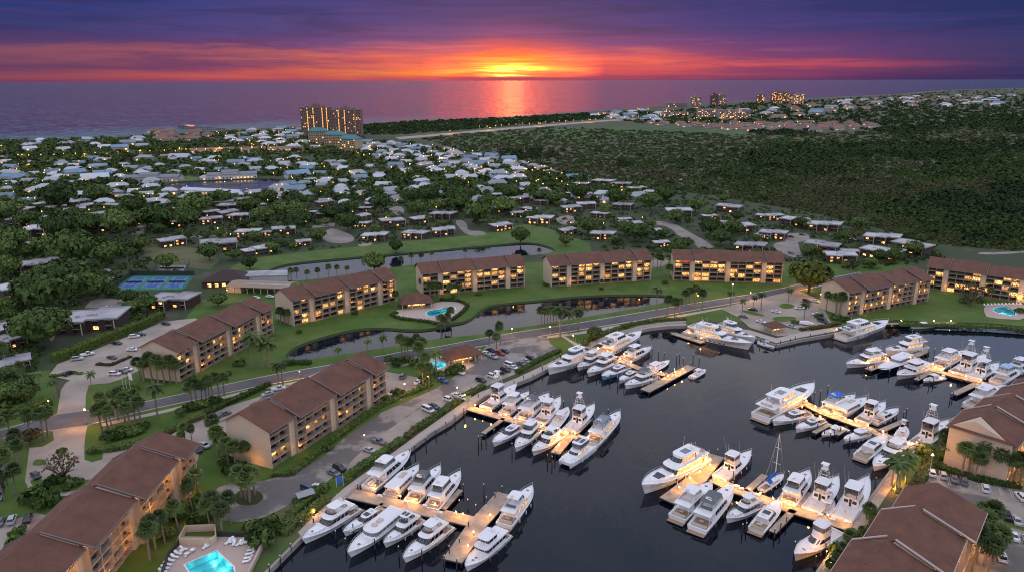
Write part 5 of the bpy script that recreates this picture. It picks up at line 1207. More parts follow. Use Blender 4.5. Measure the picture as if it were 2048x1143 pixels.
def hull_mesh(L, B, fs, fb, hullm, full=.5, stripe=True, deckm='canvas', xa=None, flare=.82):
    """fs, fb: freeboard at stern and bow"""
    mb = MB(); N = 15; rows = []
    for i in range(N):
        s = i / (N - 1); x = -L / 2 + L * s; xw = -L / 2 + L * .945 * s
        bd = B / 2 * (1 - max(0, (s - full) / (1 - full)) ** 2.4) * (.90 + .10 * min(1, s / .3)); bd = max(bd, .03)
        bw = B / 2 * flare * (1 - max(0, (s - .25) / .75) ** 1.9) * (.94 + .06 * min(1, s / .3)); bw = max(bw, .02)
        z = fs + (fb - fs) * s ** 1.8; zc = z * .45
        bc = bw + (bd - bw) * (.45 - .25 * s); xc = xw + (x - xw) * .4
        t_ = .12
        rows.append([(xw, 0, -.9), (xw, bw * .75, -.6), (xw, bw * .99, -.1), (xw, bw, .14), (xc, bc, zc), (x, bd, z), (x - t_ * (s > .9), bd - min(t_, bd * .5), z + .02), (x - t_ * (s > .9), bd - min(t_ * 1.2, bd * .6), z - .18), (x, 0, z - .13)])
    mats = [0, 1, 1, 0, 0, 2, 2, 3]
    mats = [1, 1, 1, 0, 0, 2, 2, 3]
    for sg in (1, -1):
        vs = [(p[0], p[1] * sg, p[2]) for r in rows for p in r]; m = 9
        for j in range(8):
            fsx = []
            for i in range(N - 1):
                a, b_, c, d = i * m + j, (i + 1) * m + j, (i + 1) * m + j + 1, i * m + j + 1
                fsx.append((a, b_, c, d) if sg > 0 else (d, c, b_, a))
            o = len(mb.v)
            mb.v += [vs[k] for f in fsx for k in f]; 
            for q in range(len(fsx)): mb.f.append([o + 4 * q + k for k in range(4)]); mb.m.append(mats[j]); mb.sm.append(j in (3, 4))
    r = rows[0]; st = [(p[0] - (0), p[1], p[2]) for p in r[:6]] + [(p[0], -p[1], p[2]) for p in r[:6][::-1]]
    mb.add(st, [tuple(range(len(st)))[::-1]], 0)
    if stripe:
        for sg in (1, -1):
            for i in range(1, N - 2):
                a, b_ = rows[i], rows[i + 1]; k = 1.012
                mb.add([(a[4][0], a[4][1] * k * sg, a[4][2] + .25), (b_[4][0], b_[4][1] * k * sg, b_[4][2] + .3), (b_[4][0], b_[4][1] * k * sg + .02 * sg, b_[4][2] + .42), (a[4][0], a[4][1] * k * sg + .02 * sg, a[4][2] + .34)], [(0, 1, 2, 3)], 1)
    return mb, [M[hullm], M['boot'], M['white'], M[deckm]], rows
def deckz(fs, fb, s): return fs + (fb - fs) * max(0, s) ** 1.8 - .13
def rail(L, B, fs, fb, s0=.55, s1=1.0, full=.5, hgt=.75, r=.035):
    mb = MB(); ps = []
    for k in range(9):
        s = s0 + (s1 - s0) * k / 8; x = -L / 2 + L * s; bd = max(B / 2 * (1 - max(0, (s - full) / (1 - full)) ** 2.4) - .15, .02); ps.append((x, bd, fs + (fb - fs) * s ** 1.8))
    for sg in (1, -1):
        P = [(p[0] + (.15 if k == 8 else 0), p[1] * sg, p[2] + hgt * min(1, .25 + k * .4)) for k, p in enumerate(ps)]; mb.path(P, r, 4); 
        for k, p in enumerate(ps): mb.tube((p[0], p[1] * sg, p[2] - .02), P[k], r * .8, r * .8, 4, 0, False)
    return mb
def boat(kind, bow, stern, label, lit=0, hull='white', canvas='canvas', tower=False, tender=False, sunroof=False, name='motor_yacht', cat='motor yacht', Lmin=0, width=1.0, zref=1.7, enclosed=False, top=None, deckm='white', ant=1, seed=0):
    rnd = random.Random(int(bow[0] * 7 + bow[1] * 13 + seed))
    a, b_ = at(*stern, zref), at(*bow, zref); d = b_ - a; L = max(d.length, Lmin); c = a.lerp(b_, .5)
    big = L > 24
    B = (1.35 + .205 * L) * width * (1 if not big else .93)
    e = empty(name, (c.x, c.y, 0), math.atan2(d.y, d.x), label, cat, 'boats moored in the marina')
    k = L / 15; k = min(k, 1.5)
    fs, fb = (1.15 + .45 * (k - .5)), (1.75 + .75 * (k - .5))
    if kind in ('small', 'sail'): fs, fb = .75, 1.25
    if kind == 'sport': fs, fb = 1.0 * k, 2.1 * k
    if kind == 'mega': fs, fb = 2.3, 3.9
    if kind == 'cat': fs, fb = 1.6, 2.1
    full = {'sport': .45, 'mega': .6, 'trawler': .55, 'canopy': .5, 'cat': .7}.get(kind, .5)
    if hull == 'white' and rnd.random() < .22: hull = 'cream'
    mb, mats, rows = hull_mesh(L, B, fs, fb, hull, full, kind not in ('small', 'sail'), deckm)
    if kind == 'cat':    # two slim hulls under one bridge deck
        mb = MB()
        for sg in (-1, 1):
            h2, mats, _ = hull_mesh(L, B * .36, fs, fb, hull, .55, False, deckm); o = len(mb.v)
            mb.v += [(v[0], v[1] + sg * B * .32, v[2]) for v in h2.v]; mb.f += [[i + o for i in f] for f in h2.f]; mb.m += h2.m; mb.sm += h2.sm
        mb.prism(plan(-L / 2 + .2, L / 2 - 1.0, B * .9, 2.0, p=4), .85, fs + .25, 2, True, True)
    mb.build('hull', mats, e)
    H = lambda s: deckz(fs, fb, s)
    X = lambda s: -L / 2 + L * s
    litm = 'litboat' if lit else 'glass'
    def win(*a_, name='side_windows', mat=None, **kw):
        m = MB(); band_windows(m, *a_, **kw); m.build(name, [M[mat or litm], M[mat if mat not in (None, 'litboat') else 'glass']], e)
    def rl(**kw): rail(L, B, fs, fb, full=full, **kw).build('bow_rail', M['metal'], e)
    def plat():
        p_ = MB(); p_.box(X(0) - .9 * k, X(0) + .02, -B * .40, B * .40, .25, .42); p_.build('swim_platform', M['teak'], e)
    def cockpit(s0, s1):
        p_ = MB(); z = H(0); p_.box(X(s0), X(s1), -B * .36, B * .36, z + .015, z + .05)
        p_.build('cockpit_sole', M['teak'], e)
        f_ = MB(); f_.box(X(s0) + .1, X(s0) + .75, -B * .32, B * .32, z + .06, z + .55); f_.box(X(s0) + .1, X(s0) + .25, -B * .32, B * .32, z + .55, z + .85)
        f_.tube((X((s0 + s1) / 2), 0, z + .05), (X((s0 + s1) / 2), 0, z + .65), .06); f_.box(X((s0 + s1) / 2) - .4, X((s0 + s1) / 2) + .4, -.6, .6, z + .65, z + .72)
        f_.build('cockpit_seat', M['skin'], e)
    def hatch(s, n_=1):
        m = MB()
        for q in range(n_): xx = X(s + .07 * q); m.box(xx, xx + .55 * k, -.3 * k, .3 * k, H(s + .07 * q) + .5 * (kind == 'fly'), H(s + .07 * q) + .06 + .5 * (kind == 'fly'))
        m.build('deck_hatch', M['glassp'], e)
    def mastkit(x, z, h=1.1):
        m = MB(); m.box(x - .2, x + .25, -.55 * k, .55 * k, z, z + .14); m.tube((x, 0, z), (x, 0, z + h), .10, .06); m.ball((x, .38 * k, z + .35), .28 * k, 0, 8, 5, .8); m.box(x - .08, x + .08, -.75, .75, z + h * .6, z + h * .6 + .12)
        m.build('radar_mast', M['white'], e)
    def antennas(x, z, n_=2, h=3.2):
        m = MB()
        for q in range(n_): y = (-1) ** q * B * .28; m.tube((x, y, z), (x - .5, y * 1.05, z + h * rnd.uniform(.8, 1.2)), .04, .02, 4)
        m.build('antenna', M['white'], e)
    def canopy_on_posts(x0, x1, w_, z0, z1, mat, nose=.6, front=True):
        t_ = MB(); o = plan(x0, x1, w_, nose, p=3)
        t_.prism(o, z1 - .1, z1, 0, False, True); o2 = [((x - (x0 + x1) / 2) * .82 + (x0 + x1) / 2, y * .82) for x, y in o]
        t_.loft([[(x, y, z1) for x, y in o], [(x, y, z1 + .12) for x, y in o2]], 0, True, False); t_.add([(x, y, z1 + .12) for x, y in o2], [tuple(range(len(o2)))], 0)
        t_.build('hardtop', M[mat], e)
        q_ = MB()
        for xx in (x0 + .3, x1 - nose - .1):
            for sg in (-1, 1): q_.tube((xx, sg * (w_ / 2 - .15), z0), (xx, sg * (w_ / 2 - .2), z1), .05, .05, 5)
        q_.build('hardtop_post', M['white'], e)
    def seats(x0, x1, w_, z):
        m = MB(); m.box(x0, x0 + .6, -w_ * .38, w_ * .38, z, z + .5); m.box(x0, x0 + .18, -w_ * .38, w_ * .38, z + .5, z + .85)
        for y in (-.55, .25): m.box(x1 - 1.5, x1 - 1.0, y, y + .45, z, z + .6); m.box(x1 - 1.55, x1 - 1.42, y, y + .45, z + .6, z + 1.1)
        m.box(x1 - .85, x1 - .45, -.8, .8, z, z + .95); m.build('flybridge_seat', M['skin'] if rnd.random() < .5 else M['canvasg'], e)
    def encl(x0, x1, w_, z0, z1):
        m = MB(); o = plan(x0 + .05, x1 - .05, w_ * .96, .5, p=3)
        for i in range(len(o) - 1): (xa, ya), (xb, yb) = o[i], o[i + 1]; m.add([(xa, ya, z0), (xb, yb, z0), (xb, yb, z1), (xa, ya, z1)], [(0, 1, 2, 3)])
        m.build('bridge_enclosure', M['glassp'], e)
    if kind == 'fly':
        z0 = H(.35) - .05; z1 = z0 + 2.05 * k ** .5; x0, x1 = X(.24), X(.70); w_ = B * .80
        tr = MB(); house(tr, X(.55), X(.90), B * .60, H(.6) - .05, H(.6) + .62 + (H(.85) - H(.6)) * .5, 2.2 * k, .5, 0, .15, 2.0); tr.build('trunk_cabin', M['white'], e)
        m = MB(); house(m, x0, x1, w_, z0, z1, 1.3 * k, 2.3 * k, .0, .10, 2.6); m.build('cabin', M['white'], e)
        win(x0, x1, w_, z0, z1, .38, .86, 1.3 * k, 2.3 * k, .0, .10, 2.6, name='cabin_windows')
        ov = MB(); ov.prism(plan(X(.10), X(.60), w_ * .98, 1.5, p=2.6), z1 + .01, z1 + .14, 0, True, True)
        for sg in (-1, 1): ov.tube((X(.12), sg * w_ * .42, H(0)), (X(.12), sg * w_ * .42, z1), .07, .07, 5)
        ov.build('flybridge_deck', M['white'], e)
        c_ = MB(); o = plan(X(.20), X(.56), w_ * .9, 1.2 * k, p=2.6); n = len(o)
        o2 = [(x - .45, y * .92) for x, y in o]
        c_.loft([[(x, y, z1 + .14) for x, y in o], [(x, y, z1 + .78) for x, y in o2], [(x * 1 - .03, y * .94, z1 + .78) for x, y in o2], [(x - .03, y * .93, z1 + .16) for x, y in o]], 0, False, False)
        c_.build('flybridge_coaming', M['white'], e)
        ws = MB(); o3 = [(p[0], p[1]) for p in o2 if p[0] > X(.46) - .8]
        ws.loft([[(x, y, z1 + .79) for x, y in o3], [(x - .3, y * .95, z1 + 1.12) for x, y in o3]], 0, False, False); ws.build('flybridge_windscreen', M['glass'], e)
        seats(X(.22), X(.50), w_ * .8, z1 + .14)
        if top != 'none':
            canopy_on_posts(X(.22) if rnd.random() < .5 else X(.27), X(.49), w_ * .8, z1 + .5, z1 + 2.25, canvas if canvas != 'canvas' else 'white', 1.0)
            if sunroof:
                s_ = MB(); [s_.box(X(.33) + q * .0, X(.44), y, y + w_ * .24, z1 + 2.39, z1 + 2.42) for q, y in ((0, -w_ * .28), (0, w_ * .04))]; s_.build('sunroof', M['glass'], e)
            if enclosed: encl(X(.24), X(.50), w_ * .8, z1 + .7, z1 + 2.15)
            mastkit(X(.28), z1 + 2.3)
        antennas(X(.30), z1 + .8, 2, 3.6)
        cockpit(.03, .20); plat(); rl(); hatch(.80)
        if tender:
            tt = MB(); zz = z1 + .5 if big else H(0) + .6; tx = X(.06)
            for sg in (-1, 1): tt.tube((tx - .9, sg * .6, zz), (tx + 1.4, sg * .6, zz), .24, .24, 7); tt.tube((tx + 1.4, sg * .6, zz), (tx + 2.0, 0, zz + .1), .24, .2, 7)
            tt.box(tx - .9, tx + 1.4, -.5, .5, zz - .12, zz - .05); tt.box(tx + .1, tx + .5, -.3, .3, zz, zz + .5); tt.build('tender', M['canvas'], e)
    elif kind == 'sport':
        z0 = H(.4) - .1; z1 = z0 + 1.75 * k; x0, x1 = X(.30), X(.62); w_ = B * .74
        m = MB(); house(m, x0, x1 + .8 * k, w_, z0, z1, 2.2 * k, 2.8 * k, .05, .12, 2.0); m.build('cabin', M['white'], e)
        win(x0, x1 + .8 * k, w_, z0, z1, .40, .80, 2.2 * k, 2.8 * k, .05, .12, 2.0, name='cabin_windows')
        aw = MB(); [aw.box(x0 - .03, x0 + .05, y, y + w_ * .24, z0 + .7 * k, z0 + 1.3 * k) for y in (-w_ * .36, w_ * .12)]; aw.box(x0 - .03, x0 + .05, -.35, .3, z0 + .1, z0 + 1.5 * k); aw.build('aft_window', M['glass'], e)
        br = MB(); o = plan(X(.29), X(.50), w_ * .84, 1.0 * k, p=2.6); br.prism(o, z1 + .005, z1 + .12, 0)
        o2 = [(x, y * .98) for x, y in o]; br.loft([[(x, y, z1 + .12) for x, y in o], [(x - .1, y * .96, z1 + 1.0 * k) for x, y in o2], [(x - .16, y * .88, z1 + 1.0 * k) for x, y in o2], [(x - .1, y * .9, z1 + .13) for x, y in o]], 0, False, False)
        br.build('flying_bridge', M['white'], e)
        seats(X(.31), X(.48), w_ * .7, z1 + .13)
        canopy_on_posts(X(.28), X(.49), w_ * .88, z1 + .9 * k, z1 + 2.1 * k, canvas, .9)
        if enclosed: encl(X(.29), X(.49), w_ * .84, z1 + .95 * k, z1 + 2.0 * k)
        top_z = z1 + 2.2 * k
        if tower:
            tw = MB(); hx = X(.37); tz = top_z + 2.6 * k
            for sx_ in (-1, 1):
                for sy in (-1, 1): tw.tube((hx + sx_ * 1.2 * k, sy * w_ * .36, top_z - .2), (hx + sx_ * .45 * k, sy * .55 * k, tz), .05, .04, 5)
            for zz_, q in ((.33, .75), (.66, .5)):
                z_ = top_z + (tz - top_z) * zz_; r_ = (1.2 - .75 * zz_) * k; y_ = w_ * .36 * (1 - zz_) + .55 * k * zz_
                tw.path([(hx - r_, -y_, z_), (hx + r_, -y_, z_), (hx + r_, y_, z_), (hx - r_, y_, z_), (hx - r_, -y_, z_)], .035, 4)
            tw.box(hx - .5 * k, hx + .5 * k, -.6 * k, .6 * k, tz, tz + .08); tw.box(hx + .2 * k, hx + .5 * k, -.45 * k, .45 * k, tz + .08, tz + .8)
            for sx_ in (-1, 1):
                for sy in (-1, 1): tw.tube((hx + sx_ * .45 * k, sy * .55 * k, tz), (hx + sx_ * .4 * k, sy * .5 * k, tz + 1.6), .035, .03, 4)
            tw.box(hx - .6 * k, hx + .6 * k, -.7 * k, .7 * k, tz + 1.6, tz + 1.7); tw.build('tuna_tower', M['white'], e)
        og = MB()
        for sy in (-1, 1):
            og.tube((X(.42), sy * w_ * .48, z1 + .3), (X(.30), sy * w_ * .62, z1 + 6.2 * k), .05, .02, 4)
        og.build('outrigger', M['metal'], e)
        cp = MB(); z = H(0); cp.box(X(.01), X(.29), -B * .40, B * .40, z + .015, z + .05); cp.build('cockpit_sole', M['cream'] if rnd.random() < .6 else M['teak'], e)
        fc = MB(); fc.tube((X(.15), 0, z), (X(.15), 0, z + .55), .12, .10, 6); fc.box(X(.15) - .3, X(.15) + .3, -.3, .3, z + .55, z + .7); fc.box(X(.15) - .34, X(.15) - .26, -.3, .3, z + .7, z + 1.2); fc.build('fighting_chair', M['skin'], e)
        cb = MB(); cb.box(X(0) + .05, X(.012) + .2, -B * .41, B * .41, z, z + .5); 
        for sy in (-1, 1): cb.box(X(0) + .05, X(.29), sy * B * .43 - .07, sy * B * .43 + .07, z, z + .45)
        cb.build('cockpit_bulwark', M['white'], e)
        rl(s0=.60, hgt=.7); hatch(.76); antennas(X(.40), top_z, 1, 3)
    elif kind == 'exp':
        z0 = H(.35) - .05; z1 = z0 + 1.55 * k ** .5; x0, x1 = X(.26), X(.72); w_ = B * .78
        tr = MB(); house(tr, X(.55), X(.93), B * .66, H(.6) - .06, H(.6) + .55, 2.6 * k, .4, 0, .2, 2.0); tr.build('trunk_cabin', M['white'], e)
        m = MB(); house(m, x0, x1, w_, z0, z1, 2.0 * k, 3.2 * k, -.6, .2, 2.2); m.build('cabin', M['white'], e)
        win(x0, x1, w_, z0, z1, .35, .88, 2.0 * k, 3.2 * k, -.6, .2, 2.2, name='cabin_windows', mat='litboat' if lit else 'glass')
        s_ = MB(); s_.box(X(.36), X(.47), -w_ * .26, w_ * .26, z1 + .02, z1 + .06); s_.box(X(.37), X(.46), -.05, .05, z1 + .06, z1 + .09); s_.build('sunroof', M['glass'] if sunroof else M['glassp'], e)
        cockpit(.02, .24); plat(); rl(); hatch(.8); mastkit(X(.30), z1, .8)
    elif kind in ('mega', 'tri'):
        if kind == 'tri': pass
        z0 = H(.35) - .1; z1 = z0 + 2.5; x0, x1 = X(.16), X(.66); w_ = B * .84
        bw_ = MB(); house(bw_, X(.56), X(.88), B * .66, H(.6) - .1, H(.62) + .85, 3, .8, 0, .15, 2.0); bw_.build('trunk_cabin', M['white'], e)
        m = MB(); house(m, x0, x1, w_, z0, z1, 2.6, 3.0, .0, .06, 2.6); m.build('cabin', M['white'], e)
        win(x0, x1, w_, z0, z1, .42, .80, 2.6, 3.0, .0, .06, 2.6, name='saloon_windows')
        hw = MB()
        for sy in (-1, 1):
            for q in range(7): xx = X(.2 + .07 * q); hw.box(xx, xx + .9, sy * B * .455 - .03, sy * B * .455 + .03, .95, 1.3)
        hw.build('porthole', M['glass'], e)
        dk = MB(); dk.prism(plan(X(.05), X(.60), w_ * 1.02, 2.2, p=2.6), z1 + .01, z1 + .18, 0, True, True); dk.build('upper_deck', M['white'], e)
        z2 = z1 + 2.35; m = MB(); house(m, X(.26), X(.55), w_ * .80, z1 + .18, z2, 2.0, 2.6, .2, .12, 2.4); m.build('pilothouse', M['white'], e)
        win(X(.26), X(.55), w_ * .80, z1 + .18, z2, .38, .85, 2.0, 2.6, .2, .12, 2.4, name='pilothouse_windows', mat='litboat' if lit > 1 else 'glass')
        rf = MB(); rf.prism(plan(X(.18), X(.47), w_ * .80, 1.8, p=2.6), z2 + .01, z2 + .2, 0, True, True)
        for sy in (-1, 1): rf.loft([[(X(.2), sy * w_ * .36, z1 + .2), (X(.23), sy * w_ * .36, z1 + .2), (X(.23), sy * w_ * .38, z1 + .2)], [(X(.19), sy * w_ * .34, z2), (X(.25), sy * w_ * .34, z2), (X(.25), sy * w_ * .36, z2)]])
        rf.build('pilothouse_roof', M['white'], e)
        pn = MB(); pn.box(X(.28), X(.38), -w_ * .2, w_ * .2, z2 + .2, z2 + .24); pn.build('sunroof', M['glassp'], e)
        seats(X(.08), X(.20), w_ * .8, z1 + .18)
        fd = MB(); fd.box(X(.70), X(.735), -B * .2, B * .2, H(.7) + .55, H(.7) + .95); fd.box(X(.745), X(.79), -B * .16, B * .16, H(.75) + .5, H(.75) + .75); fd.build('foredeck_sunbed', M['navy'] if lit else M['skin'], e)
        mastkit(X(.24), z2 + .2, 1.9); antennas(X(.28), z2 + .2, 2, 3.6); cockpit(.02, .14); plat(); rl(s0=.5, hgt=.85)
        sd = MB()
        for sy in (-1, 1): sd.path([(X(.05), sy * w_ * .49, z1 + 1.05), (X(.25), sy * w_ * .49, z1 + 1.05)], .04, 4); [sd.tube((X(.05 + .04 * q), sy * w_ * .49, z1 + .18), (X(.05 + .04 * q), sy * w_ * .49, z1 + 1.05), .03, .03, 4) for q in range(6)]
        sd.build('deck_rail', M['metal'], e)
        if tender:
            tt = MB(); zz = z1 + .6; tx = X(.09)
            for sg in (-1, 1): tt.tube((tx - .6, sg * .6, zz), (tx + 1.8, sg * .6, zz), .26, .26, 7); tt.tube((tx + 1.8, sg * .6, zz), (tx + 2.5, 0, zz + .1), .26, .2, 7)
            tt.box(tx - .6, tx + 1.8, -.5, .5, zz - .15, zz - .05); tt.build('tender', M['canvas'], e)
    elif kind == 'trawler':
        z0 = H(.4) - .1; z1 = z0 + 2.1; x0, x1 = X(.14), X(.62); w_ = B * .82
        m = MB(); house(m, x0, x1, w_, z0, z1, .5, .3, 0, .03, 4.5); m.build('cabin', M['white'], e)
        win(x0, x1, w_, z0, z1, .45, .82, .5, .3, 0, .03, 4.5, name='cabin_windows', gaps=1, mat='litboat' if lit else 'glass')
        ov = MB(); ov.prism(plan(X(.08), X(.66), w_ * 1.06, 1.2, p=3.2), z1 + .01, z1 + .16, 0, True, True); ov.build('flybridge_deck', M['white'], e)
        z2 = z1 + 1.95; m = MB(); house(m, X(.34), X(.56), w_ * .8, z1 + .16, z2, .6, -.15, 0, 0, 4); m.build('pilothouse', M['white'], e)
        win(X(.34), X(.56), w_ * .8, z1 + .16, z2, .42, .84, .6, -.15, 0, 0, 4, name='pilothouse_windows', gaps=1, mat='glass')
        rf = MB(); rf.prism(plan(X(.30), X(.60), w_ * .92, 1.0, p=3.2), z2 + .01, z2 + .15, 0, True, True); rf.build('hardtop', M['canvas'], e)
        mastkit(X(.36), z2 + .15, 1.2); cockpit(.02, .13); plat(); rl(s0=.45, hgt=.9); hatch(.72, 2); antennas(X(.4), z2, 1, 3)
        sw = MB(); [sw.box(X(.60) + q * .01, X(.60) + .02, -.1, .1, 0, .1) for q in range(1)]
    elif kind == 'canopy':
        z0 = H(.4) - .1; z1 = z0 + 1.9; x0, x1 = X(.12), X(.66); w_ = B * .80
        m = MB(); house(m, x0, x1, w_, z0, z1, 1.6, 1.6, 0, .06, 2.6); m.build('cabin', M['white'], e)
        win(x0, x1, w_, z0, z1, .40, .84, 1.6, 1.6, 0, .06, 2.6, name='cabin_windows', mat='glassp')
        cn = MB(); o = plan(X(.04), X(.64), w_ * 1.1, 2.2, p=2.4); o2 = [((x - X(.34)) * .86 + X(.34), y * .72) for x, y in o]
        cn.prism(o, z1 + .01, z1 + .10, 0, False, True); cn.loft([[(x, y, z1 + .10) for x, y in o], [(x, y, z1 + .42) for x, y in o2]], 0, True, False); cn.add([(x, y, z1 + .42) for x, y in o2], [tuple(range(len(o2)))], 0)
        cn.build('canvas_awning', M[canvas], e)
        pp_ = MB(); [pp_.tube((X(.06), sy * w_ * .45, H(0)), (X(.06), sy * w_ * .45, z1), .05) for sy in (-1, 1)]; pp_.build('awning_post', M['white'], e)
        hm = MB(); hm.ball((X(.50), 0, z1 + .45), 1.0, 0, 10, 5, .35); hm.box(X(.36), X(.44), -.7, .7, z1 + .4, z1 + .75); hm.build('covered_gear', M['skin'], e)
        cockpit(.02, .12); plat(); rl(s0=.5); hatch(.78, 1)
    elif kind == 'covered':     # whole foredeck under a fitted white cover
        z0 = H(.4) - .05; z1 = z0 + 1.8 * k ** .5; x0, x1 = X(.22), X(.60); w_ = B * .80
        cv_ = MB(); house(cv_, X(.50), X(.97), B * .80, H(.75) - .15, H(.75) + .55, 4.2 * k, 1.6, 0, .35, 2.0); cv_.build('foredeck_cover', M[canvas], e)
        m = MB(); house(m, x0, x1, w_, z0, z1, 1.6, 1.9, 0, .1, 2.4); m.build('cabin', M['white'], e)
        win(x0, x1, w_, z0, z1, .45, .85, 1.6, 1.9, 0, .1, 2.4, name='cabin_windows', mat='litboat' if lit else 'glassp')
        rf = MB(); rf.prism(plan(X(.14), X(.52), w_ * .95, 1.4, p=2.4), z1 + .01, z1 + .16, 0, True, True); rf.build('hardtop', M['canvas'], e)
        cockpit(.02, .18); plat(); antennas(X(.3), z1, 1, 2.6); mastkit(X(.26), z1 + .16, .8)
    elif kind == 'cat':
        z0 = fs + .25; z1 = z0 + 1.7; w_ = B * .62
        m = MB(); house(m, X(.22), X(.72), w_, z0, z1, 1.6, 1.4, 0, .08, 2.6); m.build('cabin', M['white'], e)
        win(X(.22), X(.72), w_, z0, z1, .40, .82, 1.6, 1.4, 0, .08, 2.6, name='cabin_windows', mat='litboat' if lit else 'glass')
        canopy_on_posts(X(.20), X(.56), w_ * 1.0, z1, z1 + 1.9, 'white', 1.0); seats(X(.24), X(.54), w_ * .8, z1 + .02)
        s_ = MB(); [s_.box(X(.30), X(.48), y, y + w_ * .34, z1 + 2.03, z1 + 2.07) for y in (-w_ * .40, w_ * .06)]; s_.build('sunroof', M['glass'], e)
        encl(X(.22), X(.56), w_ * .98, z1 + .5, z1 + 1.8); cockpit(.02, .2); rl(s0=.5)
    elif kind == 'small':
        z = H(.3); m = MB(); house(m, X(.40), X(.56), B * .34, z - .05, z + .85, .3, .3, 0, 0, 3); m.build('console', M['white'], e)
        ws = MB(); ws.box(X(.52), X(.54), -B * .14, B * .14, z + .85, z + 1.3); ws.build('windscreen', M['glass'], e)
        canopy_on_posts(X(.34), X(.60), B * .62, z, z + 2.0, canvas, .4)
        st = MB(); st.box(X(.28), X(.35), -.6, .6, z - .02, z + .7); st.box(X(.68), X(.80), -B * .2, B * .2, H(.7) - .02, H(.7) + .3); st.build('bench_seat', M['skin'], e)
        ob = MB()
        for y in (-.4, .4): ob.box(X(0) - .6, X(0) - .05, y - .2, y + .2, .5, 1.35); ob.box(X(0) - .45, X(0) - .25, y - .08, y + .08, -.4, .5)
        ob.build('outboard_motor', M['black'] if rnd.random() < .5 else M['white'], e)
        fl = MB(); fl.box(X(.05), X(.66), -B * .33, B * .33, z + .012, z + .03); fl.build('cockpit_sole', M['cream'], e)
        if tower:
            tw = MB(); tz = z + 4.0
            for sx_ in (-1, 1):
                for sy in (-1, 1): tw.tube((X(.47) + sx_ * .8, sy * B * .26, z + 2), (X(.47) + sx_ * .4, sy * .45, tz), .045, .04, 4)
            tw.box(X(.47) - .5, X(.47) + .5, -.55, .55, tz, tz + .08); tw.box(X(.47) - .6, X(.47) + .6, -.65, .65, tz + 1.5, tz + 1.58); [tw.tube((X(.47) + sx_ * .45, sy * .5, tz), (X(.47) + sx_ * .45, sy * .5, tz + 1.5), .03) for sx_ in (-1, 1) for sy in (-1, 1)]; tw.build('tuna_tower', M['white'], e)
    elif kind == 'sail':
        z = H(.4); m = MB(); house(m, X(.32), X(.72), B * .52, z - .05, z + .5, 1.6, .5, 0, .12, 2.2); m.build('cabin', M['white'], e)
        win(X(.32), X(.72), B * .52, z - .05, z + .5, .35, .75, 1.6, .5, 0, .12, 2.2, name='cabin_windows', mat='glass')
        mt = MB(); xm = X(.58); hm = 15.5; mt.tube((xm, 0, z), (xm, 0, z + hm), .13, .08, 8)
        for q, w2 in ((.38, 1.35), (.70, 1.0)): mt.tube((xm, -w2, z + hm * q), (xm, w2, z + hm * q), .05, .05, 5)
        mt.build('mast', M['white'], e)
        rg = MB(); rg.tube((xm, 0, z + hm), (X(1.0), 0, fb), .03, .03, 4); rg.tube((xm, 0, z + hm), (X(0), 0, fs), .03, .03, 4)
        for sy in (-1, 1): rg.path([(xm, 0, z + hm), (xm, sy * 1.0, z + hm * .7), (xm, sy * 1.35, z + hm * .38), (xm, sy * B * .45, z)], .025, 4)
        rg.build('rigging', M['metal'], e)
        bm = MB(); bm.tube((xm, 0, z + 1.9), (X(.14), 0, z + 1.8), .09, .08, 6); bm.build('boom', M['white'], e)
        sc2 = MB(); sc2.loft([[(xm + .1, -.3, z + 2.0), (xm + .1, .3, z + 2.0), (xm + .1, .12, z + 3.2), (xm + .1, -.12, z + 3.2)], [(X(.36), -.35, z + 1.95), (X(.36), .35, z + 1.95), (X(.36), .12, z + 2.6), (X(.36), -.12, z + 2.6)], [(X(.16), -.2, z + 1.9), (X(.16), .2, z + 1.9), (X(.16), .06, z + 2.25), (X(.16), -.06, z + 2.25)]]); sc2.build('sail_cover', M['canvasb'], e)
        bi = MB(); bi.loft([[(X(.20), -B * .36, z + 1.0), (X(.20), 0, z + 1.9), (X(.20), B * .36, z + 1.0)], [(X(.36), -B * .32, z + 1.1), (X(.36), 0, z + 2.0), (X(.36), B * .32, z + 1.1)]], 0, False, False); bi.build('cockpit_awning', M['canvasb'], e)
        fl = MB(); fl.box(X(.06), X(.30), -B * .26, B * .26, z + .012, z + .05); fl.build('cockpit_sole', M['teak'], e); rl(s0=.5, hgt=.6)
    # fenders hang over the side
    if kind not in ('small',):
        fd = MB()
        for s in (.2, .42, .6):
            x = X(s); y = B / 2 * (1 - max(0, (s - full) / (1 - full)) ** 2.4) + .14
            fd.tube((x, y, fs * .9), (x, y, fs * .25), .14, .14, 6); fd.tube((x, -y, fs * .9), (x, -y, fs * .25), .14, .14, 6)
        fd.build('fender', M['canvasg'] if rnd.random() < .4 else M['white'], e)
    return e
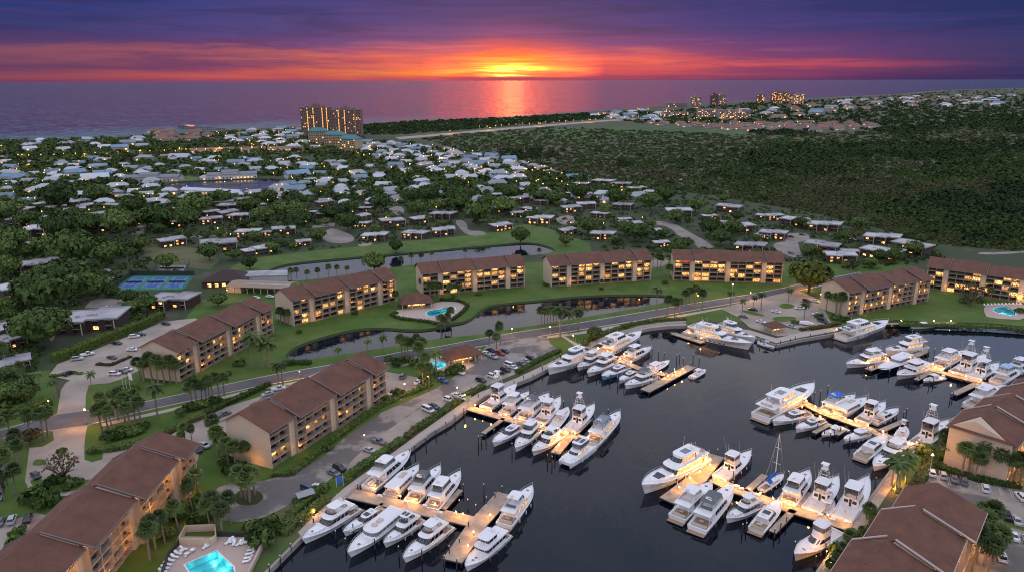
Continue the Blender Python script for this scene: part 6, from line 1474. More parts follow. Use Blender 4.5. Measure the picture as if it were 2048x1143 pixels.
# bow pixel, stern pixel
D1, D2, D3, D4, D5, D6 = 'first dock', 'second dock', 'third dock', 'fourth dock', 'fifth dock', 'sixth dock'
BOATS = [
 ('fly', (604,1080), (712,1010), 'flybridge yacht nearest the seawall with black bridge seating, bow towards the camera', dict(tender=True, hull='white')),
 ('exp', (686,1064), (766,1014), 'low white express cruiser with dark sunroof between two larger yachts', dict(sunroof=True)),
 ('canopy', (695,1106), (800,1020), 'long yacht with a full length white awning and covered gear on top', dict(zref=2.0)),
 ('fly', (767,1087), (840,1032), 'white yacht with dark twin sunroof on its hardtop and navy boot stripe', dict(sunroof=True, hull='white')),
 ('fly', (806,1118), (896,1046), 'flybridge yacht with pale triple windscreen beside the dark open slip', dict(top='hard')),
 ('trawler', (930,1135), (1010,1062), 'big white trawler yacht with two stacked wheelhouses at the end of the lowest dock', dict(deckm='white', lit=0)),
 ('fly', (1065,972), (1008,1046), 'yacht moored at the outer T head of the lowest dock, bow pointing away', dict(lit=1, top='hard')),
 ('fly', (822,901), (737,972), 'large yacht nearest the quay hedge with a tender on its aft deck', dict(tender=True, top='hard', enclosed=True)),
 ('canopy', (838,930), (778,988), 'boat under a full length flat white awning, stern at the lowest dock', dict()),
 ('fly', (881,932), (822,1000), 'smaller bridge boat squeezed right of the white awning boat', dict(canvas='canvasg', enclosed=True)),
 ('fly', (921,943), (861,1014), 'broad pale yacht with pink lit cockpit beside a narrow finger pier', dict(enclosed=True, lit=0)),
 ('sport', (1034,771), (970,812), 'sportfisher with tall tower and bright lit cockpit nearest the second dock head', dict(tower=True, enclosed=True)),
 ('fly', (1058,784), (1008,824), 'white yacht second from the second dock head, bow away', dict(top='hard')),
 ('fly', (1098,788), (1040,836), 'yacht with dark bridge seats third along the second dock', dict(canvas='canvasg')),
 ('sport', (1121,797), (1078,842), 'sportfisher with a dark oval cover on its foredeck', dict()),
 ('small', (1136,813), (1108,850), 'small open fishing boat between two sportfishers', dict(Lmin=11, zref=1.0)),
 ('sport', (1189,812), (1138,858), 'sportfisher with the tallest tower on the second dock', dict(tower=True, enclosed=True)),
 ('fly', (1240,824), (1182,884), 'large pale grey yacht at the outer end of the second dock', dict(canvas='glassp', lit=1, top='hard')),
 ('exp', (985,886), (1045,846), 'sleek express yacht beside the short empty finger of the second dock', dict()),
 ('fly', (1030,897), (1077,850), 'bluish white convertible with open bridge, bow to the camera', dict(enclosed=True)),
 ('fly', (1064,904), (1124,862), 'yacht with warm lit side next to the yellow lit finger', dict(lit=1)),
 ('cat', (1127,926), (1180,886), 'white power catamaran with two dark hatches on its roof', dict(width=1.25, lit=1, name='power_catamaran', cat='catamaran')),
 ('mega', (1094,740), (1178,707), 'large yacht nearest the seawall on the third dock with blue bimini', dict(lit=1, canvas='canvasb', zref=2.4)),
 ('mega', (1283,664), (1203,700), 'long motor yacht pointing away behind the third dock with a lit saloon', dict(lit=1, zref=2.8)),
 ('fly', (1154,735), (1200,712), 'compact flybridge yacht beside the large blue topped one', dict()),
 ('fly', (1174,747), (1232,717), 'white flybridge yacht with brown windscreen on the third dock', dict()),
 ('exp', (1203,753), (1256,729), 'pale blue hulled yacht on the third dock', dict(hull='paleblue')),
 ('exp', (1238,760), (1272,741), 'small white cruiser right of the pale blue one', dict()),
 ('fly', (1249,771), (1312,748), 'yacht with a grey covered foredeck beside the outer pier', dict(canvas='canvasg')),
 ('small', (1339,719), (1285,744), 'long open boat with gear on deck, bow away, by the lit outer pier', dict(Lmin=16, zref=1.2)),
 ('fly', (1303,694), (1250,717), 'white bridge boat pointing away alone behind the third dock', dict(lit=0)),
 ('small', (1411,738), (1383,752), 'small open boat lying off the end of the outer pier', dict(zref=1.0)),
 ('mega', (1505,690), (1374,657), 'longest motor yacht along the far quay with a row of lit windows', dict(lit=2, zref=2.6)),
 ('mega', (1512,676), (1436,652), 'second large yacht lying behind the longest one on the far quay', dict(lit=1, zref=3.2)),
 ('small', (1550,694), (1518,683), 'small blue topped launch below the quay corner', dict(canvas='paleblue', zref=1.0)),
 ('mega', (1776,645), (1682,671), 'large yacht off the far quay with coloured light reflections under it', dict(lit=1, zref=2.2, tender=True)),
 ('small', (1872,650), (1824,651), 'small white cabin boat at the thin far jetty', dict(zref=1.0)),
 ('fly', (1691,729), (1772,713), 'flybridge yacht at the left end of the upper right dock', dict(lit=1)),
 ('mega', (1770,704), (1848,688), 'tall triple deck yacht behind the upper right dock', dict(lit=2, zref=2.4)),
 ('covered', (1757,739), (1824,711), 'dark hulled yacht with a fitted white foredeck cover', dict(hull='navy')),
 ('trawler', (1793,752), (1858,730), 'pale trawler with a lit wheelhouse beside thin pilings', dict(lit=1)),
 ('small', (1846,761), (1886,751), 'small open runabout alone in the upper right water', dict(zref=1.0)),
 ('fly', (1933,702), (1872,731), 'yacht with lit cockpit and bow away at the middle of the upper right dock', dict(lit=1, top='hard')),
 ('sport', (1971,713), (1912,744), 'pale canvas enclosed sportfisher, second of the bow away row', dict(tower=True, enclosed=True)),
 ('sport', (1997,730), (1944,753), 'sportfisher with blue transom in the bow away row', dict(tower=True)),
 ('fly', (2041,736), (1992,761), 'yacht with pale blue cockpit near the frame edge', dict(canvas='paleblue')),
 ('fly', (2010,772), (1942,809), 'large yacht partly hidden behind the right edge block roof', dict(top='hard')),
 ('fly', (2070,724), (2020,742), 'yacht cut by the right edge of the frame', dict()),
 ('mega', (1628,768), (1522,826), 'big motor yacht with lit side decks at the outer end of the long right dock', dict(lit=2, zref=3.0, tender=True)),
 ('exp', (1544,843), (1618,822), 'white yacht with curved dark windscreen below the big motor yacht', dict(lit=0)),
 ('exp', (1591,857), (1646,836), 'express boat with rounded bow and a warm reflection on deck', dict()),
 ('small', (1643,869), (1692,853), 'small pilothouse boat between short fingers', dict(zref=1.1)),
 ('covered', (1688,878), (1735,861), 'small boat under one fitted tan and white cover', dict()),
 ('fly', (1710,791), (1646,822), 'yacht with blue bimini and bright lit decks', dict(canvas='canvasb', lit=1)),
 ('canopy', (1733,796), (1674,826), 'yacht under a draped lavender grey awning', dict()),
 ('sport', (1770,807), (1722,840), 'convertible with clear bridge curtains in the middle of the right dock', dict(enclosed=True)),
 ('exp', (1797,817), (1748,839), 'small hardtop cruiser at the empty inner slips', dict()),
 ('small', (1812,852), (1796,880), 'small fishing boat with tower beside the promenade corner', dict(tower=True, zref=1.0)),
 ('sport', (1896,845), (1832,888), 'large sportfisher with a tall tower beside the promenade palms', dict(tower=True, enclosed=True)),
 ('exp', (1773,870), (1722,911), 'express yacht with open dark cockpit and teak stern', dict(sunroof=True)),
 ('fly', (1745,935), (1817,890), 'big white yacht with a dark band windscreen nearest the promenade bend', dict(deckm='white')),
 ('mega', (1283,972), (1408,904), 'largest motor yacht lying along the lit T head of the near right dock', dict(lit=2, zref=3.2)),
 ('sport', (1502,905), (1438,952), 'sportfisher with lit cockpit right of the largest yacht', dict(enclosed=True)),
 ('fly', (1424,965), (1354,1032), 'yacht with stepped white hardtops, stern to the camera', dict(top='hard')),
 ('fly', (1465,970), (1394,1054), 'pale grey bridge yacht with a dark grey bimini', dict(canvas='canvasg')),
 ('fly', (1452,1037), (1520,1002), 'navy bottomed flybridge yacht, bow to the camera', dict(hull='white')),
 ('exp', (1560,1000), (1512,1056), 'sleek cruiser with black engines cover at its stern', dict(sunroof=True)),
 ('sail', (1568,947), (1523,976), 'white sailing boat with bright blue sail cover', dict(name='sailing_boat', cat='sailboat', width=.85, zref=1.0)),
 ('fly', (1618,942), (1573,1004), 'white yacht with a grey oval bridge window right of the sailing boat', dict(enclosed=True, top='hard')),
 ('sport', (1676,957), (1621,1018), 'sportfisher with twin tall outriggers, left of two white ones', dict(tower=True, enclosed=True)),
 ('sport', (1736,958), (1682,1036), 'sportfisher with a large clean white cockpit beside the promenade', dict(enclosed=True)),
 ('small', (1665,995), (1647,1026), 'small fishing boat with tower wedged between two sportfishers', dict(tower=True, zref=1.0)),
 ('sport', (1587,1113), (1672,1056), 'large white convertible nearest the camera on the right, bow to the lower left', dict(enclosed=True, deckm='white')),
]
for kind, bw_, st_, lb, kw in BOATS: boat(kind, bw_, st_, lb, **kw)
# ------------------------------------------------------------------ docks and fingers
def dock(P, w_, label, z=1.25, name='dock', piles=True, group='docks and finger piers of the marina'):
    pp = [Vector((p[0], p[1], 0)) for p in pts(P, z)]; poly = band(pp, w_)
    c = pp[0]; e = empty(name, (c.x, c.y, 0), 0, label, 'dock', group)
    mb = MB(); lp = [(p[0] - c.x, p[1] - c.y) for p in poly]; mb.prism(lp, z - .28, z, 0, True, True); mb.build('deck', M['dock'], e)
    sk = MB(); lp2 = grow(lp, .06); n = len(lp)
    sk.prism(lp2, z - .5, z - .12, 0, False, False); sk.build('skirt_board', M['pile'], e)
    if piles:
        q = MB()
        for a, b_ in zip(pp[:-1], pp[1:]):
            d = b_ - a; u = d.normalized(); nn = Vector((-u.y, u.x, 0)); k = max(1, int(d.length / 6))
            for i in range(k + 1):
                for sg in (-1, 1): v = a + d * (i / k) + nn * sg * (w_ / 2 - .25) - c; q.tube((v.x, v.y, -1.5), (v.x, v.y, z - .3), .17, .17, 6)
        q.build('pile', M['pile'], e)
    return pp
dock([(699,985),(957,1044)], 4.6, 'main walkway of the lowest dock'); dock([(905,1120),(957,1044),(1011,986)], 5.2, 'outer T head of the lowest dock', z=1.27)
dock([(883,1020),(921,978)], 1.6, 'narrow finger pier right of the pink lit yacht'); dock([(765,1005),(738,1030)], 1.0, 'short finger stub among the lower dock sterns')
dock([(934,813),(1014,836),(1094,857),(1178,878)], 3.6, 'main walkway of the second dock'); dock([(1110,905),(1140,870)], 3.2, 'yellow lit wide finger of the second dock', z=1.27)
dock([(966,865),(1008,835)], 1.6, 'empty finger in the inner basin of the second dock'); dock([(1015,824),(1036,806)], 1.2, 'finger between the first yachts of the second dock'); dock([(1080,846),(1110,812)], 1.2, 'finger beside the small open fishing boat'); dock([(1092,846),(1100,838)], 1.2, 'short lit finger stub of the second dock'); dock([(1150,868),(1180,838)], 1.4, 'finger left of the large pale grey yacht')
dock([(1184,694),(1231,716),(1280,736),(1345,751)], 3.4, 'main walkway of the third dock'); dock([(1290,780),(1345,751),(1383,731)], 4.2, 'lit outer pier of the third dock', z=1.27); dock([(1231,716),(1262,704)], 1.6, 'lit finger beside the lone bow away bridge boat')
dock([(1346,665),(1406,684)], 3.4, 'low floating pier beside the longest yacht', z=.8); dock([(1771,646),(1912,645)], 2.2, 'thin far jetty below the grassy bank')
dock([(1820,722),(1861,738),(1963,764),(2080,792)], 3.4, 'main walkway of the upper right dock'); dock([(1908,787),(1956,764)], 2.4, 'empty finger pier in the upper right basin'); dock([(1736,738),(1770,724)], 3.0, 'wide finger between the first two upper right yachts'); dock([(1818,716),(1853,700)], 2.8, 'finger behind the tall triple deck yacht'); dock([(1832,758),(1862,742)], 1.8, 'finger beside the small open runabout')
dock([(1815,889),(1716,848),(1648,824),(1606,803)], 3.8, 'main walkway of the long right dock'); dock([(1540,832),(1610,801)], 3.0, 'lit side pier along the big motor yacht', z=1.27); dock([(1757,862),(1813,838)], 2.0, 'empty inner finger with slim pilings'); dock([(1628,864),(1660,846)], 1.6, 'short finger beside the rounded bow express boat'); dock([(1690,858),(1674,868)], 1.2, 'finger stub by the small pilothouse boat')
dock([(1699,1052),(1575,1014),(1464,975),(1428,955)], 4.2, 'main walkway of the near right dock'); dock([(1335,1000),(1395,955),(1432,909)], 5.2, 'bright lit T head beside the largest motor yacht', z=1.27); dock([(1493,981),(1530,948)], 2.0, 'finger left of the sailing boat'); dock([(1545,1062),(1587,1018)], 2.0, 'finger with thin pilings right of the sleek cruiser'); dock([(1595,1010),(1622,985)], 1.8, 'lit finger between yacht and twin outrigger boat')
# ------------------------------------------------------------------ mooring piles
pm_ = MB(); pm_.tube((0, 0, -1.5), (0, 0, 3.0), .17, .15, 7, 0, False); PILE = pm_.mesh('post', M['pile']); pm_ = MB(); pm_.tube((0, 0, 3.0), (0, 0, 3.28), .19, .03, 7, 0, True); PCAP = pm_.mesh('cap', M['white'])
def pile(x, y, lb, s=1.0, z=0.0):
    p = at(x, y, 0); e = empty('mooring_pile', (p.x, p.y, 0), 0, lb, 'mooring pile', 'dark mooring piles with white caps'); e.scale = (1, 1, s)
    link('post', PILE, e); link('cap', PCAP, e)
piles = {'standing in open water right of the lowest dock': [(927,984),(968,988),(936,1018),(1004,992),(919,1020),(952,1030),(973,1014),(990,1002)],
 'in front of the bows at the lowest dock': [(672,1078),(707,1068),(750,1098),(798,1113),(844,1120),(871,1090),(889,1133),(914,1138),(899,1114),(919,1092),(937,1060),(692,1098),(628,1052),(604,1060),(562,1130),(583,1105),(540,1150)],
 'along the lower seawall': [(716,985),(806,925),(820,915),(830,905),(852,890),(872,872),(892,855),(910,843),(928,830),(957,800),(1000,785),(1028,775)],
 'around the empty slip of the second dock': [(957,890),(963,884),(972,882),(988,874),(1024,905),(1092,900),(1110,918),(1095,925),(1104,930),(1070,800),(1105,808),(1127,815),(1216,832),(1206,838)],
 'along the curved upper seawall': [(1047,762),(1066,758),(1085,745),(1060,775),(1108,728),(1121,722)],
 'before the bows of the third dock': [(1167,745),(1193,755),(1220,762),(1248,775),(1262,775),(1235,770)],
 'around the lit outer pier': [(1300,773),(1316,765),(1332,758),(1348,752),(1364,744),(1380,737),(1353,722),(1359,718),(1386,722),(1398,728),(1304,708),(1317,712),(1328,716),(1366,730)],
 'near the far quay': [(1372,662),(1400,672),(1520,688),(1560,692),(1590,684),(1620,678),(1650,674),(1580,688)],
 'rising tall from the upper right water': [(1854,720),(1866,722),(1735,744),(1748,740),(1778,752),(1818,765),(1838,762),(1858,772),(1866,768),(1940,722),(1980,735),(2017,742),(1905,795),(1900,800)],
 'around the long right dock': [(1618,860),(1634,862),(1648,872),(1660,878),(1668,872),(1698,888),(1700,895),(1680,868),(1812,832),(1806,836),(1800,858),(1640,796),(1655,785),(1628,800),(1750,812)],
 'around the near right dock': [(1333,985),(1352,975),(1368,962),(1434,915),(1502,925),(1466,958),(1432,1030),(1484,1066),(1492,1062),(1560,1065),(1548,1075),(1572,1050),(1603,1000),(1605,980),(1575,960),(1647,975),(1700,990),(1750,972),(1588,1105),(1630,1132),(1650,1105),(1636,1095)]}
for lb, L_ in piles.items():
    for x, y in L_: pile(x, y, 'dark mooring pile with white cap ' + lb, 1.9 if (x, y) in ((1854,720),(1866,722)) else RN.uniform(.85, 1.15))
# ------------------------------------------------------------------ lamps
lp_ = MB(); lp_.tube((0, 0, 0), (0, 0, 1.05), .07, .06, 6); LPOST = lp_.mesh('post', M['trim']); lp_ = MB(); lp_.ball((0, 0, 1.22), .17); LGL = lp_.mesh('lantern', M['bulbdock'])
lp_ = MB(); lp_.tube((0, 0, 0), (0, 0, 4.6), .09, .06, 7); lp_.box(-.5, .5, -.04, .04, 4.45, 4.53); SPOST = lp_.mesh('post', M['metal']); lp_ = MB(); lp_.ball((0, 0, 4.75), .22); SGL = lp_.mesh('lantern', M['bulb'])
LD = {}
def light(p, power, parent=None, col=(1, .385, .055), r=.25):
    power *= 1.25
    key = (round(power), col)
    if key not in LD:
        l = bpy.data.lights.new('lamp', 'POINT'); l.energy = power; l.color = col; l.shadow_soft_size = r; LD[key] = l
    o = bpy.data.objects.new('lamp_light', LD[key]); COL.objects.link(o); o.location = p
    if parent: o.parent = parent
    return o
def docklamp(x, y, pw=300, lb='', z=1.25):
    p = at(x, y, z); e = empty('dock_lamp', p, 0, 'low glowing dock lamp ' + lb, 'lamp', 'low glowing lamps on the docks')
    link('post', LPOST, e); link('lantern', LGL, e); light((0, 0, 1.75), pw, e)
def streetlamp(x, y, pw, lb, s=1.0, z=LZ):
    p = at(x, y, z); e = empty('street_lamp', p, 0, lb, 'street lamp', 'lit street and garden lamps'); e.scale = (s, s, s)
    link('post', SPOST, e); link('lantern', SGL, e); light((0, 0, 5.4), pw, e)
dl = {'on the lowest dock': [(747,982,420),(801,998,420),(826,1008,520),(870,1015,200),(912,1030,260),(926,1034,260),(980,1036,320),(936,1098,220),(947,1070,160),(628,1030,260)],
 'on the second dock': [(950,815,480),(965,818,420),(982,826,200),(1012,834,260),(1040,842,200),(1062,850,380),(1085,856,420),(1110,866,320),(1120,880,520),(1130,868,300),(1150,872,300),(1176,880,320),(1118,895,380)],
 'on the third dock': [(1196,700,300),(1215,706,420),(1240,722,380),(1262,728,300),(1248,712,280),(1300,742,320),(1322,748,420),(1350,748,520),(1365,742,420),(1335,756,300),(1205,712,300)],
 'on the far quay': [(1378,668,240),(1402,680,160),(1802,645,60),(1867,645,60),(1901,645,60),(1748,652,80),(1673,662,160)],
 'on the upper right dock': [(1775,722,360),(1800,720,260),(1832,722,220),(1870,738,420),(1886,742,520),(1905,750,300),(1930,757,180),(1961,764,420),(1735,730,240)],
 'on the long right dock': [(1560,822,420),(1590,810,520),(1612,806,480),(1630,818,620),(1650,826,620),(1668,832,480),(1690,842,420),(1712,848,380),(1735,856,300),(1765,868,220),(1640,838,320),(1604,818,380),(1800,884,220)],
 'on the near right dock': [(1412,925,620),(1420,935,620),(1400,948,560),(1380,962,420),(1430,958,520),(1450,968,420),(1476,978,380),(1498,984,320),(1520,992,320),(1545,1002,320),(1570,1010,300),(1588,1014,360),(1620,1026,260),(1655,1036,220),(1690,1048,200),(1358,980,300)]}
for lb, L_ in dl.items():
    for x, y, pw in L_: docklamp(x, y, pw * 1.0, lb)
for x, y, pw, lb, s in ((174,848,2600,'brightest street lamp, at the left road junction',1.2),(1146,690,700,'yellow lamp at the foot of the third dock lawn',1.0),(1464,592,1500,'tall bright lamp on the far road verge',1.4),(1608,578,2600,'lamp glowing under the big yellow green tree',.8),(1350,630,1200,'lamp among the lit palms of the footpath',1.0),(500,940,260,'garden lamp glowing on the bare gable',.3),
      (1859,945,1300,'lamp post at the right car park entrance',1.3),(1830,905,900,'lamp in the shrubs by the promenade corner',.8),(2030,955,1200,'wall lamp glow under the right edge palms',.9),(1651,1118,900,'orange lamp by the nearest right boat',.5),(1800,965,700,'low lamp under the leaning palms',.3),(1688,1128,700,'low orange lamp among the palms of the lower promenade edge',.4),(1940,1095,900,'wall lamp glowing by the lit stair side of the corner block',.7),(1785,985,600,'second low lamp under the leaning palms',.3),(1650,608,500,'lamp beside the far parking hedge',.7),
      (1640,600,500,'lamp at the corner of the far car park',.7),(2036,606,400,'bright lamp at the right edge pool',.6),(926,735,500,'lamp before the club pavilion',.6),(810,790,900,'lamp lighting the small side car park',1.0),(857,770,400,'lamp by the hedge of the small side car park',.8),(565,760,400,'lamp under the verge palms on the lower road',.7),(600,755,300,'small lamp by the lower road',.6),(1024,672,500,'lamp by the quay road top end',.8),(1100,670,900,'lamp at the end of the quay road',.9),(930,812,420,'lamp at the head of the second dock',1.0),(915,795,380,'lamp over the parked cars near the second dock',.9),(730,890,100,'dim lamp on the quay road',.8),
      (1395,606,500,'lamp by the curve of the far road',.9),(1500,600,700,'lamp on the verge beyond the car park',.9),(100,820,300,'small lamp on the side street corner',.8),(455,590,350,'lamp at the lit end of the carport',.6),(344,600,300,'lamp on the wall of the house by the tennis courts',.6)):
    streetlamp(x, y, pw, lb, s)
# ------------------------------------------------------------------ cars
CC = {'white': (.72, .73, .75), 'silver': (.42, .44, .47), 'grey': (.14, .15, .17), 'black': (.018, .019, .022), 'blue': (.03, .09, .28), 'navy': (.04, .06, .10), 'red': (.35, .02, .015)}
for k_, v_ in CC.items(): M['paint_' + k_] = pm('car_paint_' + k_, v_, .25, .04, 1, spec=.6)
car_cache = {}
def car_meshes(kind, colr):
    if (kind, colr) in car_cache: return car_cache[(kind, colr)]
    L, W = (4.7, 1.84) if kind in ('sedan', 'suv') else (5.4, 1.98)
    if kind == 'sedan': prof = [(-.5, .35), (-.5, .85), (-.47, .98), (-.30, 1.02), (-.17, 1.0), (.15, .98), (.42, .84), (.5, .68), (.5, .35)]; cab = (-.34, .26, 1.0, 1.44, .9, .62)
    elif kind == 'suv': prof = [(-.5, .4), (-.5, 1.05), (-.45, 1.1), (.15, 1.1), (.42, 1.0), (.5, .8), (.5, .4)]; cab = (-.46, .24, 1.1, 1.74, .35, .75)
    elif kind == 'van': prof = [(-.5, .4), (-.5, 1.15), (.30, 1.15), (.46, 1.0), (.5, .7), (.5, .4)]; cab = (-.495, .36, 1.15, 2.0, .15, .8)
    else: prof = [(-.5, .5), (-.5, 1.05), (.2, 1.1), (.44, 1.05), (.5, .9), (.5, .5)]; cab = (-.08, .26, 1.08, 1.84, .25, .6)
    b_ = MB(); n = len(prof); ys = (-W / 2, -W / 2 * .93, W / 2 * .93, W / 2)
    rings = []
    for y, ins in ((-W / 2 + .0, .96), (-W / 2 + .12, 1.0), (W / 2 - .12, 1.0), (W / 2, .96)): rings.append([(x * L, y, .38 + (z - .38) * ins) for x, z in prof])
    b_.loft(rings, 0, True, True)
    x0, x1, z0, z1, ra, rf = cab; w2 = W * .44; w3 = W * .36
    r_ = MB(); r_.add([(x0 * L + ra, -w3, z1), (x1 * L - rf, -w3, z1), (x1 * L - rf, w3, z1), (x0 * L + ra, w3, z1)] + [(x0 * L + ra, -w3, z1 - .05), (x1 * L - rf, -w3, z1 - .05), (x1 * L - rf, w3, z1 - .05), (x0 * L + ra, w3, z1 - .05)], [(0, 1, 2, 3), (0, 4, 5, 1), (1, 5, 6, 2), (2, 6, 7, 3), (3, 7, 4, 0)])
    for a_ in (x0 * L, x1 * L):
        t_ = x0 * L + ra if a_ < 0 or a_ == x0 * L else x1 * L - rf
        for s in (-1, 1): r_.tube((a_, s * w2, z0 - .03), (t_, s * w3, z1 - .02), .05, .05, 4)
    for s in (-1, 1): r_.tube(((x0 * .5 + x1 * .5) * L, s * w2, z0 - .03), ((x0 * .5 + x1 * .5) * L, s * w3, z1 - .02), .05, .05, 4)
    if kind == 'pickup':
        b_.box(-L * .48, -L * .10, -W * .42, W * .42, 1.05, 1.09); 
        for s in (-1, 1): b_.box(-L * .5, -L * .09, s * W * .46 - .05, s * W * .46 + .05, 1.0, 1.28)
        b_.box(-L * .5, -L * .49, -W * .46, W * .46, 1.0, 1.28)
    g = MB(); g.loft([[(x0 * L + .02, -w2, z0 - .02), (x1 * L - .02, -w2, z0 - .02), (x1 * L - .02, w2, z0 - .02), (x0 * L + .02, w2, z0 - .02)], [(x0 * L + ra, -w3, z1 - .04), (x1 * L - rf, -w3, z1 - .04), (x1 * L - rf, w3, z1 - .04), (x0 * L + ra, w3, z1 - .04)]], 0, True, False)
    wh = MB(); wh.tube((0, -.12, 0), (0, .12, 0), .34, .34, 12); wh.tube((0, -.125, 0), (0, .125, 0), .19, .19, 10, 1)
    hl = MB(); [hl.box(L * .495, L * .505, s * W * .36 - .16, s * W * .36 + .16, .66, .80) for s in (-1, 1)]
    tl = MB(); [tl.box(-L * .505, -L * .495, s * W * .38 - .14, s * W * .38 + .14, .78, .95) for s in (-1, 1)]
    pmn = M['paint_' + colr]
    r = car_cache[(kind, colr)] = (b_.mesh('body', pmn), r_.mesh('roof', pmn), g.mesh('windows', M['glass']), wh.mesh('wheel', [M['black'], M['metal']]), hl.mesh('headlights', M['glassp']), tl.mesh('tail_lights', M['taillamp']), L, W)
    return r
M['taillamp'] = pm('tail_lamp_plastic', (.25, .02, .02), .4, .1, 1)
CT = {'sedan': 'saloon car', 'suv': 'estate car', 'van': 'van', 'pickup': 'pickup truck'}
def car(x, y, dx, dy, kind, colr, lb):
    p, q = at(x, y + 3), at(x + dx, y + 3 + dy); d = q - p
    e = empty('parked_' + {'sedan': 'car', 'suv': 'suv', 'van': 'van', 'pickup': 'pickup'}[kind], (p.x, p.y, LZ + .19), math.atan2(d.y, d.x), colr + ' ' + CT[kind] + ' ' + lb, 'car', 'vehicles in the car parks')
    b_, r_, g, wh, hl, tl, L, W = car_meshes(kind, colr)
    for nm, me in (('body', b_), ('roof', r_), ('windows', g), ('headlights', hl), ('tail_lights', tl)): link(nm, me, e)
    for sx_ in (-.31, .31):
        for sy in (-1, 1): link('wheel', wh, e, (sx_ * L, sy * (W / 2 - .1), .34))
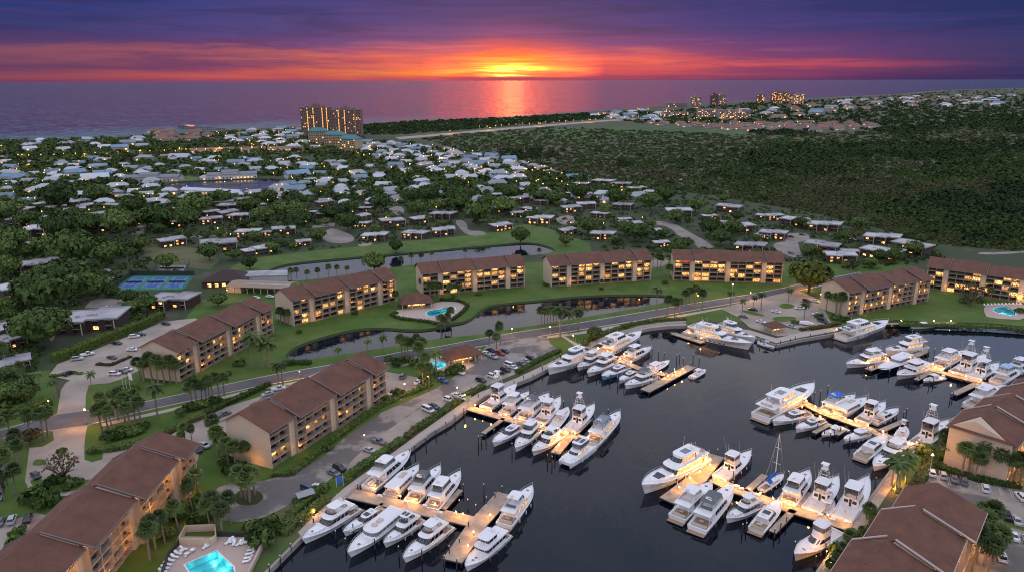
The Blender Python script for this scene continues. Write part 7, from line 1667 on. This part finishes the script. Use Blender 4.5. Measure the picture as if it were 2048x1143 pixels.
cars = [
 (332,646,10,2,'sedan','black','alone at the top end of the upper parking'),(269,672,9,-1,'suv','white','beside the navy car under the golden hedge'),(281,668,9,-1,'sedan','navy','right of the pale estate car under the golden hedge'),(234,685,9,1,'sedan','black','alone under the middle of the golden hedge'),(265,698,9,0,'sedan','white','facing the front lawn block alone'),(175,708,9,-2,'pickup','white','under the lower part of the golden hedge'),(155,717,9,-1,'suv','silver','at the lower end of the golden hedge'),(224,714,9,2,'sedan','navy','behind the low rusty hedge'),(138,746,9,-4,'suv','black','by the hedge end of the upper parking'),(230,747,9,0,'suv','white','at the kerb, lowest of three'),(243,743,9,0,'pickup','grey','middle of three at the kerb'),(254,738,9,0,'sedan','white','top of three at the kerb'),
 (449,827,9,-3,'sedan','grey','in the back lane beside the big block roof'),(394,899,8,5,'sedan','black','front of two behind the longest block'),(409,890,8,4,'sedan','silver','rear of two behind the longest block'),(536,787,9,-3,'sedan','silver','in the back lane above the big block'),(557,777,10,-2,'pickup','white','near the verge palms in the back lane'),
 (806,752,7,-8,'suv','grey','in the side car park facing the lawn'),(836,763,7,-6,'sedan','white','half under the palms of the side car park'),(786,785,8,-6,'sedan','white','left of the white pair in the side car park'),(800,786,8,-5,'sedan','white','right of the white pair in the side car park'),
 (885,760,10,4,'pickup','blue','in front of the club shrubs'),(921,744,9,4,'suv','white','beside the round shrub at the club pavilion'),(962,760,9,3,'suv','black','on the quay near the second dock boats'),(985,752,9,3,'suv','white','right of the black one near the second dock boats'),(1001,745,9,-2,'sedan','black','by the seawall hedge of the quay'),(1011,739,9,3,'suv','black','among the quay cars above the seawall'),(1020,730,9,3,'van','white','on the quay above the dark cars'),(986,712,9,4,'pickup','silver','below the club car park trees'),(973,706,9,3,'sedan','white','first of the top row by the club'),(1000,706,9,3,'suv','red','in the top row by the club'),(1009,701,9,3,'sedan','black','at the end of the top row by the club'),(982,700,8,3,'sedan','black','behind the white one in the top row'),
 (898,799,9,3,'suv','white','on the pale strip near the second dock head'),(914,790,9,3,'sedan','white','under the lamp near the second dock head'),(926,795,8,3,'sedan','white','glowing in lamp light by the second dock sign'),(868,812,9,4,'sedan','navy','above the pale van on the quay strip'),(856,819,9,4,'van','white','on the middle of the quay strip'),(757,883,10,3,'pickup','grey','crossing the quay strip'),(739,900,9,3,'sedan','silver','below the grey pickup on the quay strip'),(679,936,9,4,'suv','black','upper of two dark cars by the first dock hedge'),(668,946,9,4,'sedan','grey','lower of two dark cars by the first dock hedge'),(618,980,9,4,'van','navy','beside the turning circle'),(637,975,9,4,'sedan','white','behind the navy van at the turning circle'),
 (1043,726,9,3,'sedan','grey','first of three by the third dock hedge'),(1052,721,9,3,'sedan','silver','middle of three by the third dock hedge'),(1062,716,9,3,'suv','black','last of three by the third dock hedge'),(1026,734,9,3,'sedan','white','at the seawall left of the third dock'),
 (72,951,5,5,'sedan','black','under the bare tree on the left'),(25,1040,4,-10,'suv','silver','left of two at the red paved court'),(56,1037,3,-10,'sedan','black','right of two at the red paved court'),(1,1044,3,-10,'sedan','grey','cut by the left frame edge'),
 (1863,946,-2,-9,'suv','white','first of the upper row in the right car park'),(1885,951,-2,-8,'suv','silver','second of the upper row in the right car park'),(1908,958,-2,-8,'sedan','grey','third of the upper row in the right car park'),(1927,963,-2,-9,'suv','grey','fourth of the upper row in the right car park'),(1970,977,-2,-10,'suv','white','standing apart in the upper row'),(2041,994,-6,-7,'suv','white','at the right frame edge, upper row'),(1893,996,-3,-8,'sedan','white','beside the corner roof, middle row'),(1917,1001,-3,-8,'sedan','grey','second by the corner roof, middle row'),(1962,1018,-3,-9,'pickup','navy','third of the middle row'),(2012,1032,-3,-10,'pickup','black','big dark one of the middle row'),(2033,1042,-3,-8,'sedan','silver','right of the big dark pickup'),(1956,1042,-3,-9,'van','white','behind the corner roof eave'),(2027,1073,-3,-9,'sedan','white','below the grass strip'),(2001,1112,-3,-9,'van','white','box like one near the bottom right corner'),(2053,1080,-3,-9,'sedan','silver','cut by the frame below the grass strip'),
 (1613,602,8,3,'suv','black','by the yellow tree in the far car park'),(1629,601,8,2,'sedan','white','right of the black one by the yellow tree'),(1600,615,9,0,'sedan','white','in the middle of the far car park'),(1633,627,9,0,'sedan','white','before the far bare gable'),(1645,641,9,3,'van','navy','nearest the far quay hedge'),(1552,622,9,2,'sedan','white','left of the islands in the far car park'),(1583,652,9,2,'sedan','silver','beside the dock office'),(1486,632,9,1,'sedan','grey','at the lower left of the far car park'),(1506,618,8,1,'sedan','black','by the verge hedge of the far car park'),(1522,642,9,2,'sedan','white','above the second large yacht'),(1540,650,9,2,'sedan','silver','left of the dock office'),
 (215,614,7,-3,'sedan','white','on the lane above the widest flat roof'),(243,602,7,1,'sedan','silver','at the back of the lane near the trees'),(123,616,5,-4,'sedan','grey','under the big trees at left'),(432,478,7,1,'sedan','navy','by the flat roofed houses on the lawn'),(1205,455,8,2,'sedan','white','before a flat roofed house in the middle'),(1410,494,8,2,'sedan','silver','on the lane behind the frontal block'),(1582,505,7,2,'sedan','grey','on the lane behind the right cluster'),(1598,512,6,3,'sedan','blue','pale lit one at the lane end'),(1604,468,8,1,'sedan','black','on the clearing of the right cluster'),(1582,472,8,1,'sedan','navy','left on the clearing of the right cluster'),(1705,478,8,1,'sedan','white','beside the bare grey tree'),(512,594,9,1,'sedan','white','left under the carport'),(540,592,9,1,'sedan','white','right under the carport')]
for c_ in cars: car(*c_)
tb = at(1613, 650); e = empty('boat_trailer', (tb.x, tb.y, LZ + .2), -.5, 'shrink wrapped small boat on a trailer in the far car park', 'boat trailer')
m = MB(); m.loft([[(-3.2, -1, .6), (-3.2, 1, .6), (-3.2, .9, 1.5), (-3.2, -.9, 1.5)], [(0, -1.1, .6), (0, 1.1, .6), (0, .7, 2.1), (0, -.7, 2.1)], [(3.4, -.1, 1.1), (3.4, .1, 1.1), (3.4, .05, 1.4), (3.4, -.05, 1.4)]]); m.build('wrapped_hull', M['canvas'], e)
m = MB(); m.box(-2.8, 3.8, -.06, .06, .4, .52); m.tube((-.8, -1.1, .3), (-.8, -.9, .3), .3, .3, 10); m.tube((-.8, .9, .3), (-.8, 1.1, .3), .3, .3, 10); m.build('trailer', M['black'], e)
# ------------------------------------------------------------------ pools with their terraces
def clearwater(name, tint):
    m, t, b = newmat(name); nt = m.node_tree; out = nt.nodes['Material Output']
    tr = t.n.new('ShaderNodeBsdfTransparent'); tr.inputs[0].default_value = (*tint, 1); gl = t.n.new('ShaderNodeBsdfGlossy'); gl.inputs['Roughness'].default_value = .08
    fr = t.n.new('ShaderNodeFresnel'); fr.inputs[0].default_value = 1.33; mx = t.n.new('ShaderNodeMixShader')
    t.l.new(fr.outputs[0], mx.inputs[0]); t.l.new(tr.outputs[0], mx.inputs[1]); t.l.new(gl.outputs[0], mx.inputs[2]); t.l.new(mx.outputs[0], out.inputs[0]); return m
M['poolwater'] = clearwater('pool_water', (.45, .92, .95)); M['pooltile'] = pm('pool_tile', (.10, .50, .66), .4, .08, 1)
M['terrace'] = pm('pool_terrace', (.46, .36, .31), .8, .1, .5); M['fence'] = pm('dark_fence', (.03, .035, .03), .7, .2, 1)
def pool(nm, poly, label, lights, pw, tile='pooltile', depth=1.6):
    if sum(poly[i - 1][0] * poly[i][1] - poly[i][0] * poly[i - 1][1] for i in range(len(poly))) < 0: poly = poly[::-1]
    c = (sum(p[0] for p in poly) / len(poly), sum(p[1] for p in poly) / len(poly)); lp = [(p[0] - c[0], p[1] - c[1]) for p in poly]; n = len(lp)
    e = empty(nm, (c[0], c[1], LZ), 0, label, 'swimming pool')
    b_ = MB(); b_.add([(p[0], p[1], .15) for p in lp] + [(p[0], p[1], -depth) for p in lp], [(i, (i + 1) % n, n + (i + 1) % n, n + i) for i in range(n)]); b_.add([(p[0], p[1], -depth) for p in lp], [tuple(range(n))]); b_.build('basin', M[tile], e)
    k = MB(); o = grow(lp, .45)
    k.add([(p[0], p[1], .22) for p in lp] + [(p[0], p[1], .22) for p in o], [(i, (i + 1) % n, n + (i + 1) % n, n + i) for i in range(n)]); k.add([(p[0], p[1], .22) for p in o] + [(p[0], p[1], .0) for p in o], [(i, (i + 1) % n, n + (i + 1) % n, n + i) for i in range(n)])
    k.build('coping', M['white'], e)
    w_ = MB(); w_.add([(p[0], p[1], .02) for p in lp], [tuple(range(n))]); w_.build('water', M['poolwater'], e)
    for (x, y) in lights:
        p = at(x, y); light((p.x - c[0], p.y - c[1], -.8), pw, e, (.75, 1, .72), .3)
    return e
PT = [(310, 1180), (330, 1120), (352, 1088), (372, 1075), (430, 1070), (506, 1082), (522, 1100), (490, 1143), (470, 1200)]
def terrace(nm, px, z=.17, lb='', mat='terrace'):
    P = [(p.x, p.y) for p in pts(px)]; o = sheet(nm, P, LZ + z, M[mat], HOLES); return o
terrace('pool_terrace', [(310, 1190), (335, 1115), (358, 1072), (430, 1073), (500, 1074), (524, 1096), (480, 1190)])
terrace('pool_terrace', smoothed([(782, 625), (800, 618), (850, 612), (880, 603), (905, 603), (932, 607), (930, 617), (905, 638), (880, 646), (820, 636), (784, 632)], 1))
terrace('pool_terrace', [(850, 720), (870, 716), (900, 720), (935, 722), (950, 730), (920, 745), (895, 745), (860, 742), (846, 732)])
terrace('pool_terrace', smoothed([(1968, 614), (1975, 608), (2060, 606), (2060, 640), (1975, 636), (1968, 624)], 1))
pool('swimming_pool', pool_sw, 'large corner shaped turquoise pool glowing from inside at the bottom edge', [(384, 1138), (446, 1128), (415, 1160), (428, 1112)], 170)
pool('swimming_pool', pool_mid, 'kidney shaped blue pool in the lagoon garden', [(870, 627), (898, 618)], 300)
pool('swimming_pool', pool_club, 'small bright blue pool beside the club pavilion', [(862, 730), (880, 729)], 300)
pool('swimming_pool', pool_ne, 'rounded blue pool on the right shore lawn', [(2005, 620), (2022, 624)], 300)
def wall_line(P, h, th, mat, label, name='garden_wall', cat='wall', z=LZ + .17):
    pp = pts(P, z); c = pp[0]; mb = MB()
    for a, b_ in zip(pp[:-1], pp[1:]):
        d = (b_ - a).normalized(); n = Vector((-d.y, d.x, 0)) * th / 2; a2, b2 = a - c, b_ - c
        mb.prism([(v.x, v.y) for v in (a2 - n, b2 - n, b2 + n, a2 + n)], 0, h)
    return tag(mb.build(name, M[mat], None, c), label, cat)
wall_line([(312, 1186), (338, 1112), (362, 1082)], 1.2, .5, 'fence', 'dark low wall along the left side of the big pool terrace')
wall_line([(432, 1070), (500, 1071), (524, 1096)], 1.2, .5, 'fence', 'dark low wall behind the big pool terrace'); wall_line([(524, 1096), (478, 1190)], 1.3, .6, 'terrace', 'pale wall along the right side of the big pool terrace')
wall_line([(360, 1086), (372, 1063), (431, 1060), (433, 1082), (420, 1090), (360, 1088)], 2.0, .3, 'beige', 'roofless beige enclosure at the corner of the pool terrace', 'pump_enclosure', 'enclosure')
# loungers and tables
m = MB(); [m.box(-.95, .95, s * .32 - .02, s * .32 + .02, .26, .32) for s in (-1, 1)]; [m.box(x, x + .06, s * .3 - .03, s * .3 + .03, 0, .28) for x in (-.8, .7) for s in (-1, 1)]; LF = m.mesh('frame', M['white'])
m = MB(); m.box(-.95, .25, -.32, .32, .32, .36); LS = m.mesh('seat', M['white']); m = MB(); m.add([(.25, -.32, .34), (.25, .32, .34), (.95, .32, .85), (.95, -.32, .85), (.25, -.32, .29), (.25, .32, .29), (.95, .32, .8), (.95, -.32, .8)], [(0, 3, 2, 1), (4, 5, 6, 7), (0, 4, 7, 3), (1, 2, 6, 5), (3, 7, 6, 2)]); LBK = m.mesh('backrest', M['white'])
def lounger(x, y, rz, lb):
    p = at(x, y, LZ + .18); e = empty('sun_lounger', p, rz, lb, 'sun lounger', 'white sun loungers round the pools'); e.scale = (1.15,) * 3
    link('frame', LF, e); link('seat', LS, e); link('backrest', LBK, e)
for i, (x, y) in enumerate([(374, 1087), (368, 1098), (357, 1107), (350, 1114), (342, 1121), (336, 1129), (331, 1136), (326, 1143)]): lounger(x, y, 2.9, 'white sun lounger in the left row of the big pool')
for i, (x, y) in enumerate([(507, 1087), (505, 1093), (503, 1100), (500, 1108), (497, 1116), (494, 1123)]): lounger(x, y, .3, 'white sun lounger in the right row of the big pool')
for i, (x, y) in enumerate([(456, 1085), (463, 1082), (468, 1087), (478, 1088), (486, 1085), (492, 1083), (418, 1090), (410, 1094)]): lounger(x, y, 1.2 + .3 * (i % 3), 'white sun lounger at the back of the big pool terrace')
for i in range(11): lounger(1970 + i * 7.2, 611 - i * .2, 1.6, 'tiny white sun lounger behind the right shore pool')
for i in range(8): lounger(800 + i * 7, 632 + i * 1.1 - (i > 4) * 2, -1.5, 'tiny white sun lounger in the lagoon garden')
def table(x, y, lb):
    p = at(x, y, LZ + .18); e = empty('patio_table', p, 0, lb, 'table', 'white patio tables by the big pool')
    m = MB(); m.tube((0, 0, .70), (0, 0, .76), .6, .6, 12); m.build('table_top', M['white'], e); m = MB(); m.tube((0, 0, 0), (0, 0, .7), .05, .05); m.build('leg', M['white'], e)
for x, y in ((364, 1104), (385, 1103), (374, 1110)): table(x, y, 'round white patio table left of the big pool')
for x, y in ((359, 1106), (368, 1101), (380, 1106), (389, 1100), (384, 1099), (371, 1114)):
    p = at(x, y, LZ + .18); e = empty('patio_chair', p, RN.uniform(0, 6), 'white patio chair at a round table left of the big pool', 'chair', 'white patio chairs by the big pool')
    m = MB(); m.box(-.25, .25, -.25, .25, .4, .45); m.build('seat', M['white'], e); m = MB(); m.box(-.27, -.22, -.25, .25, .45, .9); m.build('backrest', M['white'], e)
    m = MB(); [m.box(a - .03, a + .03, b_ - .03, b_ + .03, 0, .4) for a in (-.22, .22) for b_ in (-.22, .22)]; m.build('leg', M['white'], e)
# tennis courts
M['courtblue'] = pm('court_blue', (.02, .10, .30), .8, .08, .5); M['courtgreen'] = pm('court_green', (.01, .17, .10), .8, .08, .5); M['netm'] = pm('net_mesh', (.04, .045, .045), .8, .1, 1)
def court(px, inner, lb, blue='courtblue', green='courtgreen', fence=True):
    q = [(p.x, p.y) for p in pts(px)]; c = Vector((sum(p[0] for p in q) / 4, sum(p[1] for p in q) / 4, LZ)); e = empty('tennis_court', c, 0, lb, 'tennis court')
    def P(u, v): a = Vector(q[0]).lerp(Vector(q[1]), u); b_ = Vector(q[3]).lerp(Vector(q[2]), u); r = a.lerp(b_, v); return (r.x - c.x, r.y - c.y)
    m = MB(); m.prism([P(0, 0), P(1, 0), P(1, 1), P(0, 1)], 0, .14); m.build('surround', M[green], e)
    b_ = MB(); l = MB(); nt = MB()
    for (u0, u1) in inner:
        z = .145; b_.add([(*P(u0, .14), z), (*P(u1, .14), z), (*P(u1, .86), z), (*P(u0, .86), z)], [(0, 1, 2, 3)])
        def ln(ua, va, ub, vb, t_=.004):
            a, d = Vector(P(ua, va)), Vector(P(ub, vb)); dd_ = (d - a).normalized() * .06; n = Vector((-dd_.y, dd_.x)); l.add([(*(a - n), z + .012), (*(d - n), z + .012), (*(d + n), z + .012), (*(a + n), z + .012)], [(0, 1, 2, 3)])
        w_ = u1 - u0
        for v in (.14, .86): ln(u0 + .05 * w_, v, u1 - .05 * w_, v)
        for u in (.05, .17, .83, .95): ln(u0 + u * w_, .14, u0 + u * w_, .86)
        for v in (.32, .68): ln(u0 + .17 * w_, v, u0 + .83 * w_, v)
        ln(u0 + .5 * w_, .32, u0 + .5 * w_, .68)
        a, d = P(u0 + .02 * w_, .5), P(u1 - .02 * w_, .5); nt.add([(*a, .14), (*d, .14), (*d, 1.1), (*a, 1.1)], [(0, 1, 2, 3)])
    b_.build('playing_area', M[blue], e); l.build('court_line', M['line'], e); nt.build('net', M['netm'], e)
    f = MB()
    for (u0, v0, u1, v1) in ((0, 0, 0, 1), (0, 1, 1, 1), (1, 1, 1, 0), (1, 0, 0, 0)):
        a, d = Vector(P(u0, v0)), Vector(P(u1, v1)); k = int((d - a).length / 3)
        for i in range(k + 1): v = a.lerp(d, i / k); f.tube((v.x, v.y, 0), (v.x, v.y, 3), .05, .05, 4)
        for z in (1.5, 2.95): f.tube((a.x, a.y, z), (d.x, d.y, z), .03, .03, 4)
        if fence and (u0, v0) in ((0, 0), (0, 1)): dd_ = (d - a).normalized(); f.add([(a.x, a.y, .1), (d.x, d.y, .1), (d.x, d.y, 2.9), (a.x, a.y, 2.9)], [(0, 1, 2, 3)])
    f.build('court_fence', M['fence'], e)
court([(222, 581), (368, 579), (389, 551), (264, 551)], ((.05, .31), (.37, .63), (.69, .95)), 'blue and green triple tennis court beside the dark oaks')
court([(308, 547), (372, 547), (380, 528), (316, 528)], ((.1, .9),), 'small grey blue court shaded by trees behind the triple court', 'flash', 'fence', False)
court([(-30, 960), (8, 948), (24, 905), (-10, 915)], ((.1, .9),), 'dark green court at the left edge', 'fence', 'courtgreen')
court([(-30, 1010), (6, 1002), (10, 975), (-20, 980)], ((.1, .9),), 'pale green court at the left edge below the dark one', 'courtgreen', 'fence')
# details: flagpoles in a round bed, dock shelter, kiosk, notice board
c0 = at(247, 783); e = empty('flower_bed', c0, 0, 'round ringed flower bed on the front lawn with three poles', 'flower bed')
m = MB(); a0 = 0
for k in range(22):
    a1 = 2 * PI * k / 22; a2 = 2 * PI * (k + .8) / 22; m.box(5.2 * math.cos(a1) - .6, 5.2 * math.cos(a1) + .6, 5.2 * math.sin(a1) - .6, 5.2 * math.sin(a1) + .6, 0, .7)
rs_ = np.random.RandomState(9); th = rs_.rand(900) * 6.283; rr = np.where(rs_.rand(900) < .55, 5.2 + rs_.normal(size=900) * .35, rs_.rand(900) * 2.4); Cc = np.stack([rr * np.cos(th), rr * np.sin(th), .35 + rs_.rand(900) * .5], 1)
V, Q = leaves(Cc, rs_.normal(size=(900, 3)) + [0, 0, 1], np.full(900, .32), .8, 3); link('plants', npmesh('plants', V, Q, M['hedge']), e)
for dx, lbp in ((-1.2, 'left'), (0, 'middle'), (1.4, 'right')):
    p = c0 + Vector((dx, 2.5, 0)); m = MB(); m.tube((0, 0, 0), (0, 0, 8.5 - abs(dx)), .07, .04, 6); o = tag(m.build('flagpole', M['white'], None, p), 'white flagpole behind the ringed flower bed, %s of three' % lbp, 'flagpole')
    if dx > 1: f_ = MB(); f_.add([(0, 0, 7), (1.2, .1, 6.4), (1.3, .1, 3.6), (.1, 0, 4.2)], [(0, 1, 2, 3)]); f_.build('flag', M['canvas'], o)
def shelter(x, y, w_, d_, h_, roofm, lb, rz=.6):
    p = at(x, y); e = empty('shelter', p, rz, lb, 'shelter'); m = MB(); m.loft([[(xx, -d_ / 2, h_), (xx, 0, h_ + .6), (xx, d_ / 2, h_), (xx, d_ / 2, h_ - .1), (xx, 0, h_ + .5), (xx, -d_ / 2, h_ - .1)] for xx in (-w_ / 2, w_ / 2)]); m.build('roof', M[roofm], e)
    m = MB(); [m.box(a - .06, a + .06, b_ - .06, b_ + .06, 0, h_ - .08) for a in (-w_ * .42, w_ * .42) for b_ in (-d_ * .4, d_ * .4)]; m.build('post', M['wood'], e)
shelter(611, 1000, 5, 3.4, 2.4, 'whiteroof', 'small shelter with pale green grey roof beside the turning circle')
p = at(680, 972); e = empty('notice_board', p, .5, 'blue notice board with a lamp beside the first dock head', 'notice board'); m = MB(); m.box(-.9, .9, -.06, .06, 1.0, 3.2); m.build('board', M['canvasb'], e); m = MB(); [m.box(x - .07, x + .07, -.05, .05, 0, 3.3) for x in (-1, 1)]; m.build('post', M['trim'], e)
p = at(936, 806); e = empty('dock_sign', p, .5, 'green tall dock sign at the second dock head', 'sign'); m = MB(); m.box(-1.1, 1.1, -.08, .08, .8, 3.0); m.build('board', pm('green_board', (.10, .22, .18), .7, .1, 1), e); m = MB(); [m.box(x - .07, x + .07, -.06, .06, 0, 3.1) for x in (-1.15, 1.15)]; m.build('post', M['trim'], e)
# dock boxes
db = MB(); db.box(-.6, .6, -.35, .35, 0, .55); DBB = db.mesh('chest', M['white']); db = MB(); db.loft([[(x, -.38, .56), (x, .38, .56), (x, .2, .7), (x, -.2, .7)] for x in (-.62, .62)]); DBL = db.mesh('lid', M['white'])
for i, (x, y, lb) in enumerate([(760, 992, 'lowest'), (812, 1004, 'lowest'), (850, 1012, 'lowest'), (880, 1026, 'lowest'), (1000, 830, 'second'), (1030, 838, 'second'), (1060, 846, 'second'), (1134, 866, 'second'), (1470, 972, 'near right'), (1483, 978, 'near right'), (1515, 990, 'near right'), (1560, 1006, 'near right'), (1640, 1030, 'near right'), (1665, 1040, 'near right'), (1700, 842, 'long right'), (1740, 860, 'long right'), (1880, 742, 'upper right'), (1300, 745, 'third'), (1225, 712, 'third')]):
    p = at(x, y, 1.27); e = empty('dock_box', p, -.35, 'white storage box standing on the %s dock' % lb, 'dock box', 'white storage boxes on the docks'); link('chest', DBB, e); link('lid', DBL, e)
# handrails along the second dock promenade
wall_line([(1372, 646), (1338, 647), (1301, 651), (1262, 660), (1225, 672)], .9, .06, 'metal', 'thin handrail along the curved promenade', 'handrail', 'handrail')
# far small lamps: the streets of the town
lm = MB(); lm.tube((0, 0, 0), (0, 0, 5.5), .14, .1, 5); FP1 = lm.mesh('post', M['metal']); lm = MB(); lm.ball((0, 0, 5.8), .45, 0, 6, 4); FP2 = lm.mesh('lantern', M['bulbfar'])
rnd = random.Random(5)
def farlamps(poly, n, seed, lb, s0=1.0, md=12):
    P = []; rnd = random.Random(seed); xs = [p[0] for p in poly]; ys = [p[1] for p in poly]; t_ = 0
    while len(P) < n and t_ < n * 40:
        t_ += 1; x, y = rnd.uniform(min(xs), max(xs)), rnd.uniform(min(ys), max(ys))
        if not inside((x, y), poly) or any(abs(x - a) < 3 and abs(y - b_) < 2 for a, b_ in P): continue
        P.append((x, y)); p = at(x, y); e = empty('far_street_lamp', p, 0, lb, 'street lamp', 'far glowing lamps of the town'); s = s0 * rnd.uniform(.6, 1.5) * (p.length / 1300) ** .6; e.scale = (s, s, rnd.uniform(.9, 1.3)); link('post', FP1, e); link('lantern', FP2, e)
farlamps([(700, 290), (880, 296), (1040, 325), (1180, 360), (1180, 385), (980, 390), (850, 360), (700, 330)], 80, 1, 'small glowing lamp in the dense lit streets')
farlamps([(430, 268), (605, 258), (640, 296), (480, 300)], 46, 2, 'small glowing lamp in the beach streets left of the towers')
farlamps([(0, 325), (640, 325), (700, 400), (0, 410)], 75, 3, 'small glowing lamp among the houses of the lake', .8)
farlamps([(0, 400), (1300, 385), (1300, 470), (700, 470), (0, 520)], 44, 4, 'small glowing lamp between the low flat roofed houses', .7)
farlamps([(1290, 222), (1500, 222), (1620, 236), (1640, 262), (1300, 250)], 44, 5, 'far glowing lamp around the resort', 1.2)
for k in range(26): x = 960 + k * 14.5; y = 258 - (x - 960) * .066 + rnd.uniform(-1, 1); farlamps([(x - 3, y - 1), (x + 3, y - 1), (x + 3, y + 1), (x - 3, y + 1)], 1, 60 + k, 'far glowing lamp in the line along the highway', 1.1)
for k in range(24): x = 40 + k * 22; y = 319 - k * .75; farlamps([(x - 4, y - 1), (x + 4, y - 1), (x + 4, y + 1), (x - 4, y + 1)], 1, 90 + k, 'glowing lamp in the line along the left street', 1.0)
farlamps([(1650, 208), (2000, 190), (2000, 205), (1700, 218)], 12, 7, 'lone far lamp in the coastal suburb', .9)
for x, y, pw in ((45, 320, 5000), (170, 318, 9000), (280, 311, 9000), (360, 306, 9000), (440, 304, 6000), (4, 300, 6000), (900, 268, 7000), (980, 262, 8000), (1080, 253, 8000), (1180, 245, 8000), (820, 340, 3000), (880, 325, 4000), (760, 320, 3000), (950, 350, 3000), (700, 355, 2500), (640, 300, 4000), (560, 285, 4000), (500, 290, 4000), (740, 300, 4000), (1050, 350, 3000), (90, 358, 2500), (60, 340, 3000)):
    p = at(x, y); streetlamp(x, y, pw, 'far street lamp lighting the road %s' % ('near the left street' if y > 300 and x < 450 else 'of the far town'), 1.6)
# bare warm point lights added just outside the balcony fronts, so the facades glow
for r_, L_ in CROOT[-2:]:
    for k in range(6):
        light((L_ * (k + .5) / 6, -2.6 - .6 * k, 2.5 + 2.64 * (k % 4)), 420, r_)
for k in range(9): light((88 * (k + .5) / 9, -2.8 - k * .85, 3 + 2.64 * (k % 4)), 330, CROOT[0][0])
for c_ in CROOT[1:9]:
    for k in range(3): light((c_[1] * (k + .6) / 3, -2.4 - k * 1.2, 3 + 3 * (k % 3)), 130, c_[0])
